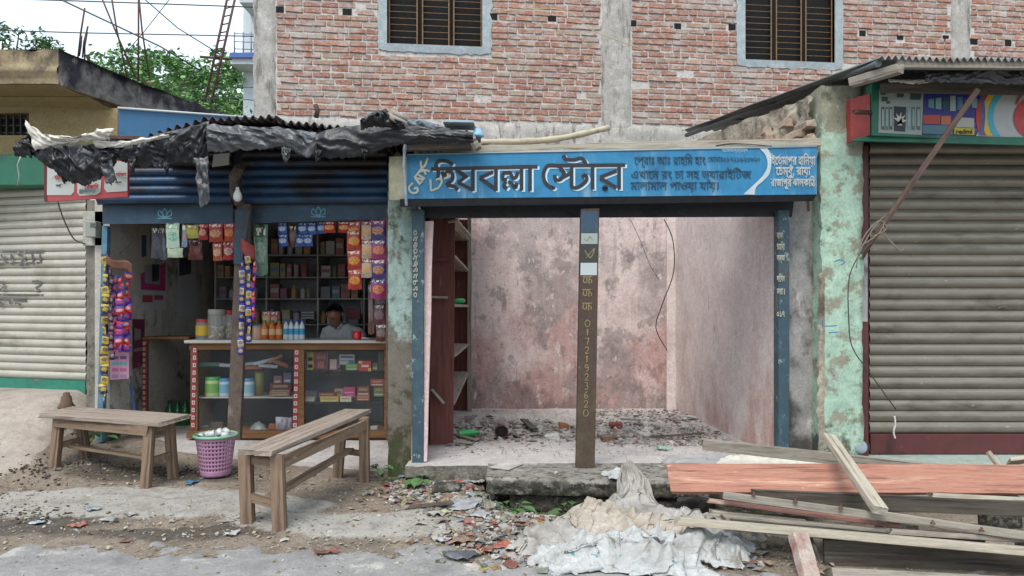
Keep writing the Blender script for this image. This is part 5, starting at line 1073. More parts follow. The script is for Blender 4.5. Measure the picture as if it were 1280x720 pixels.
def pouch_mesh(w, h, d, m, seed=0):
    mb = MB(); rg = random.Random(seed); ph = rg.random() * 9
    for sgn in (-1, 1):
        mb.grid(lambda u, v: Vector(((u - .5) * w * (1 - .06 * math.sin(math.pi * v)), sgn * d / 2 * (math.sin(math.pi * u) ** .6) * (math.sin(math.pi * min(1, max(0, (v - .06) / .88))) ** .6) + .006 * math.sin(u * 7 + ph + v * 4), v * h + (.003 * math.sin(u * 60) if v in (0, 1) else 0))), 8, 10)
    me = mb.mesh('pouch', m); return me
def hang(name, label, cat, px, py, wpx, hpx, Y, m, group=None, seed=0, rz=0, tilt=0, d=.05):
    """a pouch whose top edge hangs at a place measured on the photo"""
    k = Y / F; w, h = wpx * k, hpx * k; me = pouch_mesh(.11, .185, d, m, seed)
    o = inst(name, me, P(px, py + hpx, Y), None, (tilt, 0, rz), (w / .11, 1, h / .185)); tag(o, label, cat, group); return o
crisp = [pouch_mat('9c2a1c', 'cf9a2e', 'a33a1e'), pouch_mat('b5a692', 'cf8f35', '7a2a22'), pouch_mat('35336f', 'cf8a35', '8e2f63'), pouch_mat('9c2f63', 'd08a3a', '35336f')]
rowlab = ['topmost', 'second', 'third', 'fourth', 'lowest', 'sixth']
HY = 6.6
for ci, (x, w, col, y0, hh, n, mi) in enumerate(((443, 18, 'red and orange', 277, 22, 1, 0), (443, 18, 'red and orange', 288, 25, 3, 0), (459, 15, 'white and orange', 276, 24, 3, 1), (473, 19, 'blue and pink', 275, 25, 4, 2))):
    for k in range(n):
        m = crisp[mi] if mi != 2 else crisp[2 + k % 2]
        cn = {0: 'red and yellow', 1: 'white and orange', 2: 'blue' if k % 2 == 0 else 'pink'}[mi]
        if ci == 0: lab = 'dark red pouch tucked above the red and yellow crisp packets'
        else: lab = f'{["topmost", "second from top", "third from top", "fourth from top"][k]} crisp packet in the {["", "left red", "middle white", "right blue and pink"][ci]} column'
        hang('crisp_packet', lab, 'crisp packet', x + rng.uniform(-1, 1), y0 + k * hh * .98 * 1.0, w, hh, HY - .02 * ci, m, 'crisp packets hanging at the right of the grocery front', seed=ci * 7 + k, rz=rng.uniform(-.15, .15))
m_smallred = pouch_mat('98231a', 'cf9a3a', '8a1a14')
for x, y, nm in ((412, 277, 'left'), (430, 277, 'right')):
    hang('snack_packet', f'{nm} of two small red snack packets hanging side by side under the fascia', 'snack packet', x, y, 15, 14, HY, m_smallred, 'small red snack packets', seed=x)
mbw = pouch_mat('2a4f8f', 'b9c4cf', '274780')
bl_ = [(353, 278), (378, 278), (390, 278), (402, 277), (354, 293), (375, 293), (385, 293)]
for i, (x, y) in enumerate(bl_):
    hang('sachet_packet', f'blue and white packet hanging in the {"upper" if y < 285 else "lower"} row, {["first", "second", "third", "fourth", "first", "second", "last"][i]} from the left', 'packet', x, y, 12, 15, HY + .1, mbw, 'blue and white packets hanging under the fascia', seed=i)
hang('brown_packet', 'dark brownish packet between the blue and white hanging ones', 'packet', 366, 281, 11, 28, HY + .12, pouch_mat('4a2c28', '6d4a3e', '3c2220'))
hang('green_sheet', 'long pale green patterned packet sheet hanging beside the post', 'packet sheet', 326, 281, 18, 64, HY + .05, pouch_mat('5d7a66', '8fa595', '2e5236'))
# left bay of the front
LB = [(216, 279, 17, 31, 'a3b5a2', '4f8f7c', '7aa08a', 'pale green printed sheet of tablets hanging in the left bay'),
      (219, 310, 20, 12, '9aa88f', 'a9b79f', '8d9c85', 'pale green card hanging below the green printed sheet'),
      (240, 281, 17, 17, '8f8a2e', 'a39a3a', '6d6a25', 'olive yellow packet hanging in the left bay'),
      (231, 281, 7, 28, '5a7a8c', 'b06a5a', 'a9a9a2', 'narrow strip of mixed sachets beside the yellow packet'),
      (254, 280, 12, 20, '8f2018', 'c2a08a', 'a01f18', 'small red packet next to the yellow one'),
      (270, 279, 18, 24, '98261a', 'c29a6a', 'a3261c', 'broad red packet in the middle of the upper left row'),
      (287, 279, 14, 23, 'a33a18', 'd08a2a', 'b0241a', 'orange red packet nearest the post in the upper row'),
      (272, 304, 12, 22, 'a8502f', 'd0b08f', '9c2418', 'orange packet hanging below the broad red one'),
      (286, 302, 15, 23, '9c1f1c', 'b9a9a2', '7c1c1c', 'dark red packet hanging below the orange red one'),
      (244, 299, 18, 26, '5e1f1c', '7a3a30', '4c1a18', 'dim red packet hanging below the yellow packet'),
      (196, 283, 14, 40, '20242f', '33394a', '1a1d26', 'dark blue black sheet of sachets by the poster wall'),
      (205, 283, 8, 42, '3a4046', '5c6468', '2c3034', 'grey strip of sachets beside the dark sheet')]
for i, (x, y, w, h, a, b, c, lab) in enumerate(LB): hang('snack_packet' if i > 1 else 'hanging_sheet', lab, 'packet', x, y, w, h, HY + (.02 if i < 9 else .15), pouch_mat(a, b, c), seed=i * 3, d=.05 if 3 < i < 10 else .012)
# strips of candy sachets: one thing per strip, each sachet a part
def candy_strip(x0, y0, x1, y1, n, Y, w, cols, label, seed):
    rg = random.Random(seed); t = thing('candy_strip', label, 'candy strip', P(x0, y0, Y)); k = Y / F
    hh = abs(y1 - y0) / n * 1.04 * k
    mes = []
    for a, b, c in cols: mes.append(pouch_mesh(.11, .185, .14, pouch_mat(a, b, c, 'sachet'), seed))
    for i in range(n):
        q = (i + 1) / n
        inst('sachet', mes[i % len(mes)] if rg.random() < .8 else rg.choice(mes), P(lerp(x0, x1, q) + rg.uniform(-.7, .7), lerp(y0, y1, q), Y), t, (rg.uniform(-.1, .1), rg.uniform(-.18, .18), rg.uniform(-.9, .9)), (w * k / .11 * 1.05, .16, hh / .185))
    return t
YB = [('c4a32c', '1c2048', '1c2048'), ('1c2048', 'c9a92a', 'b5a13a')]; RB = [('b52428', 'c8b8b8', '222a8c'), ('222a8c', 'b52428', 'b52428')]; MX = [('2a2352', 'a4997c', '7c2a4a')]
candy_strip(132, 318, 130, 505, 15, 6.62, 9, YB, 'yellow and black candy strip hanging down the bright blue post', 1)
candy_strip(137.5, 322, 139, 450, 11, 6.64, 6, MX, 'thin dark candy strip beside the yellow one', 2)
candy_strip(144, 345, 142, 437, 9, 6.66, 8, [('5b1f50', 'a83048', '30205c')], 'purple sachet strip between the yellow and red-blue strips', 3)
candy_strip(151, 345, 149, 440, 10, 6.63, 11, RB, 'left one of the two red and blue sachet strips over the pink poster', 4)
candy_strip(160, 340, 157, 440, 10, 6.66, 10, RB, 'right one of the two red and blue sachet strips over the pink poster', 5)
candy_strip(303, 325, 301, 444, 11, 6.42, 7, [('23298c', 'c9a63a', '1c2048'), ('c4b08a', '23298c', '23298c')], 'left candy strip of the three hanging on the grocery post', 6)
candy_strip(311, 318, 311, 428, 10, 6.42, 7, [('c9a62a', '23298c', '23298c'), ('23298c', 'cfb23a', '1c2048')], 'middle candy strip of the three hanging on the grocery post', 7)
candy_strip(317.5, 325, 317, 400, 8, 6.42, 5, RB, 'short red candy strip at the right of the grocery post', 8)
tag(MB().grid(lambda u, v: P(lerp(133, 166, u), lerp(318, 332, u) + 9 * v * (1 + .5 * u) + 3 * math.sin(u * 6), 6.58) + Vector((0, -.02 * math.sin(u * 7), 0)), 14, 5).build('cardboard_hanger', mat('brown_card', ['5e3a2a', '6e4733'], 20, .7), thick=.004), 'torn brown cardboard hanger above the candy strips', 'cardboard')
tag(MB().grid(lambda u, v: P(lerp(301, 318, u), lerp(297, 308, u) + 18 * v, 6.43) + Vector((0, -.02 * math.sin(u * 4), 0)), 8, 5).build('red_card', mat('red_card', ['8c3a34', '7c2f2c'], 20, .7), thick=.003), 'faded red card hanger on the grocery post', 'card')
# posters on the left inner wall (plane x = LX)
def wq(name, pxa, pya, pyb, pxb, pyc, pyd, m, l=.004):
    """rectangle on the left wall between two columns of the photo: top/bottom at each end"""
    mb = MB()
    def wp(px, py): Y = -(LX) * F / (640 - px); x = LX + l + .02 * (Y - 6.8) / 2.5; Y = -x * F / (640 - px); return Vector((x, Y, CH - (py - HZ) / F * Y))
    mb.quad(wp(pxa, pyb), wp(pxb, pyd), wp(pxb, pyc), wp(pxa, pya)); return mb.build(name, m), wp
def poster(lab, spec, prints=()):
    o, wp = wq('poster', *spec); tag(o, lab, 'poster')
    for k, (s_, c) in enumerate(prints): 
        q, _ = wq('print', *s_, fade(c), .006 + .002 * k); adopt(q, o)
    return o
poster('tall tan poster with a blue figure print on the inner wall', (174, 281, 341, 187, 281, 337, fade('b5aa96')), [((177, 294, 322, 183, 294, 320), '3c5270')])
poster('magenta and white poster below the tan one on the inner wall', (175, 340, 388, 208, 325, 387, fade('b0acad')), [((176, 342, 362, 207, 328, 364), 'a8306a'), ((181, 331, 354, 200, 330, 356), '85868c'), ((178, 369, 378, 191, 369, 378), '9c3a40'), ((193, 369, 375, 204, 369, 375), '8c4a5a'), ((190, 330, 352, 199, 331, 351), '24262c')])
poster('pale poster with a dark swan-like line drawing at the wall end', (222, 325, 395, 245, 325, 394, fade('b0b0b3')), [((224, 322, 345, 239, 322, 342), '3a3c44')])
poster('dark maroon poster at the left above the side board', (165.5, 399, 462, 181, 399, 455, fade('62283c')), [((168, 410, 426, 176, 412, 424), '7a7076'), ((167, 436, 440, 180, 434, 438), '7a7076')])
mb = MB(); m_line = plain('22252c')
# pink poster hanging under the candy strips on the outer edge
pk = tag(MB().hexa([P(137, 475, 6.74), P(161, 473, 6.74), P(161, 473, 6.742), P(137, 475, 6.742), P(137, 405, 6.74), P(162, 405, 6.74), P(162, 405, 6.742), P(137, 405, 6.742)]).build('pink_poster', fade('a88092')), 'pink poster showing under the red and blue sachet strips', 'poster')
for y, c in ((445, '6b3a6a'), (452, '4f8c90'), (460, 'a0507a'), (468, '8c6a8c')):
    for x in (140, 150): 
        adopt(MB().quad(P(x, y + 4, 6.737), P(x + 8, y + 4, 6.737), P(x + 8, y, 6.737), P(x, y, 6.737)).build('print', fade(c)), pk)
adopt(MB().box(0, 0, 0, .001, .001, .001).build('pin', fade('6b3a6a')), pk)
wire([(162, 480), (165, 500), (170, 520), (167, 500), (163, 470)], 6.9, .006, plain('2f5a8c'), 'loop of blue cord hanging low by the poster wall', 'cord', 'cord')
wire([(150, 317), (158, 310), (166, 300), (168, 298)], 6.75, .004, plain('2b2b2b'), 'thin wire holding the cardboard hanger', 'wire', 'wire')
# --- bottles, jars, boxes
def lathe_thing(name, label, cat, loc, parts, group=None):
    t = thing(name, label, cat, loc, group)
    for nm, prof, m in parts: MB().lathe(prof, wloc(t), 14).build(nm, m, t)
    return t
def bottle(loc, r, h, body, cap, label, cat='bottle', group=None, lab=None, nm='bottle'):
    ps = [('body', [(0, 0), (r * .9, 0), (r, .006), (r, h * .62), (r * .8, h * .72), (r * .42, h * .82), (r * .40, h * .88)], body), ('cap', [(r * .46, h * .88), (r * .46, h), (0, h)], cap)]
    if lab: ps.append(('label', [(r * 1.02, h * .26), (r * 1.02, h * .55)], lab))
    return lathe_thing(nm, label, cat, loc, ps, group)
def jar(loc, r, h, body, lid, label, cat='jar', group=None, lab=None, fill=None, nm='jar'):
    ps = [('body', [(0, 0), (r * .95, 0), (r, .008), (r, h * .8), (r * .9, h * .86)], body), ('lid', [(r * .97, h * .84), (r * .99, h * .98), (r * .9, h), (0, h)], lid)]
    if lab: ps.append(('label', [(r * 1.02, h * .2), (r * 1.02, h * .68)], lab))
    t = lathe_thing(nm, label, cat, loc, ps, group)
    if fill:
        mb = MB(); rg = random.Random(int(loc[0] * 999)); L0 = wloc(t)
        for i in range(50):
            a = rg.random() * 6.28; q = math.sqrt(rg.random()) * r * .78; z = .01 + rg.random() * h * fill; c = L0 + Vector((q * math.cos(a), q * math.sin(a), z)); s_ = .012
            mb.bbox(c.x - s_, c.y - s_, c.z - s_, c.x + s_, c.y + s_, c.z + s_, .005, jit=.004, rg=rg)
        stuff(mb.build('sweets', mat('sweets', ['ffffff'], 5, .5, 0, rnd=['a8a030', 'b9b4ae', '8c3a34', '4a8c9c', 'c4b98c', 'a85a7a']), t))
    return t
def carton(name, label, cat, x0, x1, y0, y1, Y, dep, m, front=None, group=None, rz=0):
    t = thing(name, label, cat, P((x0 + x1) / 2, y1, Y), group); a = P(x0, y1, Y); b = P(x1, y0, Y)
    MB().bbox(a.x, Y, a.z, b.x, Y + dep, b.z, .003).build('body', m, t)
    if front:
        for (u0, v0, u1, v1, c) in front: MB().quad((lerp(a.x, b.x, u0), Y - .002, lerp(a.z, b.z, v0)), (lerp(a.x, b.x, u1), Y - .002, lerp(a.z, b.z, v0)), (lerp(a.x, b.x, u1), Y - .002, lerp(a.z, b.z, v1)), (lerp(a.x, b.x, u0), Y - .002, lerp(a.z, b.z, v1))).build('print', fade(c), t)
    return t
TZ = cz1 + .03
def onTop(px, Y): return Vector((yx(px, Y), Y, TZ))
or_ = mat('orange_drink', ['b5642a', 'a85622'], 5, .25, 0); wcap = plain('2f6b4a')
for i, x in enumerate((331, 340.5, 349)):
    bottle(onTop(x, 7.1), .034, .19, or_, wcap, f'small orange drink bottle on the counter, {["leftmost", "middle one", "rightmost"][i]} of the three', group='orange drink bottles on the counter', lab=plain('c49a6a'))
bw_ = mat('milky_bottle', ['aab4b8', 'b9c2c4'], 5, .3, 0); bcap = plain('2a4f9c')
for i, x in enumerate((357.5, 364, 371, 377.5)):
    bottle(onTop(x, 7.08), .027, .20, bw_, bcap, f'white bottle with blue band and cap, {["first", "second", "third", "last"][i]} in its row', group='white bottles on the counter', lab=plain('2f86a8'))
jar(onTop(254, 7.15), .07, .27 * .75, m_clear, plain('9c2a2a'), 'clear jar with red lid and yellow card at the left counter end', lab=plain('b5962a'))
jar(onTop(271, 7.12), .085, .30, m_clear, plain('8a8880'), 'large clear jar of mixed sweets on the counter', fill=.4)
jar(onTop(286, 7.2), .055, .29, m_clear, plain('9c2a2a'), 'tall clear jar with red lid behind the grocery post', fill=.5)
jar(onTop(322, 7.1), .05, .14, mat('peach_jar', ['a8806a'], 5, .3, 0), m_clear, 'peach coloured jar beside the orange bottles', fill=None)
for i, (x, c) in enumerate(((333, 'b08a3a'), (343, '9c2a22'))):
    hang('toy_packet', ['yellow packet standing behind the orange bottles', 'red packet standing behind the orange bottles'][i], 'packet', x, 389, 11, 20, 7.3, pouch_mat(c, 'b5a08a', '8a2a22'), seed=i)
cup = thing('red_cup', 'small red cup on the right end of the white counter top', 'cup', onTop(446.5, 7.05))
MB().lathe([(0, .004), (.034, .004), (.036, 0), (.04, .01), (.042, .085), (.039, .085), (.036, .012), (0, .010)], wloc(cup), 18).build('cup_body', mat('red_plastic', ['b3202a'], rough=.3, bump=0), cup)
MB().tube([wloc(cup) + Vector((.04 + .022 * math.sin(a), 0, .045 - .025 * math.cos(a))) for a in [k * .39 for k in range(9)]], .005, 6).build('handle', mat('red_plastic', ['b3202a']), cup)
tag(MB().tube([onTop(452, 7.0) + Vector((0, 0, .02)), onTop(463, 7.0) + Vector((0, 0, .012))], [.012, .008], 6).build('spoon', plain('8f9492')), 'pale spoon lying beside the red cup', 'spoon')
def shZ(py, Y=CY): return P(0, py, Y).z
g_jar = [(266, .072, .19, '6fa04a', '3c9a4a', 'a9bf7c', 'green-lidded white jar on the middle shelf of the left case'), (281, .052, .175, '6aa0b4', '3f7fb4', 'a9bcc4', 'pale blue jar with blue lid left of the post'), (311, .055, .175, '7fa9ba', '3f7fa8', 'b5c0c4', 'pale blue jar with blue lid right of the post')]
for x, r_, h, lb, lid, bd, lab in g_jar: jar(Vector((yx(x, 7.15), 7.15, shZ(497) - .003)), r_, h, plain(bd), plain(lid), lab, lab=plain(lb))
lathe_thing('olive_canister', 'tall olive canister on the middle shelf of the left case', 'canister', (yx(324, 7.2), 7.2, shZ(497) - .003), [('body', [(0, 0), (.045, 0), (.045, .235), (0, .235)], plain('6f6a32')), ('rim', [(.047, .225), (.047, .238), (0, .24)], plain('5a5528'))])
goods = [('red_carton', 'long red box on the middle shelf of the left case', 337, 364, 479, 491, 7.2, '5e1c22'), ('flat_packet', 'flat dusky pink packet lying on the left case shelf', 336, 362, 489, 495, 7.1, '8c5048'),
         ('patterned_box', 'large dark red box with yellow checks on the top right shelf', 384, 410, 440, 462, 7.12, '5c2420'), ('jar_box', 'small pink and white box next to the large patterned one', 412, 421, 449, 462, 7.12, '9c8a84'),
         ('white_carton', 'white printed carton standing above the green packet', 424, 443, 443, 456, 7.16, 'a5a8a8'), ('green_packet', 'small green packet in front of the white carton', 432, 447, 455, 463, 7.09, '4f8a4a'),
         ('red_box', 'red and yellow box on the top shelf at the right', 448, 464, 451, 464, 7.1, 'a3282c'), ('tall_box', 'tall dark box at the right end of the top shelf', 473, 480, 440, 463, 7.12, '4a3a30'),
         ('pink_carton', 'pink carton on the lower shelf of the right case', 429, 444, 484, 497, 7.12, '9c2f5c'), ('brown_carton', 'brownish red carton right of the pink one', 446, 462, 483, 495, 7.14, '6c342e'), ('dull_orange_box', 'flat orange brown box below the brown carton', 446, 462, 494, 501, 7.09, '96503a'),
         ('yellow_box', 'flat yellow box lying on the lower shelf', 400, 423, 496, 502.5, 7.08, 'b09a32'), ('dark_red_box', 'long dark red box behind the flat yellow box', 398, 419, 491, 497, 7.14, '7a2a2c'), ('white_yellow_box', 'white and yellow box beside the flat yellow one', 425, 439, 496, 502.5, 7.08, 'b5b0a0'),
         ('red_sachet_box', 'red box stacked at the right end of the lower shelf', 463, 480, 474, 483, 7.1, '9c2a30'), ('green_yellow_box', 'green and yellow box under the red one at the shelf end', 467, 480, 483, 496, 7.12, '5c6a3a'),
         ('pale_packet', 'pale packet lying flat at the left of the right lower shelf', 377, 393, 497, 502, 7.08, '9c9c94'), ('blue_carton', 'narrow blue carton at the left end of the top right shelf', 377, 383, 449, 462, 7.12, '34588c'),
         ('tissue_box', 'small white box at the bottom of the right case', 463, 472, 533, 545, 7.1, 'a9a9a8'), ('yellow_block', 'small yellow block beside the white box at the case bottom', 453, 462, 537, 545, 7.1, '9c8c3c')]
for nm, lab, x0, x1, y0, y1, Y, c in goods:
    fr = [(.1, .15, .9, .3, 'b0a890'), (.15, .55, .85, .8, '8a7a5a')] if x1 - x0 > 12 else None
    if nm == 'patterned_box': fr = [(0.0, 0, .3, 1, '9c8c3c'), (.04, .1, .26, .3, '5c5a20'), (.04, .5, .26, .7, '5c5a20'), (.45, .6, .9, .8, '8c4a2c'), (.5, .1, .8, .45, '8c5040')]
    if nm == 'red_box': fr = [(0, .75, .3, 1, 'c0a040'), (.75, 0, 1, .3, 'c0a040'), (.25, .4, .8, .6, 'c8b8a8')]
    if nm == 'white_carton': fr = [(.08, .65, .92, .85, '4a4c50'), (.6, .1, .95, .45, '3a6a8c'), (.08, .35, .5, .45, '7c7e80')]
    if nm == 'pink_carton': fr = [(.1, .45, .9, .55, 'b98aa0'), (.3, .1, .8, .35, 'b04a7a')]
    Yb = Y; sy = CH - (y1 - HZ) / F * Y
    zt = P(0, y1, Y).z
    # rest each on its shelf
    shelf = {462: shZ(463), 463: shZ(463), 464: shZ(463), 491: shZ(497), 495: shZ(497)}.get(y1, None)
    t = carton(nm, lab, 'box', x0, x1, y0, y1, Y, .06, plain(c), fr)
for i, (x0, x1, y0, y1, Y, c, lab) in enumerate(((384, 392, 448, 463, 7.22, '7c6a3a', 'small mustard box behind the patterned one'), (421, 425, 447, 463, 7.18, '8a3a3a', 'thin red box between the pink one and the white carton'), (447, 452, 452, 463, 7.2, '3f5c8c', 'thin blue box left of the red and yellow one'), (465, 472, 454, 463, 7.15, '6a8c5a', 'small green box right of the red and yellow one'),
        (382, 396, 489, 500, 7.25, '54606c', 'slate box at the back left of the lower right shelf'), (418, 429, 486, 500, 7.24, 'a08a6a', 'tan box behind the white and yellow one'), (440, 447, 488, 500, 7.26, '3c6a5c', 'dark green box between pink and brown cartons'), (388, 400, 530, 545, 7.2, '6c5a4a', 'dull brown carton at the bottom left of the right case'), (404, 418, 534, 545, 7.15, '8c8a84', 'grey carton at the bottom of the right case'), (424, 434, 528, 545, 7.2, '5a6c84', 'blue grey carton standing at the bottom of the right case'),
        (252, 260, 482, 496, 7.3, '8c7a5a', 'tan box behind the green-lidded jar'), (342, 352, 470, 480, 7.22, '8a5a5a', 'small rosy box on the long red one'), (354, 364, 466, 480, 7.22, '4c5c7c', 'small blue box at the right end over the long red one'), (262, 278, 528, 543, 7.2, '5f5a50', 'dull carton at the bottom left of the left case'), (250, 260, 532, 543, 7.15, '7c8484', 'pale grey carton in the bottom left corner of the left case'))):
    carton('small_box', lab, 'box', x0, x1, y0, y1, Y, .05, plain(c), [(.12, .2, .88, .4, 'b5ac98'), (.2, .6, .8, .8, '6a5a50')])
# loose items: cigarette sticks of packets on the upper left shelf
for i, (x, y, w, h, c, a) in enumerate(((258, 456, 38, 5, '3c6450', 0), (281, 457, 14, 4, 'a0a5a2', -.1), (315, 455, 26, 4, '8f9894', .05), (314, 460, 24, 4, 'a3503a', .02), (330, 452, 26, 4, 'a9aeb0', .25), (334, 458, 22, 4, '9aa2a0', -.1), (343, 449, 16, 4, '9c6a3a', .5), (350, 455, 16, 5, '8c4a38', -.4))):
    Y = 7.15; a_ = P(x - w / 2, y, Y); b_ = P(x + w / 2, y, Y); dz = math.tan(a) * (b_.x - a_.x) / 2
    plank('soap_carton', a_ + Vector((0, 0, -dz)), b_ + Vector((0, .05, dz)), .04, h / F * Y, .2, plain(c), ['dull green long carton at the left of the glass shelf', 'pale slim carton lying over the green one', 'grey slim carton right of the post', 'orange slim carton under the grey one', 'white slim carton tilted on top of the heap', 'white slim carton low in the heap', 'orange-ended carton crossing the heap', 'brown-red carton leaning at the heap end'][i], 'carton', rag=.001, seg=2)
# bottom of left case
tag(MB().grid(lambda u, v: P(lerp(309, 337, u), 540 - 13 * math.sin(math.pi * u) * math.sin(math.pi * v) ** .5 - 2 * fbm(u * 6, v * 6), 7.08 + .2 * v), 20, 8).build('clear_bag', mat('clear_bag', ['8f9a98'], 9, .25, .5, 14, alpha=.7)), 'crumpled clear plastic bag at the bottom of the left case', 'bag')
carton('orange_block', 'orange brown packet at the bottom of the left case', 'packet', 336, 346, 530, 538, 7.15, .05, plain('a0603a'))
for i in range(3): hang('tissue_pack', f'{["left", "middle", "right"][i]} whitish packet leaning in the bottom corner of the left case', 'packet', 349 + i * 6, 521 + i * .5, 9, 17, 7.1 + .02 * i, mat('whitish_packet', ['9c98a2', 'aca9b2', '7f7b88'], 20, .4, .4, 20), 'whitish packets in the bottom corner of the left case', seed=i)
for i in range(4):
    x = 203 + i * 9.5; bottle(Vector((yx(x, 7.9), 7.9, .165)), .05, .27, mat('green_glass', ['1c5a34', '246a3c'], 5, .15, 0, spec=.8), plain('20402c'), f'green soft drink bottle on the floor by the side board, {["first", "second", "third", "last"][i]} from the left', group='green bottles on the grocery floor')
# --- back shelves
bs = thing('back_shelf', 'dark wall shelf of goods at the back of the grocery shop', 'shelf', (-2.3, 9.0, .165))
BYs = 8.7; bx0, bx1 = yx(268, BYs), yx(487, BYs); m_sd = plain('a39f9b')
shelf_py = (318, 346, 373, 405, 437)
for py in shelf_py: MB().bbox(bx0, BYs, P(0, py, BYs).z - .015, bx1, 9.18, P(0, py, BYs).z, .003).build('shelf_board', m_sd, bs)
for px in (269, 333, 397, 455, 486): MB().bbox(yx(px, BYs) - .01, BYs - .004, .17, yx(px, BYs) + .01, 9.18, 2.45, .003).build('divider', m_sd, bs)
fr_ = MB().tube([P(398, 425, 7.9), P(398, 373.5, 7.9), P(452, 373.5, 7.9), P(452, 392, 7.9)], .008, 6).build('metal_stand', plain('9c9a90')); tag(fr_, 'thin pale metal frame standing behind the shopkeeper', 'frame')
pal = ['9a5a52', '607c98', '9c966a', 'a8a6a4', '6c8068', 'a86c60', '7c828c', 'b8925a', '84586c', 'b8b4b0']; rg = random.Random(21)
rown = ['top', 'second', 'third', 'fourth', 'lowest']; binn = ['left', 'second', 'third', 'right']
cells = [(271, 331), (335, 395), (399, 453), (457, 484)]
hts = (26, 21, 20, 22, 20)
for ri, py in enumerate(shelf_py):
    for ci, (a, b) in enumerate(cells):
        x = a + rg.uniform(0, 4)
        while x < b - 6:
            w = rg.uniform(6, 14); h = hts[ri] * rg.uniform(.6, .92); 
            if x + w > b: break
            c = rg.choice(pal); zb2 = P(0, py, BYs).z; X0, X1 = yx(x, BYs + .05), yx(x + w - 1.2, BYs + .05); hh = h / F * BYs
            kind = rg.random(); grp = f'goods on the {rown[ri]} back shelf, {binn[ci]} bay'
            cn_ = dict(zip(pal, ('brick red', 'slate blue', 'olive', 'grey', 'dull green', 'rusty', 'blue grey', 'tan', 'plum', 'pale grey')))[c]; sz_ = 'narrow' if w < 9 else 'wide'; ht_ = 'short' if h < hts[ri] * .62 else 'tall'
            nb = f' at its {"left end" if x < a + (b - a) * .22 else "left part" if x < a + (b - a) * .45 else "right part" if x < a + (b - a) * .68 else "right end"}'
            lab = f'{ht_} {sz_} {cn_} %s, {binn[ci]} bay of {rown[ri]} back shelf, {nb[8:]}'
            if kind < .6:
                t = thing('box', lab % 'box', 'box', ((X0 + X1) / 2, BYs + .05, zb2), grp); MB().bbox(X0, BYs + .05, zb2, X1, BYs + .15, zb2 + hh, .003).build('body', plain(c), t)
                MB().quad((X0 + .01, BYs + .048, zb2 + hh * .4), (X1 - .01, BYs + .048, zb2 + hh * .4), (X1 - .01, BYs + .048, zb2 + hh * .7), (X0 + .01, BYs + .048, zb2 + hh * .7)).build('print', plain(rg.choice(pal)), t)
            elif kind < .8: jar(Vector(((X0 + X1) / 2, BYs + .1, zb2)), (X1 - X0) / 2, hh, plain(c), plain(rg.choice(pal)), lab % 'jar', group=grp)
            else: bottle(Vector(((X0 + X1) / 2, BYs + .1, zb2)), min(.035, (X1 - X0) / 2), hh, plain(c), plain(rg.choice(pal)), lab % 'bottle', group=grp)
            x += w + rg.uniform(0, 1)
for i, (x, y, w, h, c) in enumerate(((470, 345, 10, 26, '6b605e'), (474, 360, 14, 20, '7a7478'), (464, 352, 8, 66, '6a4a40'), (474, 380, 16, 26, '6a3848'), (477, 405, 15, 22, '5e3630'))):
    hang('hanging_packet', ['grey packet hanging under the pink crisps', 'pale lilac packet below the crisps at the right', 'long brownish packet sheet hanging beside the shopkeeper', 'purple round-printed packet near the brown board', 'dark red packet resting at the counter end'][i], 'packet', x, y, w, h, 6.85, pouch_mat(c, '8c7a76', '4a3434'), seed=i)
carton('cigarette_stack', 'stack of striped cartons behind the white bottles', 'cartons', 377, 393, 389, 399, 8.2, .1, plain('56565a'), [(0, .1, 1, .2, 'a0a0a0'), (0, .45, 1, .55, 'a0a0a0'), (0, .8, 1, .9, 'a0a0a0')])
carton('red_jar_box', 'dim red box on the shelf right of the shopkeeper head', 'box', 434, 450, 385, 399, 8.2, .1, plain('6a2028'))
# bulb
bu = thing('light_bulb', 'unlit white light bulb hanging in front of the blue slats', 'bulb', P(297, 247, 6.2))
MB().lathe([(0, -.085), (.02, -.08), (.034, -.06), (.036, -.035), (.028, -.005), (.016, .02), (.014, .045)], P(297, 240, 6.2), 18).build('globe', mat('bulb_white', ['cdd3d2'], rough=.25, bump=0), bu)
MB().lathe([(.017, .04), (.017, .08), (.006, .09)], P(297, 240, 6.2), 12).build('socket', plain('2a2725'), bu)
MB().tube([P(297, 228, 6.2), P(296, 214, 6.2), P(297, 195, 6.25)], .004, 5).build('cord', plain('2a2725'), bu)
tag(MB().hexa([P(265, 209, 6.1), P(286, 206, 6.1), P(286, 206, 6.105), P(265, 209, 6.105), P(267, 193, 6.1), P(287, 191, 6.1), P(287, 191, 6.105), P(267, 193, 6.105)]).build('paper_notice', fade('8c8a80')), 'small greyish paper notice tucked under the tarpaulin', 'paper')

# ------------------------------------------------------------------ tin roof and tarpaulins over the grocery
def tin(A, B, nw, label, back=.28, yb_=9.2, amp=.018, ph=0):
    A, B = Vector(A), Vector(B)
    wavy_sheet('tin_roof_sheet', A, B, Vector((B.x, yb_, B.z + back)), Vector((A.x, yb_, A.z + back)), nw, amp, label, m_tin, 'roof sheet', nv=6, phase=ph)
tin(P(152, 180, 5.75), P(264, 146, 5.75), 10, 'rusty corrugated sheet climbing to the right over the left bay', .12)
tin(P(255, 149, 5.70), P(345, 146, 5.72), 9, 'dark corrugated sheet at the highest part of the grocery roof', .1, ph=1)
tin(P(335, 150, 5.78), P(432, 160, 5.78), 10, 'dark corrugated sheet sagging right of the roof peak', .05, ph=2)
tin(P(262, 158, 5.82), P(420, 166, 5.82), 14, 'lower black corrugated sheet edge under the roof peak', -.02, ph=.5)
tin(P(425, 168, 5.85), P(592, 166, 5.85), 16, 'grey tin sheet at the right end of the grocery roof', .0, ph=.5)
plank('roof_batten', P(112, 172, 5.78), P(178, 173, 5.78), .06, .03, 0, m_rust, 'rusty brown batten lying over the white sheet on the roof', 'batten')
import numpy as np
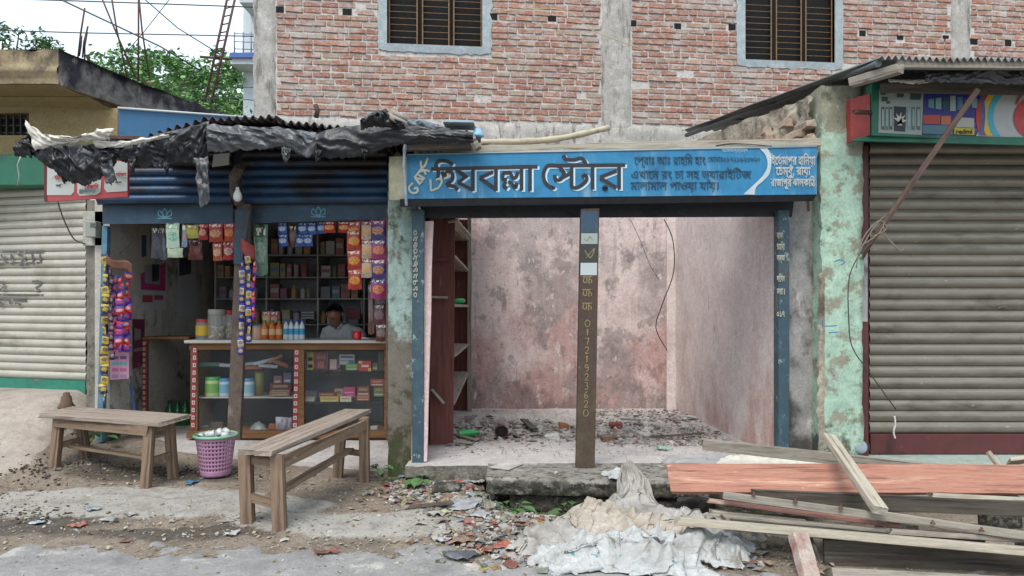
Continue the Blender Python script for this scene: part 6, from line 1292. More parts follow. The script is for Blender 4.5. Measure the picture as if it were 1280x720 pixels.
def pbd(P0, Q, pin, floor=None, steps=130, it=5, grav=.0016, bend=.12, damp=.93, fr=.6, back=None, cellskip=None):
    """settle a sheet: P0 start positions, Q flat rest layout (both nv x nu x 3), pin = mask of fixed points"""
    X = P0.copy(); Pv = X.copy(); w = np.where(pin, 0.0, 1.0)[..., None]
    sets = []
    def addset(a, b, k):
        L = np.linalg.norm(Q[a] - Q[b], axis=-1, keepdims=True); sets.append((a, b, L, k))
    S_ = slice
    for o in (0, 1):
        n = (X.shape[1] - o) // 2 * 2; addset((S_(None), S_(o, o + n, 2)), (S_(None), S_(o + 1, o + n, 2)), 1.0) if (X.shape[1] - o) >= 2 else None
        n = (X.shape[0] - o) // 2 * 2; addset((S_(o, o + n, 2), S_(None)), (S_(o + 1, o + n, 2), S_(None)), 1.0)
        m_ = (X.shape[0] - o) // 2 * 2
        addset((S_(o, o + m_, 2), S_(0, -1)), (S_(o + 1, o + m_, 2), S_(1, None)), .5); addset((S_(o, o + m_, 2), S_(1, None)), (S_(o + 1, o + m_, 2), S_(0, -1)), .5)
    addset((S_(None), S_(0, -2)), (S_(None), S_(2, None)), bend * .5); addset((S_(0, -2), S_(None)), (S_(2, None), S_(None)), bend * .5)
    for st in range(steps):
        V = (X - Pv) * damp; Pv = X.copy(); X = X + V * w; X[..., 2] -= grav * w[..., 0]
        for _ in range(it):
            for a, b, L, k in sets:
                d = X[b] - X[a]; l = np.linalg.norm(d, axis=-1, keepdims=True) + 1e-9; ws = w[a] + w[b]; ws[ws == 0] = 1
                c = d * ((l - L) / l / ws * k * .9)
                if k > .3 or True:
                    X[a] += c * w[a]; X[b] -= c * w[b]
            if back is not None: X[..., 1] = np.where(pin, X[..., 1], np.minimum(X[..., 1], back))
        if floor is not None:
            h = floor(X[..., 0], X[..., 1]); hit = X[..., 2] < h; X[..., 2] = np.where(hit, h, X[..., 2])
            Pv[..., 0] = np.where(hit, X[..., 0] * fr + Pv[..., 0] * (1 - fr), Pv[..., 0]); Pv[..., 1] = np.where(hit, X[..., 1] * fr + Pv[..., 1] * (1 - fr), Pv[..., 1])
    return X
def arr_mesh(X, name, m, label, cat, group=None, skip=None, thick=.002, sub=1):
    nv, nu = X.shape[:2]; mb = MB(); mb.v = [Vector(p) for p in X.reshape(-1, 3)]
    for j in range(nv - 1):
        for i in range(nu - 1):
            if skip and skip(i, j): continue
            mb.f.append((j * nu + i, j * nu + i + 1, (j + 1) * nu + i + 1, (j + 1) * nu + i)); mb.mi.append(0); mb.sm.append(True)
    o = mb.build(name, m, thick=thick, sub=sub); return tag(o, label, cat, group)
def curtain(name, top, bot, Y, m, label, cat, extra=1.3, nu=110, nv=34, seed=0, jag=2.2, belly=.03):
    """plastic sheet slung along the roof edge: broad slack folds running down and sideways, sharp small creases"""
    mb = MB(); x0, x1 = top[0][0], top[-1][0]; A = (extra - 1) * .22
    def fn(u, v):
        xt = lerp(x0, x1, u); yt = interp(top, xt); xb = lerp(bot[0][0], bot[-1][0], u); yb2 = interp(bot, xb) + jag * (1.3 * fbm(u * 12, 1, seed) + 1.1 * fbm(u * 45, 2, seed))
        x = lerp(xt, xb, v); y = lerp(yt, yb2, v)
        q = u * 5 + .9 * math.sin(v * 2 + seed) + .7 * noise.noise(Vector((u * 4, v * 2, seed))); f1 = 1 - abs(noise.noise(Vector((q * 1.1, v * .9 + u * 2, seed)))) * 2.4
        d_ = u * 9 - v * 3.2; f2 = 1 - abs(noise.noise(Vector((d_, v * 2.5 + u * 4, seed + 9)))) * 2.2; f3 = 1 - abs(noise.noise(Vector((u * 26 + v * 7, v * 8 - u * 9, seed + 5)))) * 2
        env = .3 + .7 * math.sin(math.pi * min(1, v * .85 + .15))
        yo = -belly * math.sin(math.pi * min(1, .1 + v * .85)) - A * f1 * env - A * .35 * f2 * env - A * .10 * f3
        return P(x, y, Y) + Vector((0, yo - .02, -.012 * f2 * (1 - v)))
    mb.grid(fn, nu, nv); o = mb.build(name, m, thick=.002); return tag(o, label, cat)
T_ = 5.66
curtain('black_tarpaulin', [(33, 174), (46, 163), (62, 178), (95, 182), (150, 180)], [(40, 192), (52, 200), (70, 214), (95, 231), (112, 233), (128, 226), (150, 203)], T_, m_tarp, 'bunched black tarpaulin bulging down over the left end of the awning', 'tarpaulin', 1.3, seed=3, belly=.015)
curtain('black_tarpaulin', [(136, 180), (175, 176), (205, 168), (240, 160), (266, 152)], [(140, 196), (165, 206), (185, 212), (192, 206), (206, 213), (216, 206), (240, 204), (255, 209), (264, 190)], T_ + .04, m_tarp, 'black tarpaulin with ragged hem hanging over the left bay', 'tarpaulin', 1.25, seed=11)
curtain('grey_tarpaulin', [(262, 157), (300, 158), (350, 160), (398, 166)], [(262, 192), (290, 190), (330, 188), (352, 184), (372, 192), (388, 199), (398, 186)], T_, m_tarp_g, 'shiny grey tarpaulin fold hanging over the bulb', 'tarpaulin', 1.12, seed=21)
curtain('black_tarpaulin', [(385, 172), (430, 158), (480, 156), (540, 160), (592, 166)], [(385, 186), (400, 196), (430, 200), (470, 192), (496, 182), (540, 180), (592, 180)], T_ + .06, m_tarp, 'black tarpaulin slung under the right end of the roof', 'tarpaulin', 1.12, seed=33)
drape('tarpaulin_scrap', [(126, 196), (140, 192)], [(134, 232), (148, 228)], T_ - .06, m_tarp_g, 'narrow grey tarpaulin strip hanging over the red and white banner', 'tarpaulin scrap', 10, 20, .03, 5, jag=4)
drape('tarpaulin_scrap', [(244, 200), (262, 198)], [(252, 262), (264, 252)], T_ - .05, m_tarp_g, 'torn grey strip dangling low in front of the blue slats', 'tarpaulin scrap', 10, 24, .04, 6, jag=6)
drape('tarpaulin_scrap', [(24, 180), (40, 176)], [(20, 196), (44, 200)], T_ - .02, m_tarp, 'frayed black scrap sticking out at the far left of the awning', 'tarpaulin scrap', 12, 8, .05, 7, jag=5)
curtain('white_sheet', [(37, 150), (44, 158), (58, 168), (100, 172), (126, 162), (149, 162)], [(48, 190), (62, 186), (80, 182), (110, 178), (140, 176)], 5.58, m_wsheet, 'dirty white plastic sheet lying over the left end of the roof', 'sheet', 1.2, 70, 16, 15, jag=1.2, belly=.02)
curtain('white_sheet', [(120, 176), (160, 177), (214, 168)], [(124, 186), (150, 186), (170, 182), (214, 172)], 5.60, m_wsheet, 'narrow white strip showing under the rusty roof batten', 'sheet', 1.1, 50, 8, 17, jag=.6, belly=.01)
MBb = MB().tube([P(26, 195, 5.7), P(22, 206, 5.7), P(24, 220, 5.68), P(22, 232, 5.7)], .006, 5)
for i, (x, y, w, h, lab) in enumerate(((162, 200, 10, 22, 'torn black tongue of plastic hanging below the left bay hem'), (206, 205, 8, 14, 'short black tatter near the middle of the left bay hem'), (352, 186, 14, 20, 'pointed grey tatter under the shiny tarpaulin fold'), (392, 188, 12, 18, 'black tatter hanging where the two right tarpaulins meet'), (452, 188, 9, 12, 'small black tatter under the right tarpaulin'), (78, 214, 9, 18, 'black tatter hanging in front of the banner'))):
    drape('tarpaulin_scrap', [(x, y), (x + w, y + 1)], [(x + w * .35, y + h), (x + w * .75, y + h * .7)], T_ - .04 + .01 * i, m_tarp if 'grey' not in lab else m_tarp_g, lab, 'tarpaulin scrap', 12, 16, .03, i + 50, jag=4)
tag(MBb.build('frayed_string', plain('9a9c98')), 'frayed pale string hanging from the left tip of the awning', 'string')
bn = thing('red_white_banner', 'red and white shop banner half hidden by the black tarpaulin', 'banner', P(108, 246, 5.95))
bq = lambda nm, pts, m, l: pqb(nm, pts, m, l)
def bmap(x, y, l=0): return P(x, y, 5.95 + .1 * (x - 57) / 100) + Vector((0, -l, 0))
def pqb(nm, pts, m, l):
    mb = MB(); mb.v = [bmap(x, y, l) for x, y in pts]; mb.f = [tuple(range(len(pts) - 1, -1, -1))]; mb.mi = [0]; mb.sm = [False]; return mb.build(nm, m, bn)
mb = MB(); mb.hexa([bmap(57, 252), bmap(159.5, 246), bmap(159.5, 246, -.03), bmap(57, 252, -.03), bmap(56, 204), bmap(160, 200), bmap(160, 200, -.03), bmap(56, 204, -.03)]); mb.build('red_panel', fade('a8474a'), bn)
MB().hexa([bmap(55.5, 252, .003), bmap(59, 252, .003), bmap(59, 252, -.04), bmap(55.5, 252, -.04), bmap(55, 204, .003), bmap(59, 204, .003), bmap(59, 204, -.04), bmap(55, 204, -.04)]).build('dark_edge', plain('5a2028'), bn)
for pts in ([(59.5, 206), (93.5, 205), (93, 240), (89, 244), (59, 244)], [(96.5, 205), (128.5, 203), (126, 240), (121, 243.5), (100, 245), (97, 241)], [(132.5, 203), (159.5, 201), (159.5, 239), (134, 240.5), (130.5, 236)]): pqb('white_panel', pts, fade('b4b8b4'), .004)
def btext(x, y, w, tx, m): o = text(tx, w * .3 * 5.97 / F, m, bmap(x, y, .007), bn, 'lettering', .05, w * 5.97 / F)
btext(63, 224, 22, 'েমসার্স', m_red_p); btext(70, 233, 10, 'দি', m_ink); btext(100, 236, 24, 'েরজািন', m_red_p); btext(140, 220, 19, 'েদাকান', m_red_p); btext(143, 229, 10, 'ফল', m_ink)
btext(99, 240, 22, 'gallery', plain('5a6a70'))
# things lying on the roof edge at the right of the grocery
curtain('tarpaulin_scrap', [(452, 152), (470, 141), (484, 138), (492, 148), (508, 155)], [(452, 164), (470, 160), (492, 162), (508, 164)], 5.64, m_tarp, 'crumpled black tarpaulin bunched at the mouth of the pale pipe', 'tarpaulin scrap', 1.3, 40, 16, 41)
tag(MB().tube([P(484, 146.5, 5.55), P(511, 159, 5.75)], .036, 14).build('pale_pipe', mat('pale_pipe', ['8b8378', '9c9488'], 9, .6)), 'pale pipe with a painted dark mouth lying across the roof edge', 'pipe')
tag(MB().tube([P(483.3, 146.2, 5.545), P(484.2, 146.6, 5.552)], .026, 12).build('pipe_mouth_disc', m_black), 'black disc painted as the shaded hollow of the pale roof pipe', 'pipe mouth')  # black disc paints the dark hollow; the pipe end itself is solid
tag(MB().tube([P(488, 141, 5.8), P(512, 152, 5.95)], .03, 12).build('pale_pipe', mat('pale_pipe', ['8b8378'])), 'second pale pipe lying behind the dark-mouthed one', 'pipe')
tag(MB().tube([P(395, 147, 5.9), P(397, 137, 5.9), P(394, 131, 5.9)], .02, 6).build('rusty_stub', m_rust), 'small rusty stub sticking up behind the roof peak', 'stub')
drape('grey_sheet', [(510, 152), (530, 152), (560, 162), (568, 166)], [(510, 162), (530, 166), (560, 167), (575, 168)], 5.72, mat('blue_grey_sheet', ['5f6870', '6d767e'], 6, .5, .2, 20), 'blue grey sheet scrap rolled beside the pale pipes', 'sheet', 24, 8, .03, 25)
plank('tin_edge_board', P(556, 156, 5.9), P(592, 156.5, 5.9), .25, .02, 0, mat('pale_blue_tin', ['8fa5ac', '9cb0b6'], 5, .6), 'small pale blue tin sheet lying flat on the roof end', 'board')
for i, (a, b, yy, mm, lab) in enumerate((((512, 178), (590, 176), 5.8, m_pl_dark, 'dark beam end under the right end of the grocery roof'), ((505, 184), (590, 183), 5.95, m_pl_dark, 'lower dark beam just above the sign left end'), ((587, 168), (598, 188), 5.75, m_pl_grey, 'broken pale beam end pointing at the sign'))):
    plank('roof_beam', P(*a, yy), P(*b, yy), .07 if i < 2 else .05, .06, 0, mm, lab, 'beam', rag=.014)
ins = thing('insulator_cap', 'small blue and white insulator cap on the roof end', 'insulator', P(597, 172, 5.85))
MB().lathe([(0, .075), (.028, .07), (.05, .02), (.052, .008), (.03, 0)], wloc(ins), 14).build('cap', plain('7fa9c2'), ins); MB().lathe([(.03, 0), (.024, -.04), (0, -.04)], wloc(ins), 12).build('neck', plain('4a4a48'), ins)
bamboo = smoothpts([P(600, 178, 6.3), P(650, 177, 6.5), (P(700, 173, 6.8)), P(760, 160, 7.2)], 5)
bb_ = MB(); bb_.tube(bamboo, [.027 + (.006 if i % 3 == 0 else 0) for i in range(len(bamboo))], 10); tag(bb_.build('bamboo_pole', mat('bamboo', ['a89c84', 'b6ab92', '978b74'], 8, .6)), 'long pale bamboo pole lying behind the blue sign', 'bamboo pole')
tag(MB().hexa([P(590, 186, 6.3), P(1000, 178, 6.5), (P(1000, 178, 6.5) + Vector((0, .4, 0))), P(590, 186, 6.3) + Vector((0, .4, 0)), P(590, 176, 6.3), P(640, 182, 6.35), P(640, 182, 6.7), P(590, 176, 6.7)]).build('broken_board', m_pl_grey), 'broken grey board wedged behind the timber on the sign', 'board')
tag(MB().tube([P(508, 257, 5.93), P(507, 240, 5.93), P(505, 205, 5.93), P(506, 186, 5.9), P(507, 176, 5.85)], [.012, .013, .012, .014, .006], 8).build('tied_cord', mat('pale_rag', ['8fa0b0', 'a2b2c0'], 20, .8)), 'pale bluish rag cord hanging over the left end of the sign', 'cord')
wire([(895, 182), (915, 179.5), (945, 181), (965, 183)], 6.05, .004, plain('2a2624'), 'thin wire looped on the timber above the sign')
wire([(830, 274), (841, 300), (842, 340), (828, 380), (820, 410), (834, 438)], 7.2, .005, plain('2a2624'), 'thin black wire dangling inside the empty shop')
wire([(788, 274), (800, 300), (812, 330), (824, 350)], 9.4, .004, plain('4a4440'), 'faint wire running down the pink back wall')
wire([(620, 15), (700, 12), (745, 40), (800, 60)], 10.2, .006, plain('b0a060'), 'loose yellowish wire across the brick wall')

# ------------------------------------------------------------------ shopkeeper
def skin(name, pts, edges, rad, m, parent, sub=2, root=0):
    me = bpy.data.meshes.new(name); L0 = wloc(parent)
    me.from_pydata([tuple(Vector(p) - L0) for p in pts], edges, []); me.materials.append(m)
    o = bpy.data.objects.new(name, me); COL.objects.link(o)
    md = o.modifiers.new('skin', 'SKIN'); sd = me.skin_vertices[0] if me.skin_vertices else None
    if sd is None:
        at = me.attributes.get('skin'); 
    for i, v in enumerate(me.skin_vertices[0].data): v.radius = rad[i] if isinstance(rad[i], tuple) else (rad[i], rad[i]); v.use_root = (i == root)
    s2 = o.modifiers.new('sub', 'SUBSURF'); s2.levels = sub; s2.render_levels = sub
    bpy.context.view_layer.update()
    ev = o.evaluated_get(bpy.context.evaluated_depsgraph_get()); me2 = bpy.data.meshes.new_from_object(ev); o.modifiers.clear(); o.data = me2
    me2.materials.clear(); me2.materials.append(m); me2.polygons.foreach_set('use_smooth', [True] * len(me2.polygons)); o.parent = parent
    return o
def person():
    hx, hy = yx(418, 7.72), 7.72; zt = 1.50
    t = thing('person', 'shopkeeper in a white shirt with short black hair sitting behind the counter', 'person', (hx, 7.85, .165)); 
    cx, cy = hx + .06, 7.9
    z = lambda k: zt - k
    # continuous body: pelvis, spine, neck, head, arms with hands, legs (seated on a stool)
    pts = []; rad = []; ed = []
    def add_(p, r, par=None):
        pts.append(Vector(p)); rad.append(r)
        if par is not None: ed.append((par, len(pts) - 1))
        return len(pts) - 1
    pel = add_((cx, cy + .05, .62), (.15, .11)); wa = add_((cx, cy + .03, .80), (.13, .10), pel); ch = add_((cx - .01, cy, 1.07), (.15, .11), wa); up = add_((cx - .02, cy - .04, 1.20), (.12, .09), ch)
    nk = add_((hx + .01, hy + .09, 1.26), .058, up); nk2 = add_((hx, hy + .03, 1.285), .056, nk); hd = add_((hx, hy + .005, 1.365), (.072, .085), nk2); hd2 = add_((hx, hy + .01, 1.43), (.072, .088), hd)
    for s_ in (-1, 1):
        sh = add_((cx + s_ * .17, cy - .02, 1.185), .06, up); el = add_((cx + s_ * .24, cy - .08, .92), .043, sh); fa = add_((cx + s_ * .16, cy - .27, .78), .033, el); wr = add_((cx + s_ * .10, cy - .33, .78), .024, fa)
        pm = add_((cx + s_ * .07, cy - .38, .775), (.036, .018), wr)
        for k in range(4):
            a = (k - 1.5) * .022; f1 = add_((cx + s_ * .06 + a, cy - .43, .775), .0095, pm); f2 = add_((cx + s_ * .055 + a, cy - .455 - .008 * (1.5 - abs(k - 1.5)), .762), .0085, f1)
        th = add_((cx + s_ * .03, cy - .38, .785), .011, pm); add_((cx + s_ * .015, cy - .41, .782), .009, th)
        hp = add_((cx + s_ * .10, cy + .02, .60), .09, pel); kn = add_((cx + s_ * .16, cy - .36, .62), .062, hp); an = add_((cx + s_ * .14, cy - .30, .24), .038, kn); add_((cx + s_ * .15, cy - .42, .20), (.04, .025), an)
    b = skin('body', pts, ed, rad, m_skin, t, 2)
    L0 = wloc(t); hc = Vector((hx, hy, 1.385)) - L0
    for v in b.data.vertices:      # sculpt the face: brow, nose, lips, chin, eye hollows
        p = v.co - hc
        if p.length < .15 and p.y < -.02:
            f = lambda x0, z0, sx, sz: math.exp(-((p.x - x0) / sx) ** 2 - ((p.z - z0) / sz) ** 2)
            v.co.y += -.022 * f(0, -.012, .012, .022) - .008 * f(0, -.05, .022, .012) - .010 * f(0, -.085, .03, .018) + .010 * f(-.03, .016, .014, .012) + .010 * f(.03, .016, .014, .012) - .005 * f(0, .036, .05, .01)
    for s_ in (-1, 1):
        mb = MB(); c = Vector((hx + s_ * .030, hy - .066, 1.398)); mb.lathe([(0, -.008), (.008, -.005), (.011, 0), (.008, .005), (0, .008)], c, 10); mb.build('eye', mat('eye_white', ['8c857f'], rough=.3, bump=0), t)
        MB().lathe([(0, -.006), (.005, 0), (0, .006)], c + Vector((0, -.010, 0)), 8).build('iris', m_hair, t)
        MB().tube([c + Vector((-.016, -.010, .016)), c + Vector((0, -.014, .021)), c + Vector((.016, -.008, .016))], .004, 6).build('eyebrow', m_hair, t)
        e = Vector((hx + s_ * .078, hy + .02, 1.385)); MB().grid(lambda u, v, e=e, s_=s_: e + Vector((s_ * .014 * math.sin(u * 3.14), .018 * math.cos(v * 6.28) * (.3 + .7 * u), .03 * math.sin(v * 6.28) * (.3 + .7 * u))), 5, 12).build('ear', m_skin, t)
    MB().tube([(hx - .022, hy - .083, 1.338), (hx, hy - .09, 1.343), (hx + .022, hy - .083, 1.338)], [.003, .0045, .003], 6).build('moustache', m_hair, t)
    MB().tube([(hx - .018, hy - .083, 1.327), (hx, hy - .088, 1.325), (hx + .018, hy - .083, 1.327)], [.002, .004, .002], 6).build('mouth', mat('lips', ['5a2f28']), t)
    mb = MB()
    def hf(u, v):
        a = u * 6.283; ph = v * 1.75; r = .084; front = max(0, -math.sin(a)); ph *= 1 - .55 * front ** 1.5
        q = Vector((math.cos(a) * math.sin(ph) * r, math.sin(a) * math.sin(ph) * r * 1.06 + .02, math.cos(ph) * r * 1.05)); return Vector((hx, hy, 1.412)) + q * (1 + .05 * fbm(a * 3, ph * 5, 2))
    mb.grid(hf, 32, 16); mb.build('hair', m_hair, t)
    # shirt over torso and upper arms
    sp = []; sr = []; se = []
    def sa(p, r, par=None):
        sp.append(Vector(p)); sr.append(r)
        if par is not None: se.append((par, len(sp) - 1))
        return len(sp) - 1
    a = sa((cx, cy + .05, .66), (.18, .13)); b_ = sa((cx, cy + .03, .82), (.165, .125), a); c = sa((cx - .01, cy, 1.07), (.18, .13), b_); d_ = sa((cx - .015, cy - .03, 1.20), (.125, .09), c)
    e_ = sa((hx + .012, hy + .11, 1.255), (.066, .062), d_)
    for s_ in (-1, 1):
        s1 = sa((cx + s_ * .18, cy - .02, 1.18), .078, d_); s2_ = sa((cx + s_ * .23, cy - .06, .99), .066, s1)
    skin('shirt', sp, se, sr, m_shirt, t, 2)
    for s_ in (-1, 1): MB().grid(lambda u, v, s_=s_: Vector((hx + .012 + s_ * (.012 + .05 * u), hy + .02 + .03 * u, 1.29 - .05 * v * (1 - u * .4) - .03 * (1 - u))), 5, 4).build('collar', m_shirt, t, thick=.004)
    lp = [Vector((cx, cy + .06, .62))]; le = []; lr = [(.19, .13)]
    for s_ in (-1, 1):
        lp += [Vector((cx + s_ * .12, cy - .12, .62)), Vector((cx + s_ * .17, cy - .37, .62)), Vector((cx + s_ * .15, cy - .32, .34))]; lr += [.11, .085, .075]; k = len(lp); le += [(0, k - 3), (k - 3, k - 2), (k - 2, k - 1)]
    skin('lungi', lp, le, lr, m_cloth, t, 2)
    st = thing('stool', 'plain wooden stool under the shopkeeper', 'stool', (cx, cy + .08, .165))
    MB().bbox(cx - .19, cy - .10, .47, cx + .19, cy + .24, .50, .004).build('seat', m_case, st)
    for sx in (-1, 1):
        for sy in (-1, 1): MB().bbox(cx + sx * .15 - .02, cy + .07 + sy * .13 - .02, .165, cx + sx * .15 + .02, cy + .07 + sy * .13 + .02, .468, .003).build('leg', m_case, st)
person()

# ------------------------------------------------------------------ benches
def leg(parent, foot, top, w, m=m_bench_dk, d=None): return plank('leg', foot, top, w, d or w, 0, m, parent=parent, rag=.003, seg=5)
lb = thing('wooden_bench', 'shorter weathered wooden bench standing parallel to the road at the left', 'bench', (-3.35, 6.05, .08), 'weathered wooden benches outside the grocery')
plank('seat', P(71, 515, 6.26), P(219, 525.5, 5.83), .33, .032, -.07, m_bench, parent=lb, rag=.012, seg=12)
bL = {}
for k, (fx, fy, fY, tx, ty, tY) in {'fl': (68, 592, 6.12, 74, 524, 6.16), 'bl': (107, 585, 6.36, 100, 520, 6.3), 'fr': (182, 606, 5.72, 188, 533, 5.78), 'br': (217, 595, 6.02, 211, 527, 5.98)}.items():
    F_ = P(fx, fy, fY); F_.z = gfine(F_.x, F_.y) - .01; T2 = P(tx, ty, tY); T2.z = .526; bL[k] = (F_, T2); leg(lb, F_, T2, .068)
def midp(k, t): return bL[k][0].lerp(bL[k][1], t)
plank('apron', midp('fl', .90) + Vector((0, -.04, 0)), midp('fr', .90) + Vector((0, -.04, 0)), .022, .085, 0, m_bench_dk, parent=lb); plank('apron', midp('bl', .88), midp('br', .88), .022, .08, 0, m_bench_dk, parent=lb)
plank('stretcher', midp('fl', .42), midp('bl', .42), .03, .05, 0, m_bench_dk, parent=lb); plank('stretcher', midp('fr', .42), midp('br', .42), .03, .05, 0, m_bench_dk, parent=lb)
plank('end_rail', midp('fr', .9), midp('br', .9), .02, .06, 0, m_bench_dk, parent=lb)
plank('rail', midp('fl', .42).lerp(midp('bl', .42), .5) - Vector((0, 0, .03)), midp('fr', .42).lerp(midp('br', .42), .5) - Vector((0, 0, .02)), .05, .025, 0, m_bench_dk, parent=lb)
rbn = thing('wooden_bench', 'longer weathered wooden bench with a cracked top pointing towards the counter', 'bench', (-1.5, 5.4, 0), 'weathered wooden benches outside the grocery')
A0_, B0_ = P(318, 566, 4.68), P(446, 513.5, 6.3); ax_ = (B0_ - A0_).normalized(); sd_ = ax_.cross(Vector((0, 0, 1))).normalized()
plank('seat', A0_ - sd_ * .057 + ax_ * .01, B0_ - sd_ * .05 - ax_ * .01, .115, .034, 0, m_bench, parent=rbn, rag=.006, seg=16)
plank('seat', A0_ + sd_ * .065, B0_ + sd_ * .07, .122, .034, .01, m_bench, parent=rbn, rag=.006, seg=16)
bL = {}
for k, (fx, fy, fY, tx, ty, tY) in {'fl': (310, 657, 4.80, 307, 570, 4.84), 'fr': (350, 663, 4.69, 347, 575, 4.74), 'bl': (422, 594, 6.2, 428, 520, 6.12), 'br': (456, 598, 6.12, 455, 521, 6.06)}.items():
    F_ = P(fx, fy, fY); F_.z = gfine(F_.x, F_.y) - .012; T2 = P(tx, ty, tY); T2.z = .48 + .057 * (T2.y - 4.68) / 1.62; bL[k] = (F_, T2); leg(rbn, F_, T2, .078)
plank('apron', midp('fr', .90) + sd_ * .02, midp('br', .90) + sd_ * .02, .024, .085, 0, m_bench_dk, parent=rbn); plank('apron', midp('fl', .90), midp('bl', .90), .024, .085, 0, m_bench_dk, parent=rbn)
plank('stretcher', midp('fl', .40), midp('fr', .36), .03, .06, 0, m_bench_dk, parent=rbn); plank('stretcher', midp('bl', .45), midp('br', .45), .03, .05, 0, m_bench_dk, parent=rbn)
plank('rail', midp('fl', .42).lerp(midp('fr', .38), .6), midp('bl', .48).lerp(midp('br', .48), .4), .07, .03, 0, m_bench_dk, parent=rbn)
plank('end_rail', midp('fl', .9), midp('fr', .9), .02, .06, 0, m_bench_dk, parent=rbn)

# ------------------------------------------------------------------ litter basket
bk = thing('litter_basket', 'pink perforated plastic basket with green rim full of white cups', 'basket', (-2.51, 6.1, g(-2.51, 6.1)))
B0 = wloc(bk) + Vector((0, 0, .015)); r0, r1, bh = .118, .160, .335
m_pinkpl = mat('pink_plastic', ['ab7f9c', '9f7390'], 6, .4, .05, 30); m_grpl = mat('green_plastic', ['7fb594', '6da584'], 6, .4, .05, 30)
N_, V_ = 64, 20
bm_ = MB().grid(lambda u, v: B0 + Vector((lerp(r0, r1, v) * math.cos(u * 6.2832), lerp(r0, r1, v) * math.sin(u * 6.2832), bh * v)), N_, V_, skip=lambda u, v: (int(u * N_) % 2 == 0) and (int(v * V_) % 2 == 1) and .14 < v < .92).build('basket_wall', m_pinkpl, bk, thick=.004)
MB().lathe([(0, .004), (r0, .004)], B0, 24).build('basket_base', m_pinkpl, bk)
MB().tube([B0 + Vector(((r1 + .012) * math.cos(a), (r1 + .012) * math.sin(a), bh)) for a in [k * .2618 for k in range(25)]], .012, 8, cap=False).build('rim', m_grpl, bk)
MB().lathe([(r1 - .004, bh + .001), (r1 + .006, bh - .03), (r1 + .001, bh - .035)], B0, 28).build('rim_band', m_pinkpl, bk)
mb = MB(); mb.grid(lambda u, v: B0 + Vector((v * r1 * .93 * math.cos(u * 6.283), v * r1 * .93 * math.sin(u * 6.283), bh - .03 + .03 * fbm(math.cos(u * 6.283) * v * 4, math.sin(u * 6.283) * v * 4, 3) )), 30, 10); mb.build('waste', mat('whitish_waste', ['8f9490', 'a9ada9'], 20, .6), bk)
def cup_(loc, rot, label, m, r=.03, h=.06, name='paper_cup', group='white cups in the pink basket'):
    me = MB().lathe([(0, 0), (r * .7, 0), (r, h), (r * .93, h), (r * .65, .004), (0, .004)], (0, 0, 0), 14).mesh('cup', m); o = inst(name, me, loc, None, rot); return tag(o, label, 'cup', group)
m_cupw = mat('white_cup', ['b4b8b8', 'c2c6c6'], 9, .4, .05)
for i, (dx, dy, rx, ry, lb_) in enumerate(((-.09, -.05, 1.9, .3, 'leftmost white cup in the pink basket, lying on its side'), (.02, .02, 2.6, .2, 'white cup standing highest, upside down, in the pink basket'), (-.03, -.09, 1.2, -.6, 'white cup at the front of the pink basket'), (.08, -.06, 2.0, .9, 'white cup lying at the front right of the pink basket'), (.09, .05, 1.4, .4, 'white cup at the back right of the pink basket'), (-.07, .06, 2.2, -.4, 'white cup at the back left of the pink basket'))):
    cup_(B0 + Vector((dx, dy, bh + (.045 if i == 1 else .012))), (rx, ry, i), lb_, m_cupw)

# ------------------------------------------------------------------ timber heap at the right
def pp(name, a, b, w, t, roll, m, label, **kw): return plank(name, P(*a), P(*b), w, t, roll, m, label, 'plank', group=None, **kw)
pp('orange_plank', (836, 598, 4.93), (1400, 600, 4.93), .235, .03, -.72, m_pl_orange, 'wide orange painted plank on top of the timber heap', seg=24, rag=.006)
pp('grey_plank', (1036, 546, 5.12), (1100, 638, 4.12), .085, .045, .2, m_pl_pale, 'pale plank leaning diagonally across the orange one', rag=.003)
pp('long_beam', (876, 555, 5.75), (1215, 592, 5.35), .05, .085, 0, m_pl_grey, 'long grey beam lying behind the orange plank on the step', seg=14)
pp('grey_plank', (940, 621, 4.74), (1400, 641, 4.55), .03, .10, 0, m_pl_dark, 'dark grey plank on edge just under the orange one', seg=14)
pp('pale_plank', (1163, 619, 4.66), (1420, 632, 4.6), .05, .03, .3, m_pl_pale, 'pale strip of wood at the right under the orange plank', seg=8)
pp('bolted_beam', (904, 619, 4.44), (1420, 688, 3.9), .055, .045, .15, m_pl_grey, 'thin grey beam with bolts crossing the heap downwards to the right', seg=18, rag=.004)
pp('faded_red_plank', (888, 626, 4.58), (1120, 657, 4.35), .14, .03, .25, m_pl_red, 'faded red plank with pale worn streaks under the bolted beam', seg=12)
pp('red_white_plank', (884, 640, 4.52), (1000, 650, 4.45), .10, .03, .1, m_pl_pale, 'short chipped pale plank end at the left of the heap', seg=6, rag=.02)
pp('grey_plank', (902, 646, 4.38), (1200, 672, 4.15), .075, .03, .15, m_pl_grey, 'grey plank with a broken end below the faded red one', seg=12, rag=.012)
pp('dark_plank', (915, 655, 4.34), (1230, 684, 4.1), .03, .07, 0, m_pl_dark, 'dark plank on edge below the grey broken-ended one', seg=12)
pp('long_pale_plank', (848, 651, 4.28), (1420, 701, 3.85), .10, .045, .2, m_pl_pale, 'long splintered pale plank at the bottom of the open heap', seg=22, rag=.012)
pp('pale_plank', (1100, 642, 4.3), (1240, 662, 4.2), .07, .03, .2, m_pl_pale, 'short pale plank end under the foot of the leaning one', seg=8)
pp('pale_plank', (1110, 664, 4.15), (1420, 684, 4.0), .06, .03, .2, m_pl_grey, 'grey pale plank low at the right behind the bolted beam', seg=10)
pp('short_batten', (1236, 566, 5.6), (1250, 584, 5.4), .03, .03, .2, m_pl_pale, 'short stub of wood standing against the shutter foot', seg=3)
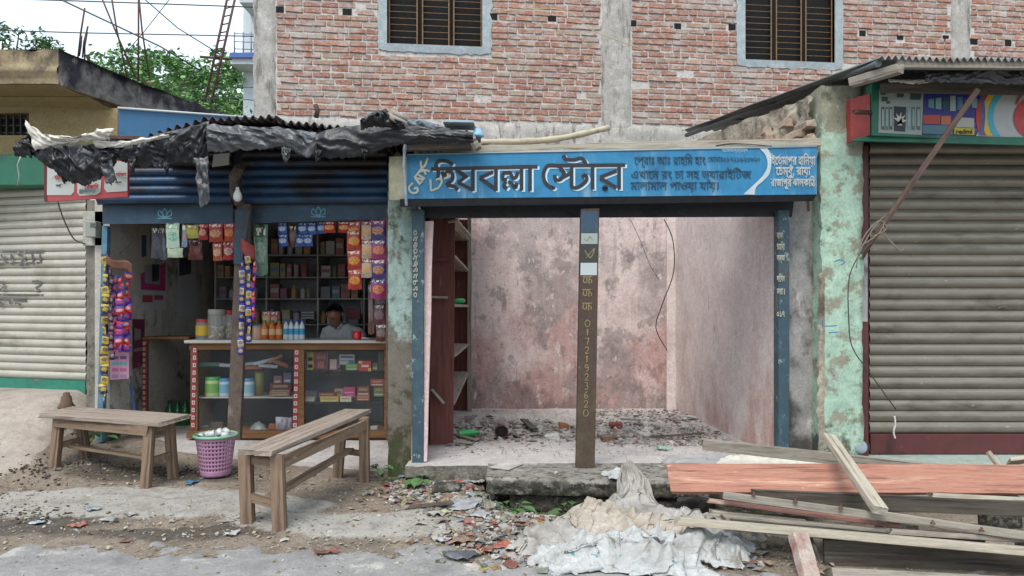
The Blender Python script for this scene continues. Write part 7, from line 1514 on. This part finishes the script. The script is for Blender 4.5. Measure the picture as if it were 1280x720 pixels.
pp('pale_plank', (1262, 577, 5.5), (1420, 556, 5.4), .10, .03, .6, m_pl_pale, 'pale plank end at the far right above the orange one', seg=5)
pp('red_post', (998, 668, 4.1), (1018, 745, 3.86), .10, .06, .3, mat('chipped_red_white', ['8a5d52', 'a08479', 'a79a90', '84564b'], 5, .85, .5, 22, st=(1, 1, .5), layers=(('5a4238', 14, (1, 1, .4), .6, .68),)), 'faded red and white post propping up the heap', rag=.006)
pp('shadow_gap_board', (1030, 702, 4.16), (1420, 720, 4.0), .03, .26, 0, m_pl_dark, 'dark brown board on edge standing in for shadow under the heap', seg=8)  # dark board fills in the shadowed gap below the planks
pp('grey_board', (1034, 718, 3.95), (1420, 738, 3.8), .16, .05, .5, m_pl_grey, 'grey board lying lowest under the heap', seg=8)
pp('short_batten', (1010, 672, 4.3), (1026, 712, 4.2), .045, .03, .1, m_pl_grey, 'small grey block beside the red and white post', seg=3)
for i, (x, y, Y) in enumerate(((942, 619, 4.37), (994, 628, 4.3), (1051, 636, 4.23), (1166, 655, 4.1), (1227, 664, 4.03))):
    bt = tag(MB().lathe([(0, .022), (.006, .022), (.006, .008), (.014, .008), (.014, 0)], P(x, y, Y) + Vector((0, 0, .0)), 8).build('bolt', m_rust), f'rusty bolt on the thin grey beam, {["first", "second", "third", "fourth", "fifth"][i]} from its left end', 'bolt', 'bolts on the thin grey beam')
# supports really carrying the heap
for x, y, Y, h in ((870, 640, 5.1, .24), (1250, 640, 4.9, .26), (1120, 660, 4.6, .2), (1300, 700, 4.3, .18)):
    p = P(x, y, Y); z0 = g(p.x, p.y) - .05
    tag(MB().bbox(p.x - .12, Y - .06, z0, p.x + .12, Y + .06, z0 + h, .012, jit=.008).build('support_block', m_slab), {870: 'mossy block under the left end of the heap', 1250: 'block hidden under the right of the heap', 1120: 'block under the middle of the heap', 1300: 'low block under the right corner of the heap'}[x], 'block')

# ------------------------------------------------------------------ sacks and sheets
def heap0(x, y):
    return g(x, y) + .10 * math.exp(-((x - .80) / .34) ** 2 - ((y - 4.95) / .28) ** 2) + .06 * math.exp(-((x - .72) / .45) ** 2 - ((y - 4.45) / .35) ** 2)
def heap(x, y):
    h = g(x, y) + .30 * math.exp(-((x - .78) / .36) ** 2 - ((y - 5.0) / .34) ** 2) + .17 * math.exp(-((x - .72) / .5) ** 2 - ((y - 4.45) / .42) ** 2) + .14 * math.exp(-((x - 1.2) / .28) ** 2 - ((y - 4.6) / .3) ** 2)
    return h
def ridged(x, y, s, f, warp=.35):
    wx = x + warp * noise.noise(Vector((x * f * .4, y * f * .4, s))) ; wy = y + warp * noise.noise(Vector((x * f * .4 + 7, y * f * .4, s)))
    return 1 - abs(noise.noise(Vector((wx * f, wy * f * .8, s + 3)))) * 2.4
def crumple(name, label, cx, cy, rx, ry, rot, lift, m, seed, base=heap, amp=.05, n=64, cat='sack', group=None, fine=1, curl=.05):
    c, s_ = math.cos(rot), math.sin(rot); mb = MB()
    def fn(u, v):
        a, b = (u * 2 - 1), (v * 2 - 1); e = 1 + .22 * noise.noise(Vector((a * 1.4 + seed, b * 1.4, 4)))
        x = cx + (a * rx * c - b * ry * s_) * e; y = cy + (a * rx * s_ + b * ry * c) * e
        r = max(abs(a), abs(b)); z = base(x, y) + lift * (1 - r ** 3) + .012
        st = seed * 1.7
        # folds run mostly along one direction
        xr, yr = (x * c + y * s_), (-x * s_ + y * c)
        z += amp * (ridged(xr * .55, yr, st, 6) - .3) * (1 - .5 * r ** 4) + fine * amp * .42 * ridged(xr, yr * .7, st + 5, 15, .12) + fine * amp * .16 * ridged(xr, yr, st + 8, 38, .04)
        z -= curl * sst(.8, 1, r)
        x += .25 * amp * noise.noise(Vector((xr * 12, yr * 12, st))); y += .25 * amp * noise.noise(Vector((xr * 12 + 5, yr * 12, st)))
        return Vector((x, y, max(z, g(x, y) + .002)))
    mb.grid(fn, n, n); o = mb.build(name, m, thick=.002); return tag(o, label, cat, group)
SK = 'empty woven sacks heaped on the ground'
HX0, HY0, HR, HN = -.3, 3.7, .02, 110
HM = np.array([[heap0(HX0 + i * HR, HY0 + j * HR) for i in range(HN)] for j in range(HN)])
def hfloor(x, y):
    i = np.clip((x - HX0) / HR, 0, HN - 1.001); j = np.clip((y - HY0) / HR, 0, HN - 1.001); i0 = i.astype(int); j0 = j.astype(int); a = i - i0; b = j - j0
    return (HM[j0, i0] * (1 - a) * (1 - b) + HM[j0, i0 + 1] * a * (1 - b) + HM[j0 + 1, i0] * (1 - a) * b + HM[j0 + 1, i0 + 1] * a * b) + .004
def sack(name, label, cx, cy, rx, ry, rot, H, m, seed, n=110, amp=.065, el=.35):
    """an empty sack lying rumpled: long uneven folds with a few deep creases, hem lying on what is below"""
    c, s_ = math.cos(rot), math.sin(rot); X = np.zeros((n, n, 3)); N3 = lambda x, y, z: noise.noise(Vector((x, y, z)))
    for j in range(n):
        for i in range(n):
            a, b = i / (n - 1) * 2 - 1, j / (n - 1) * 2 - 1
            r = (abs(a) ** 3 + abs(b) ** 3) ** (1 / 3); e = 1 + .38 * N3(a * 1.5 + seed, b * 1.5, seed) + .16 * N3(a * 5, b * 5, seed + 2)
            qa, qb = a * rx * e, b * ry * e
            wq_ = .10 * N3(qa * 3.1, qb * 3.1, seed + 6)
            p1 = N3((qa * el + wq_) * 6.5 + seed, (qb + wq_) * 6.5, seed + .5); f1 = max(0, 1 - abs(p1) * 3.2)
            p2 = N3((qa + wq_ * 1.5) * 11, (qb * el * 1.6 + wq_) * 11, seed + 7); f2 = max(0, 1 - abs(p2) * 3.4)
            p3 = N3((qa + qb * .6) * 19, (qb * .6 - qa * .3) * 19 + wq_ * 8, seed + 11); f3 = max(0, 1 - abs(p3) * 3)
            tri = 0
            for dk, (dx_, dy_, fq, am) in enumerate(((.9, .43, 4.3, .5), (-.35, .94, 6.1, .42), (.7, -.71, 8.7, .30), (.2, .98, 12.5, .2), (-.93, .37, 15.0, .14))):
                t_ = (qa * dx_ + qb * dy_) * fq + seed * .37 * (dk + 1) + 1.6 * N3(qa * 2.2 + dk, qb * 2.2, seed + dk); tri += am * (1 - 4 * abs((t_ % 1) - .5)) * max(0, .35 + 1.6 * N3(qa * 3 + dk * 5, qb * 3, seed - dk))
            k = 1 - .55 * max(0, r - .55) / .45
            z = H * max(0, 1 - r * r) ** .7 * (1 + .8 * N3(qa * 4, qb * 4, seed + 20)) + (amp * .62 * f1 + amp * .28 * f2 + amp * .95 * max(-.35, tri)) * max(0, k) * (.25 + .75 * min(1, (1.05 - r) * 3 if r < 1.05 else 0))
            # folds lean over to one side
            qb2 = qb + amp * .55 * f1 * (1 if p1 > 0 else .2); qa2 = qa + amp * .4 * f2
            X[j, i] = (cx + qa2 * c - qb2 * s_, cy + qa2 * s_ + qb2 * c, z)
    X[..., 2] += hfloor(X[..., 0], X[..., 1]) + .003
    ii = np.clip(((X[..., 0] - HX0) / HR).round().astype(int), 0, HN - 1); jj = np.clip(((X[..., 1] - HY0) / HR).round().astype(int), 0, HN - 1)
    H2 = HM.copy(); np.maximum.at(H2, (jj, ii), X[..., 2] - .02)
    for _ in range(2): H2[1:-1, 1:-1] = (H2[1:-1, 1:-1] * 2 + H2[:-2, 1:-1] + H2[2:, 1:-1] + H2[1:-1, :-2] + H2[1:-1, 2:]) / 6
    HM[...] = np.maximum(HM, H2 - .012)
    return arr_mesh(X, name, m, label, 'sack', SK, thick=.002, sub=0)
sack('woven_sack', 'grey sack tucked under the long pale plank', 1.30, 4.66, .26, .26, .2, .05, m_sack, 8)
sack('woven_sack', 'dirty beige sack lying at the left foot of the sack heap', .28, 4.50, .30, .18, .75, .06, m_sack, 1)
sack('woven_sack', 'pale sack with folds at the left shoulder of the heap', .56, 4.88, .32, .22, 1.0, .05, m_sack, 2)
sack('printed_sack', 'bluish sack falling to the ground right of the heap', 1.20, 4.34, .28, .22, 1.2, .06, m_sack_b, 7)
sack('woven_sack', 'sagging pale sack at the right side of the heap', 1.02, 4.74, .34, .22, -.5, .06, m_sack, 6)
sack('woven_sack', 'large crumpled beige sack in the middle of the heap', .66, 4.60, .40, .24, -.5, .05, mat('beige_sack', ['988d7f', 'a79d90', '857969'], 3, .75, .35, 90, layers=(('6a5c4a', 4, (1, 1, 1), .56, .7), ('b0aaa2', 5, (1, 1, 1), .58, .72))), 3, amp=.07)
sack('printed_sack', 'small printed white sack at the lower left of the heap', .36, 4.16, .26, .18, .35, .06, m_sack_b, 5)
sack('printed_sack', 'printed bluish white sack at the front of the heap', .80, 4.16, .38, .22, -.15, .05, m_sack_b, 4, amp=.075)
mb = MB()
def pull(u, v):
    a = (u - .5) * 2; w_ = lerp(.05, .27, v ** 1.0) * (1 + .15 * math.sin(v * 9)); x = .87 + a * w_ - .05 * v + .03 * math.sin(v * 4); y = lerp(5.40, 4.93, v ** .75)
    f1 = max(0, 1 - abs(noise.noise(Vector((a * 2.2 + 3, v * 1.1, 4)))) * 3); f2 = max(0, 1 - abs(noise.noise(Vector((a * 5, v * 2.5, 9)))) * 3)
    z = lerp(.30, .10, v ** .9) - .16 * abs(a) ** 1.6 * (.3 + .7 * v) + .02 * f2
    return Vector((x, y - .06 * f1 - .03 * f2 + .06 * abs(a) ** 2, z + .01 * f1))
mb.grid(pull, 60, 80); tag(mb.build('woven_sack', m_sack, thick=.002), 'sack pulled to a peak against the edge of the concrete slab', 'sack', SK)
flat = lambda x, y: FZ + .012 if y > 5.5 else .135
crumple('plastic_scrap', 'crumpled pale plastic scrap with green print on the slab edge', .87, 5.62, .14, .12, .2, .02, m_sack_b, 12, base=lambda x, y: .135, amp=.03, n=34, cat='plastic scrap', curl=.01)
crumple('plastic_sheet', 'pale grey sheet lying on the shop floor behind the orange plank', 1.62, 6.13, .33, .13, .1, .03, mat('pale_grey_sheet', ['8e8c8c', '9d9b9a'], 5, .5, .2, 20), 13, base=flat, amp=.03, n=40, cat='sheet', curl=.02)
crumple('cream_sheet', 'cream sheet spread on the step beside the pale grey one', 2.08, 6.08, .36, .10, -.05, .04, m_wsheet, 14, base=flat, amp=.03, n=44, cat='sheet', curl=.02)
crumple('cream_sheet', 'folded cream cloth end under the long grey beam', 2.55, 5.98, .30, .08, -.05, .03, m_wsheet, 15, base=flat, amp=.025, n=40, cat='cloth', curl=.02)
crumple('green_scrap', 'small pale green plastic piece by the end of the long beam', 1.44, 6.75, .07, .04, .1, .02, mat('pale_green_plastic', ['7fa08c', '9cb4a4'], 9, .4), 16, base=lambda x, y: FZ, amp=.02, n=20, cat='plastic piece', curl=.01)

# ------------------------------------------------------------------ litter
def chips(name, n, fpos, sizes, m, seed, kinds=('quad', 'box'), z0=None):
    rg = random.Random(seed); mb = MB()
    for i in range(n):
        x, y = fpos(rg); z = (z0(x, y) if z0 else gfine(x, y)); s1 = rg.uniform(*sizes); a = rg.random() * 6.28; c = Vector((x, y, z + .004 + rg.random() * .012))
        if rg.choice(kinds) == 'quad':
            ax = Vector((math.cos(a), math.sin(a), rg.uniform(-.35, .35))) * s1; ay = Vector((-math.sin(a), math.cos(a), rg.uniform(-.35, .35))) * s1 * rg.uniform(.3, .8)
            up_ = Vector((0, 0, s1 * rg.uniform(.05, .4)))
            i0 = len(mb.v); mb.v += [c - ax - ay, c + ax * .2 - ay + up_, c + ax - ay * .6, c + ax + ay * .8, c + up_ + ay * .9, c - ax + ay]
            mb.f += [(i0, i0 + 1, i0 + 4, i0 + 5), (i0 + 1, i0 + 2, i0 + 3, i0 + 4)]; mb.mi += [0, 0]; mb.sm += [False, False]
        else:
            M_ = Matrix.Translation(c) @ Euler((rg.uniform(-.5, .5), rg.uniform(-.5, .5), a)).to_matrix().to_4x4(); q = MB(); k = rg.uniform(.3, .8); q.bbox(-s1 / 2, -s1 * k / 2, -s1 * .2, s1 / 2, s1 * k / 2, s1 * .25, s1 * .08, jit=s1 * .1, rg=rg)
            mb.addm([M_ @ v for v in q.v], q.f)
    return stuff(mb.build(name, m))
m_lit = mat('mixed_litter', ['ffffff', 'b8b4af'], 9, .7, .1, 30, rnd=['8a8378', 'b0aaa2', '6b5a46', 'a39078', '80564a', 'c4c1bc', '4a443c', '9c9260', '6a7884', 'aca69c', '8c6c58', '9a625a', '7d766c', '96a0a4', '6e7860', 'c8c6c2', 'a8a299', 'c4c0ba'])
m_leafdry = mat('dry_leaf_bits', ['ffffff', 'd0ccc4'], 9, .85, .1, 30, rnd=['8f8268', 'a89a7c', '6e5f48', 'b3a88e', '5c4f3c', 'c0b8a4', '7f7058'])
m_rub = mat('rubble_bits', ['ffffff', 'cfcac4'], 9, .9, .3, 30, rnd=['9c9691', 'aea8a3', '857e78', 'b8b2ad', '8f6e64', '77716b', 'a0978e', 'c0bbb6', '9a8d84'])
def ell_pos(L):
    def f(rg):
        cx, cy, sx, sy = rg.choices([l[:4] for l in L], [l[4] for l in L])[0]; return rg.gauss(cx, sx), rg.gauss(cy, sy)
    return f
litreg = [(-.72, 5.95, .16, .12, 2), (-.5, 5.6, .2, .2, 4), (-.25, 5.25, .22, .18, 4), (-.05, 4.95, .25, .2, 3), (.1, 4.6, .3, .22, 3.2), (.05, 4.25, .25, .12, 1), (1.3, 4.3, .2, .15, 1), (-.9, 5.75, .15, .1, 1)]
chips('litter', 2500, ell_pos(litreg), (.012, .05), m_lit, 5)
chips('dry_leaves', 1500, ell_pos([(-3.3, 6.1, .5, .12, 3), (-2.6, 6.2, .5, .15, 2), (-3.9, 5.6, .35, .3, 2), (-3.0, 4.9, 1.0, .35, 4), (-1.2, 4.6, .8, .4, 5), (-.9, 5.9, .35, .2, 3), (-.3, 4.9, .5, .4, 4), (1.4, 4.6, .3, .3, 1)]), (.006, .02), m_leafdry, 6)
m_scrap = mat('pale_paper_bits', ['ffffff', 'dcdad6'], 9, .7, .1, 30, rnd=['b9b5ad', 'a49d92', 'c6c3bd', '9a9388', 'b0a898', '8fa0a8', 'c2b49a'])
chips('paper_scraps', 420, ell_pos([(-2.4, 4.75, 1.3, .3, 4), (-3.4, 5.0, .5, .2, 2), (-.9, 4.75, .5, .35, 3), (-.1, 5.0, .4, .4, 5), (-.4, 5.6, .3, .2, 3), (-2.8, 5.9, .8, .2, 1.5)]), (.008, .03), m_scrap, 16)
chips('dark_clods', 700, ell_pos([(-3.6, 4.95, .35, .14, 4), (-4.1, 5.5, .3, .3, 2), (-4.0, 6.1, .3, .12, 2), (-3.0, 6.15, .6, .08, 1.5)]), (.006, .028), mat('dark_soil', ['4a4239', '3a332c', '5a5045'], 9, .95, .6, 20), 17, kinds=('box',))
chips('gravel', 2600, ell_pos([(-2.2, 4.8, 1.4, .45, 4), (-3.6, 5.2, .5, .3, 2), (0, 4.5, .8, .35, 3), (1.4, 4.3, .4, .3, 2), (-1, 5.6, .7, .4, 1)]), (.004, .014), m_rub, 7, kinds=('box',))
fz = lambda x, y: FZ + .004
chips('rubble', 900, ell_pos([(-.35, 7.9, .16, .4, 3), (-.05, 7.75, .22, .3, 5), (.35, 7.7, .2, .25, 3), (.75, 7.5, .25, .15, 1.5)]), (.02, .07), m_rub, 8, z0=lambda x, y: FZ + .06 * math.exp(-((x + .05) / .4) ** 2 - ((y - 7.85) / .35) ** 2) * random.random())
def rpos(rg):
    while True:
        y = rg.uniform(6.9, 9.35); x = rg.uniform(.9, 2.2); 
        if x < lerp(2.33, 2.13, (y - 6.5) / 3) and fbm(x * 2, y * 2, 3) > -.35: return x, y
chips('rubble', 800, rpos, (.01, .042), m_rub, 9, z0=lambda x, y: FZ + .012 * random.random())
chips('rubble_dust', 1400, lambda rg: (rg.uniform(-.6, 2.1), rg.uniform(6.4, 9.4)), (.005, .018), m_rub, 10, z0=fz)
def wrapper(label, px, py, w, h, c1, c2, seed, name='plastic_wrapper', cat='wrapper', zf=None, rot=0, amp=.3):
    """a crumpled wrapper lying on the ground"""
    zz = 0.0; Y = (CH - 0) * F / (py - HZ)
    for _ in range(6): X = yx(px, Y); zz = (zf(X, Y) if zf else gfine(X, Y)); Y = (CH - zz) * F / (py - HZ)
    X = yx(px, Y); k = Y / F; W_, H_ = w * k, max(h * k * 2.4, w * k * .45); rg = random.Random(seed); s_ = W_ * amp * .5
    mb = MB(); c, s2 = math.cos(rot), math.sin(rot)
    mb.grid(lambda u, v: (lambda a, b: Vector((X + a * c - b * s2, Y + a * s2 + b * c, zz + .008 + s_ * (.5 + abs(noise.noise(Vector((a * 14 + seed, b * 14, seed)))) * 1.8 + .4 * noise.noise(Vector((a * 35, b * 35, seed)))))))((u - .5) * W_ * (1 + .2 * math.sin(v * 5 + seed)), (v - .5) * H_ * (1 + .2 * math.sin(u * 4 + seed))), 12, 10)
    mute = lambda h: '%02x%02x%02x' % tuple(int(lerp(int(h[i:i + 2], 16), sum(int(h[k:k + 2], 16) for k in (0, 2, 4)) / 3, .28) * .95) for i in (0, 2, 4))
    c1, c2 = mute(c1), mute(c2)
    m = mat('wrap_' + c1 + c2, [c1, c1, c2], 9, .4, .2, 30, layers=((c2, 14, (1, 1, 1), .54, .58),), spec=.5)
    return tag(mb.build(name, m, thick=.002), label, cat)
WR = [('orange red wrapper lying in the mud left of the bench shadow', 99, 659, 17, 7, 'b5452c', 'b08a80'), ('crumpled white wrapper behind the orange red one', 113, 639, 22, 5, 'a3a5a0', '5f7f94'), ('round pale scrap right of the orange red wrapper', 137, 652, 18, 6, 'a9aaa6', '8a8c88'),
      ('pale scrap on the mud at the upper right of the round one', 161, 646, 18, 4, 'b0aba2', '8a8c88'), ('light blue wrapper at the far left near the road', 48, 656, 16, 5, '8fa9bc', 'c0c8cc'), ('small bright blue cup-like wrapper between the benches', 239, 605, 11, 7, '3a7fb0', '2a6a9c'),
      ('thin reddish scrap beside the road edge at the left', 158, 678, 15, 4, '9c6a54', '7a4a3c'), ('white paper scrap left of the long bench foot', 289, 670, 17, 5, 'a9aaa8', 'c0c0bc'), ('pale scrap near the front legs of the long bench', 282, 654, 22, 4, 'a09a8e', '8a8478'),
      ('brick red scrap by the road below the long bench', 408, 694, 30, 6, '96584a', '7a4438'), ('white and yellow wrapper on the litter slope', 549, 645, 28, 9, 'b0b5b4', 'b5a03a'), ('yellow wrapper corner beside the white one', 561, 646, 12, 8, 'b59c2c', '9c8a30'),
      ('large translucent plastic bag lying in the litter', 580, 634, 34, 20, 'a4a6a8', '8c8e90'), ('crumpled clear bag below the translucent one', 602, 646, 24, 12, '9c9e9e', 'b4b6b6'), ('beige broken slab piece in the middle of the litter', 604, 636, 28, 10, '94867a', 'a59888'),
      ('bright red wrapper in the lower litter', 617, 660, 16, 6, 'a8282a', '8c2022'), ('dark grey scalloped wrapper near the road', 574, 699, 38, 12, '55585f', '6e7178'), ('orange printed wrapper lower right of the litter', 630, 685, 22, 10, 'b5583f', '96463a'),
      ('pink red wrapper left of the orange printed one', 610, 690, 14, 7, 'a83a3a', 'b08a80'), ('crumpled orange beige wrapper in the lower litter', 576, 680, 28, 8, 'a9826a', '8c6a54'), ('white folded wrapper at the left of the lower litter', 555, 677, 20, 8, 'b4b4b8', '8a7a90'),
      ('small blue wrapper at the top of the litter slope', 505, 597, 13, 5, '5a86b0', '8aa4bc'), ('pink and grey bottle-like wrapper near the mint pillar', 527, 605, 14, 12, '9c8c98', '6f8494'), ('red wrapper near the edge of the floor slab', 588, 612, 14, 6, 'a0262c', '8a2024'),
      ('red scrap beside the green plant', 541, 595, 10, 5, 'a3282c', '8a2024'), ('orange pink wrapper heap beside the slab', 576, 604, 18, 8, 'b0584c', 'b4887c'), ('white crumpled paper against the slab corner', 597, 604, 20, 10, 'b2acab', '96908e'),
      ('green and yellow wrapper below the slab corner', 594, 622, 18, 7, '6f9470', 'b0a03a'), ('green wrapper beside the weeds', 627, 650, 12, 10, '5c9454', 'b5aa4a'), ('blue strip beside the sack heap', 666, 683, 20, 6, '2f4f9c', '4a68a8'),
      ('silver crumpled foil strip beside the sack heap', 692, 672, 20, 24, '8f9298', '6a6d72'), ('yellow wrapper in the gutter by the weeds', 675, 658, 14, 12, 'b5a02a', '9c8a24'), ('white plastic cup shape at the left foot of the sacks', 686, 703, 16, 10, 'aeb2ae', '8a9c94'),
      ('brick red lump near the lower edge of the litter', 637, 708, 16, 11, '8c4c3c', '7a4034'), ('orange yellow scrap beside the brick red lump', 619, 712, 12, 7, 'b57a34', 'a09040'), ('small yellow scrap by the road edge', 604, 714, 9, 4, 'b0a040', '8f8434'), ('blue scrap in the upper litter', 501, 625, 8, 5, '34508c', '4a60a0'), ('red scrap in the left part of the litter', 486, 610, 18, 4, '8c3436', '6a2c2e'), ('pale scrap in the middle of the bare earth', 444, 652, 14, 4, 'a8a498', '8f8b80'),
      ('yellowish scrap below the dark scalloped wrapper path', 555, 694, 10, 5, 'b0aa60', '8f8a50'), ('pinkish scrap low on the bare ground', 484, 646, 9, 5, 'b07a78', 'a8a4a0')]
for i, (lab, x, y, w, h, a, b) in enumerate(WR): wrapper(lab, x, y, w, h, a, b, i * 3 + 1, rot=(i * 1.3) % 1.2 - .6)
tag(MB().bbox(-.62, 5.62, .0, -.40, 5.78, .055, .015, jit=.012).build('broken_slab', m_slab), 'broken concrete lump lying in the litter below the floor edge', 'concrete lump')
plank('rotten_board', P(519, 633, 5.2), P(566, 628, 5.1), .05, .03, .2, m_pl_dark, 'short rotten dark board lying in the litter', 'board', rag=.02)
plank('rotten_board', P(595, 668, 4.75), P(642, 672, 4.7), .07, .03, .2, m_pl_grey, 'grey rotten board in the lower litter', 'board', rag=.02)
tag(MB().box(0, 0, 0, .18, .26, .006).build('floor_tile', m_conc_pale), 'pale thin tile lying on the edge of the empty shop floor', 'tile')
o = bpy.data.objects['floor_tile']; o.location = P(612, 588, 5.9); o.location.z = .140; o.rotation_euler = (0, 0, -.5)
tag(MB().bbox(yx(692, 5.72), 5.7, .133, yx(697, 5.72), 5.74, .155, .006, jit=.004).build('pebble', m_tan), 'small pebble on the slab left of the middle post foot', 'pebble')
# things lying inside the empty shop
pt = thing('red_pot', 'dark red open pot lying on its side in the rubble', 'pot', P(627, 549, 7.25))
me = MB(); me.lathe([(0, .10), (.05, .10), (.068, .05), (.07, 0), (.062, 0), (.058, .05), (0, .09)], (0, 0, 0), 20); q_ = me.build('pot_body', mat('dark_red_pot', ['4a1c1e', '582426'], 6, .6), None); q_.parent = pt; q_.rotation_euler = (R(-84), 0, .1); q_.location = (0, 0, .07)
q2 = MB().lathe([(0, .0), (.055, 0)], (0, 0, .012), 18).build('pot_mouth_disc', m_black); q2.parent = pt; q2.rotation_euler = (R(-84), 0, .1); q2.location = (0, 0, .07)  # black disc paints the shade inside the pot
gb = thing('green_bottle', 'green plastic bottle lying in the rubble left of the red pot', 'bottle', P(585, 547, 7.35))
me = MB().lathe([(0, 0), (.032, 0), (.035, .01), (.035, .15), (.014, .19), (.014, .22), (0, .22)], (0, 0, 0), 14).build('body', mat('green_plastic_bottle', ['2f9a52'], rough=.25, bump=.1)); me.parent = gb; me.rotation_euler = (0, R(88), .2); me.location = (-.1, 0, .04)
gb2 = thing('green_bottle', 'small green bottle lying on a shelf of the red-brown unit', 'bottle', (-.62, 8.2, 1.49))
me = MB().lathe([(0, 0), (.03, 0), (.032, .01), (.03, .1), (.014, .13), (0, .13)], (0, 0, 0), 12).build('body', mat('green_plastic_bottle', ['2f9a52'])); me.parent = gb2; me.rotation_euler = (0, R(85), .3); me.location = (-.04, 0, .035)
for i, (a, b, w, lab) in enumerate((((566, 546, 7.4), (592, 553, 7.1), .05, 'short pale batten lying by the shelf unit foot'), ((592, 549, 7.2), (606, 547, 7.3), .07, 'dark board scrap beside the green bottle'), ((566, 555, 7.0), (590, 558, 6.95), .04, 'thin stick lying on the floor near the shelf unit'), ((655, 528, 7.9), (668, 540, 7.5), .09, 'pale broken board in the rubble right of the red pot'), ((775, 527, 8.2), (800, 528, 8.2), .05, 'dark stick on the rubble in the right half'), ((815, 550, 7.2), (880, 545, 7.3), .02, 'thin stick pointing at the long beam end'))):
    plank('wood_scrap', P(*a) + Vector((0, 0, .03)), P(*b) + Vector((0, 0, .03)), w, .02, .1, m_pl_grey if i % 2 == 0 else m_pl_dark, lab, 'wood scrap', rag=.01, seg=3)
def lump(label, px, py, w, h, m, name='brick_lump', cat='rubble lump', seed=0):
    Y = (CH - FZ) * F / (py + h / 2 - HZ); k = Y / F; X = yx(px, Y); rg = random.Random(seed + px)
    tag(MB().bbox(X - w * k / 2, Y - .05, FZ, X + w * k / 2, Y + .05, FZ + h * k, .012, jit=.014, rg=rg).build(name, m), label, cat)
lump('orange brown broken brick right of the pale board', 704, 533, 12, 8, mat('lump_orange', ['8c5a3c']), seed=1); lump('brownish brick lump right of the middle post', 760, 547, 16, 9, mat('lump_brown', ['6f5a4c']), seed=2)
lump('dusty brick lump near the middle post', 740, 540, 12, 7, m_tan, seed=3); lump('whitish plaster lump left of the middle post', 690, 546, 18, 7, m_conc_pale, seed=4); lump('pale plaster lump in the middle of the rubble', 672, 537, 16, 9, m_conc_pale, seed=5); lump('reddish lump at the back of the rubble', 770, 532, 18, 6, mat('lump_red', ['7a4038']), seed=6)
for i in range(10):
    px, py = rng.uniform(800, 870), rng.uniform(522, 545); lump(f'{["small", "flat", "sharp", "rounded", "tall", "broad", "chipped", "slim", "grey", "tiny"][i]} plaster lump in the rubble by the right pink wall', px, py, rng.uniform(6, 12), rng.uniform(3, 6), m_conc_pale, 'plaster_lump', seed=i)
# weeds
m_weed = mat('weed_leaf', ['3d5c30', '4f7040'], 9, .6, .1, 30, rv=.25)
def plant(name, label, loc, n, ls, seed, spread=.12, h=.14, w=.38):
    rg = random.Random(seed); t = thing(name, label, 'plant', loc); L = Vector(loc)
    stem = MB()
    for i in range(n):
        a = rg.random() * 6.28; d_ = Vector((math.cos(a), math.sin(a), 0)); tip = L + d_ * spread * rg.uniform(.2, 1) + Vector((0, 0, h * rg.uniform(.3, 1)))
        stem.tube([L, (L + tip) / 2 + Vector((0, 0, .02)), tip], .002, 4)
        s1 = ls * rg.uniform(.6, 1.2); side = Vector((-d_.y, d_.x, 0)); up_ = Vector((0, 0, 1)); mb = MB()
        mb.grid(lambda u, v: tip + d_ * (s1 * u) + side * ((v - .5) * s1 * w * 2 * math.sin(math.pi * min(1, u * .96 + .02)) ** .7) + up_ * (s1 * (.3 * u - .5 * u * u) + .12 * s1 * abs(v - .5) * 2), 5, 2)
        if i < 14: mb.build('leaf', m_weed, t)
        else: stem.addm(mb.v, mb.f)
    stem.build('stem', m_weed, t)
plant('weed', 'broad-leaved weed growing behind the left bench', (yx(118, 6.7), 6.6, g(-3.9, 6.6)), 16, .13, 1, .2, .22)
plant('weed', 'small weed at the foot of the mint pillar', (yx(479, 6.2), 6.15, .0), 13, .06, 2, .08, .12); plant('weed', 'bright green weed beside the pink board foot', (yx(528, 5.95), 5.92, .0), 9, .12, 3, .06, .05)
plant('weed', 'leafy weed growing under the slab', (yx(640, 5.45), 5.3, -.12), 14, .09, 4, .15, .12); plant('weed', 'weed with round leaves in the gutter right of the first', (yx(712, 5.4), 5.3, -.12), 14, .10, 5, .16, .10)
plant('weed', 'dark weed growing behind the sacks under the timber', (yx(965, 4.9), 4.9, -.1), 14, .08, 6, .15, .16); plant('weed', 'weed showing between the sacks and the red post', (yx(930, 4.8), 4.85, -.12), 10, .06, 7, .1, .12)
tag(MB().tube([P(647, 648, 5.1), P(655, 668, 4.9)], .008, 5).build('plant_stalk', plain('8a9a70')), 'pale bare stalk leaning in the weeds', 'stalk')
mb = MB(); rg = random.Random(4)
for i in range(220):
    x = rg.uniform(-.2, 1.6); y = rg.uniform(5.1, 5.45); z = g(x, y); h = rg.uniform(.03, .10); a = rg.random() * 6.28; d_ = Vector((math.cos(a) * .02, math.sin(a) * .02, h)); s_ = Vector((.004, 0, 0)); b = Vector((x, y, z)); mb.addm([b - s_, b + s_, b + d_], [(0, 1, 2)])
for i in range(260):
    x = rg.uniform(-1.15, -.3); y = rg.uniform(6.0, 6.28); z = gfine(x, y); h = rg.uniform(.015, .05); d_ = Vector((rg.uniform(-.02, .02), rg.uniform(-.02, .02), h)); s_ = Vector((.003, 0, 0)); b = Vector((x, y, z)); mb.addm([b - s_, b + s_, b + d_], [(0, 1, 2)])
stuff(mb.build('grass', m_weed))
# small brown figure-like stump on the ramp
tag(MB().lathe([(0, 0), (.07, 0), (.075, .02), (.05, .06), (.045, .11), (.03, .13), (.028, .15), (0, .16)], P(83, 511, 6.75), 9).build('brick_stump', mat('stump_brown', ['5a4638', '6a5446'], 9, .9, .6)), 'small brown lump standing on the ramp behind the left bench', 'lump')
for i, (x, y, w, h) in enumerate(((452, 345, 10, 5), (0, 0, 0, 0))): pass
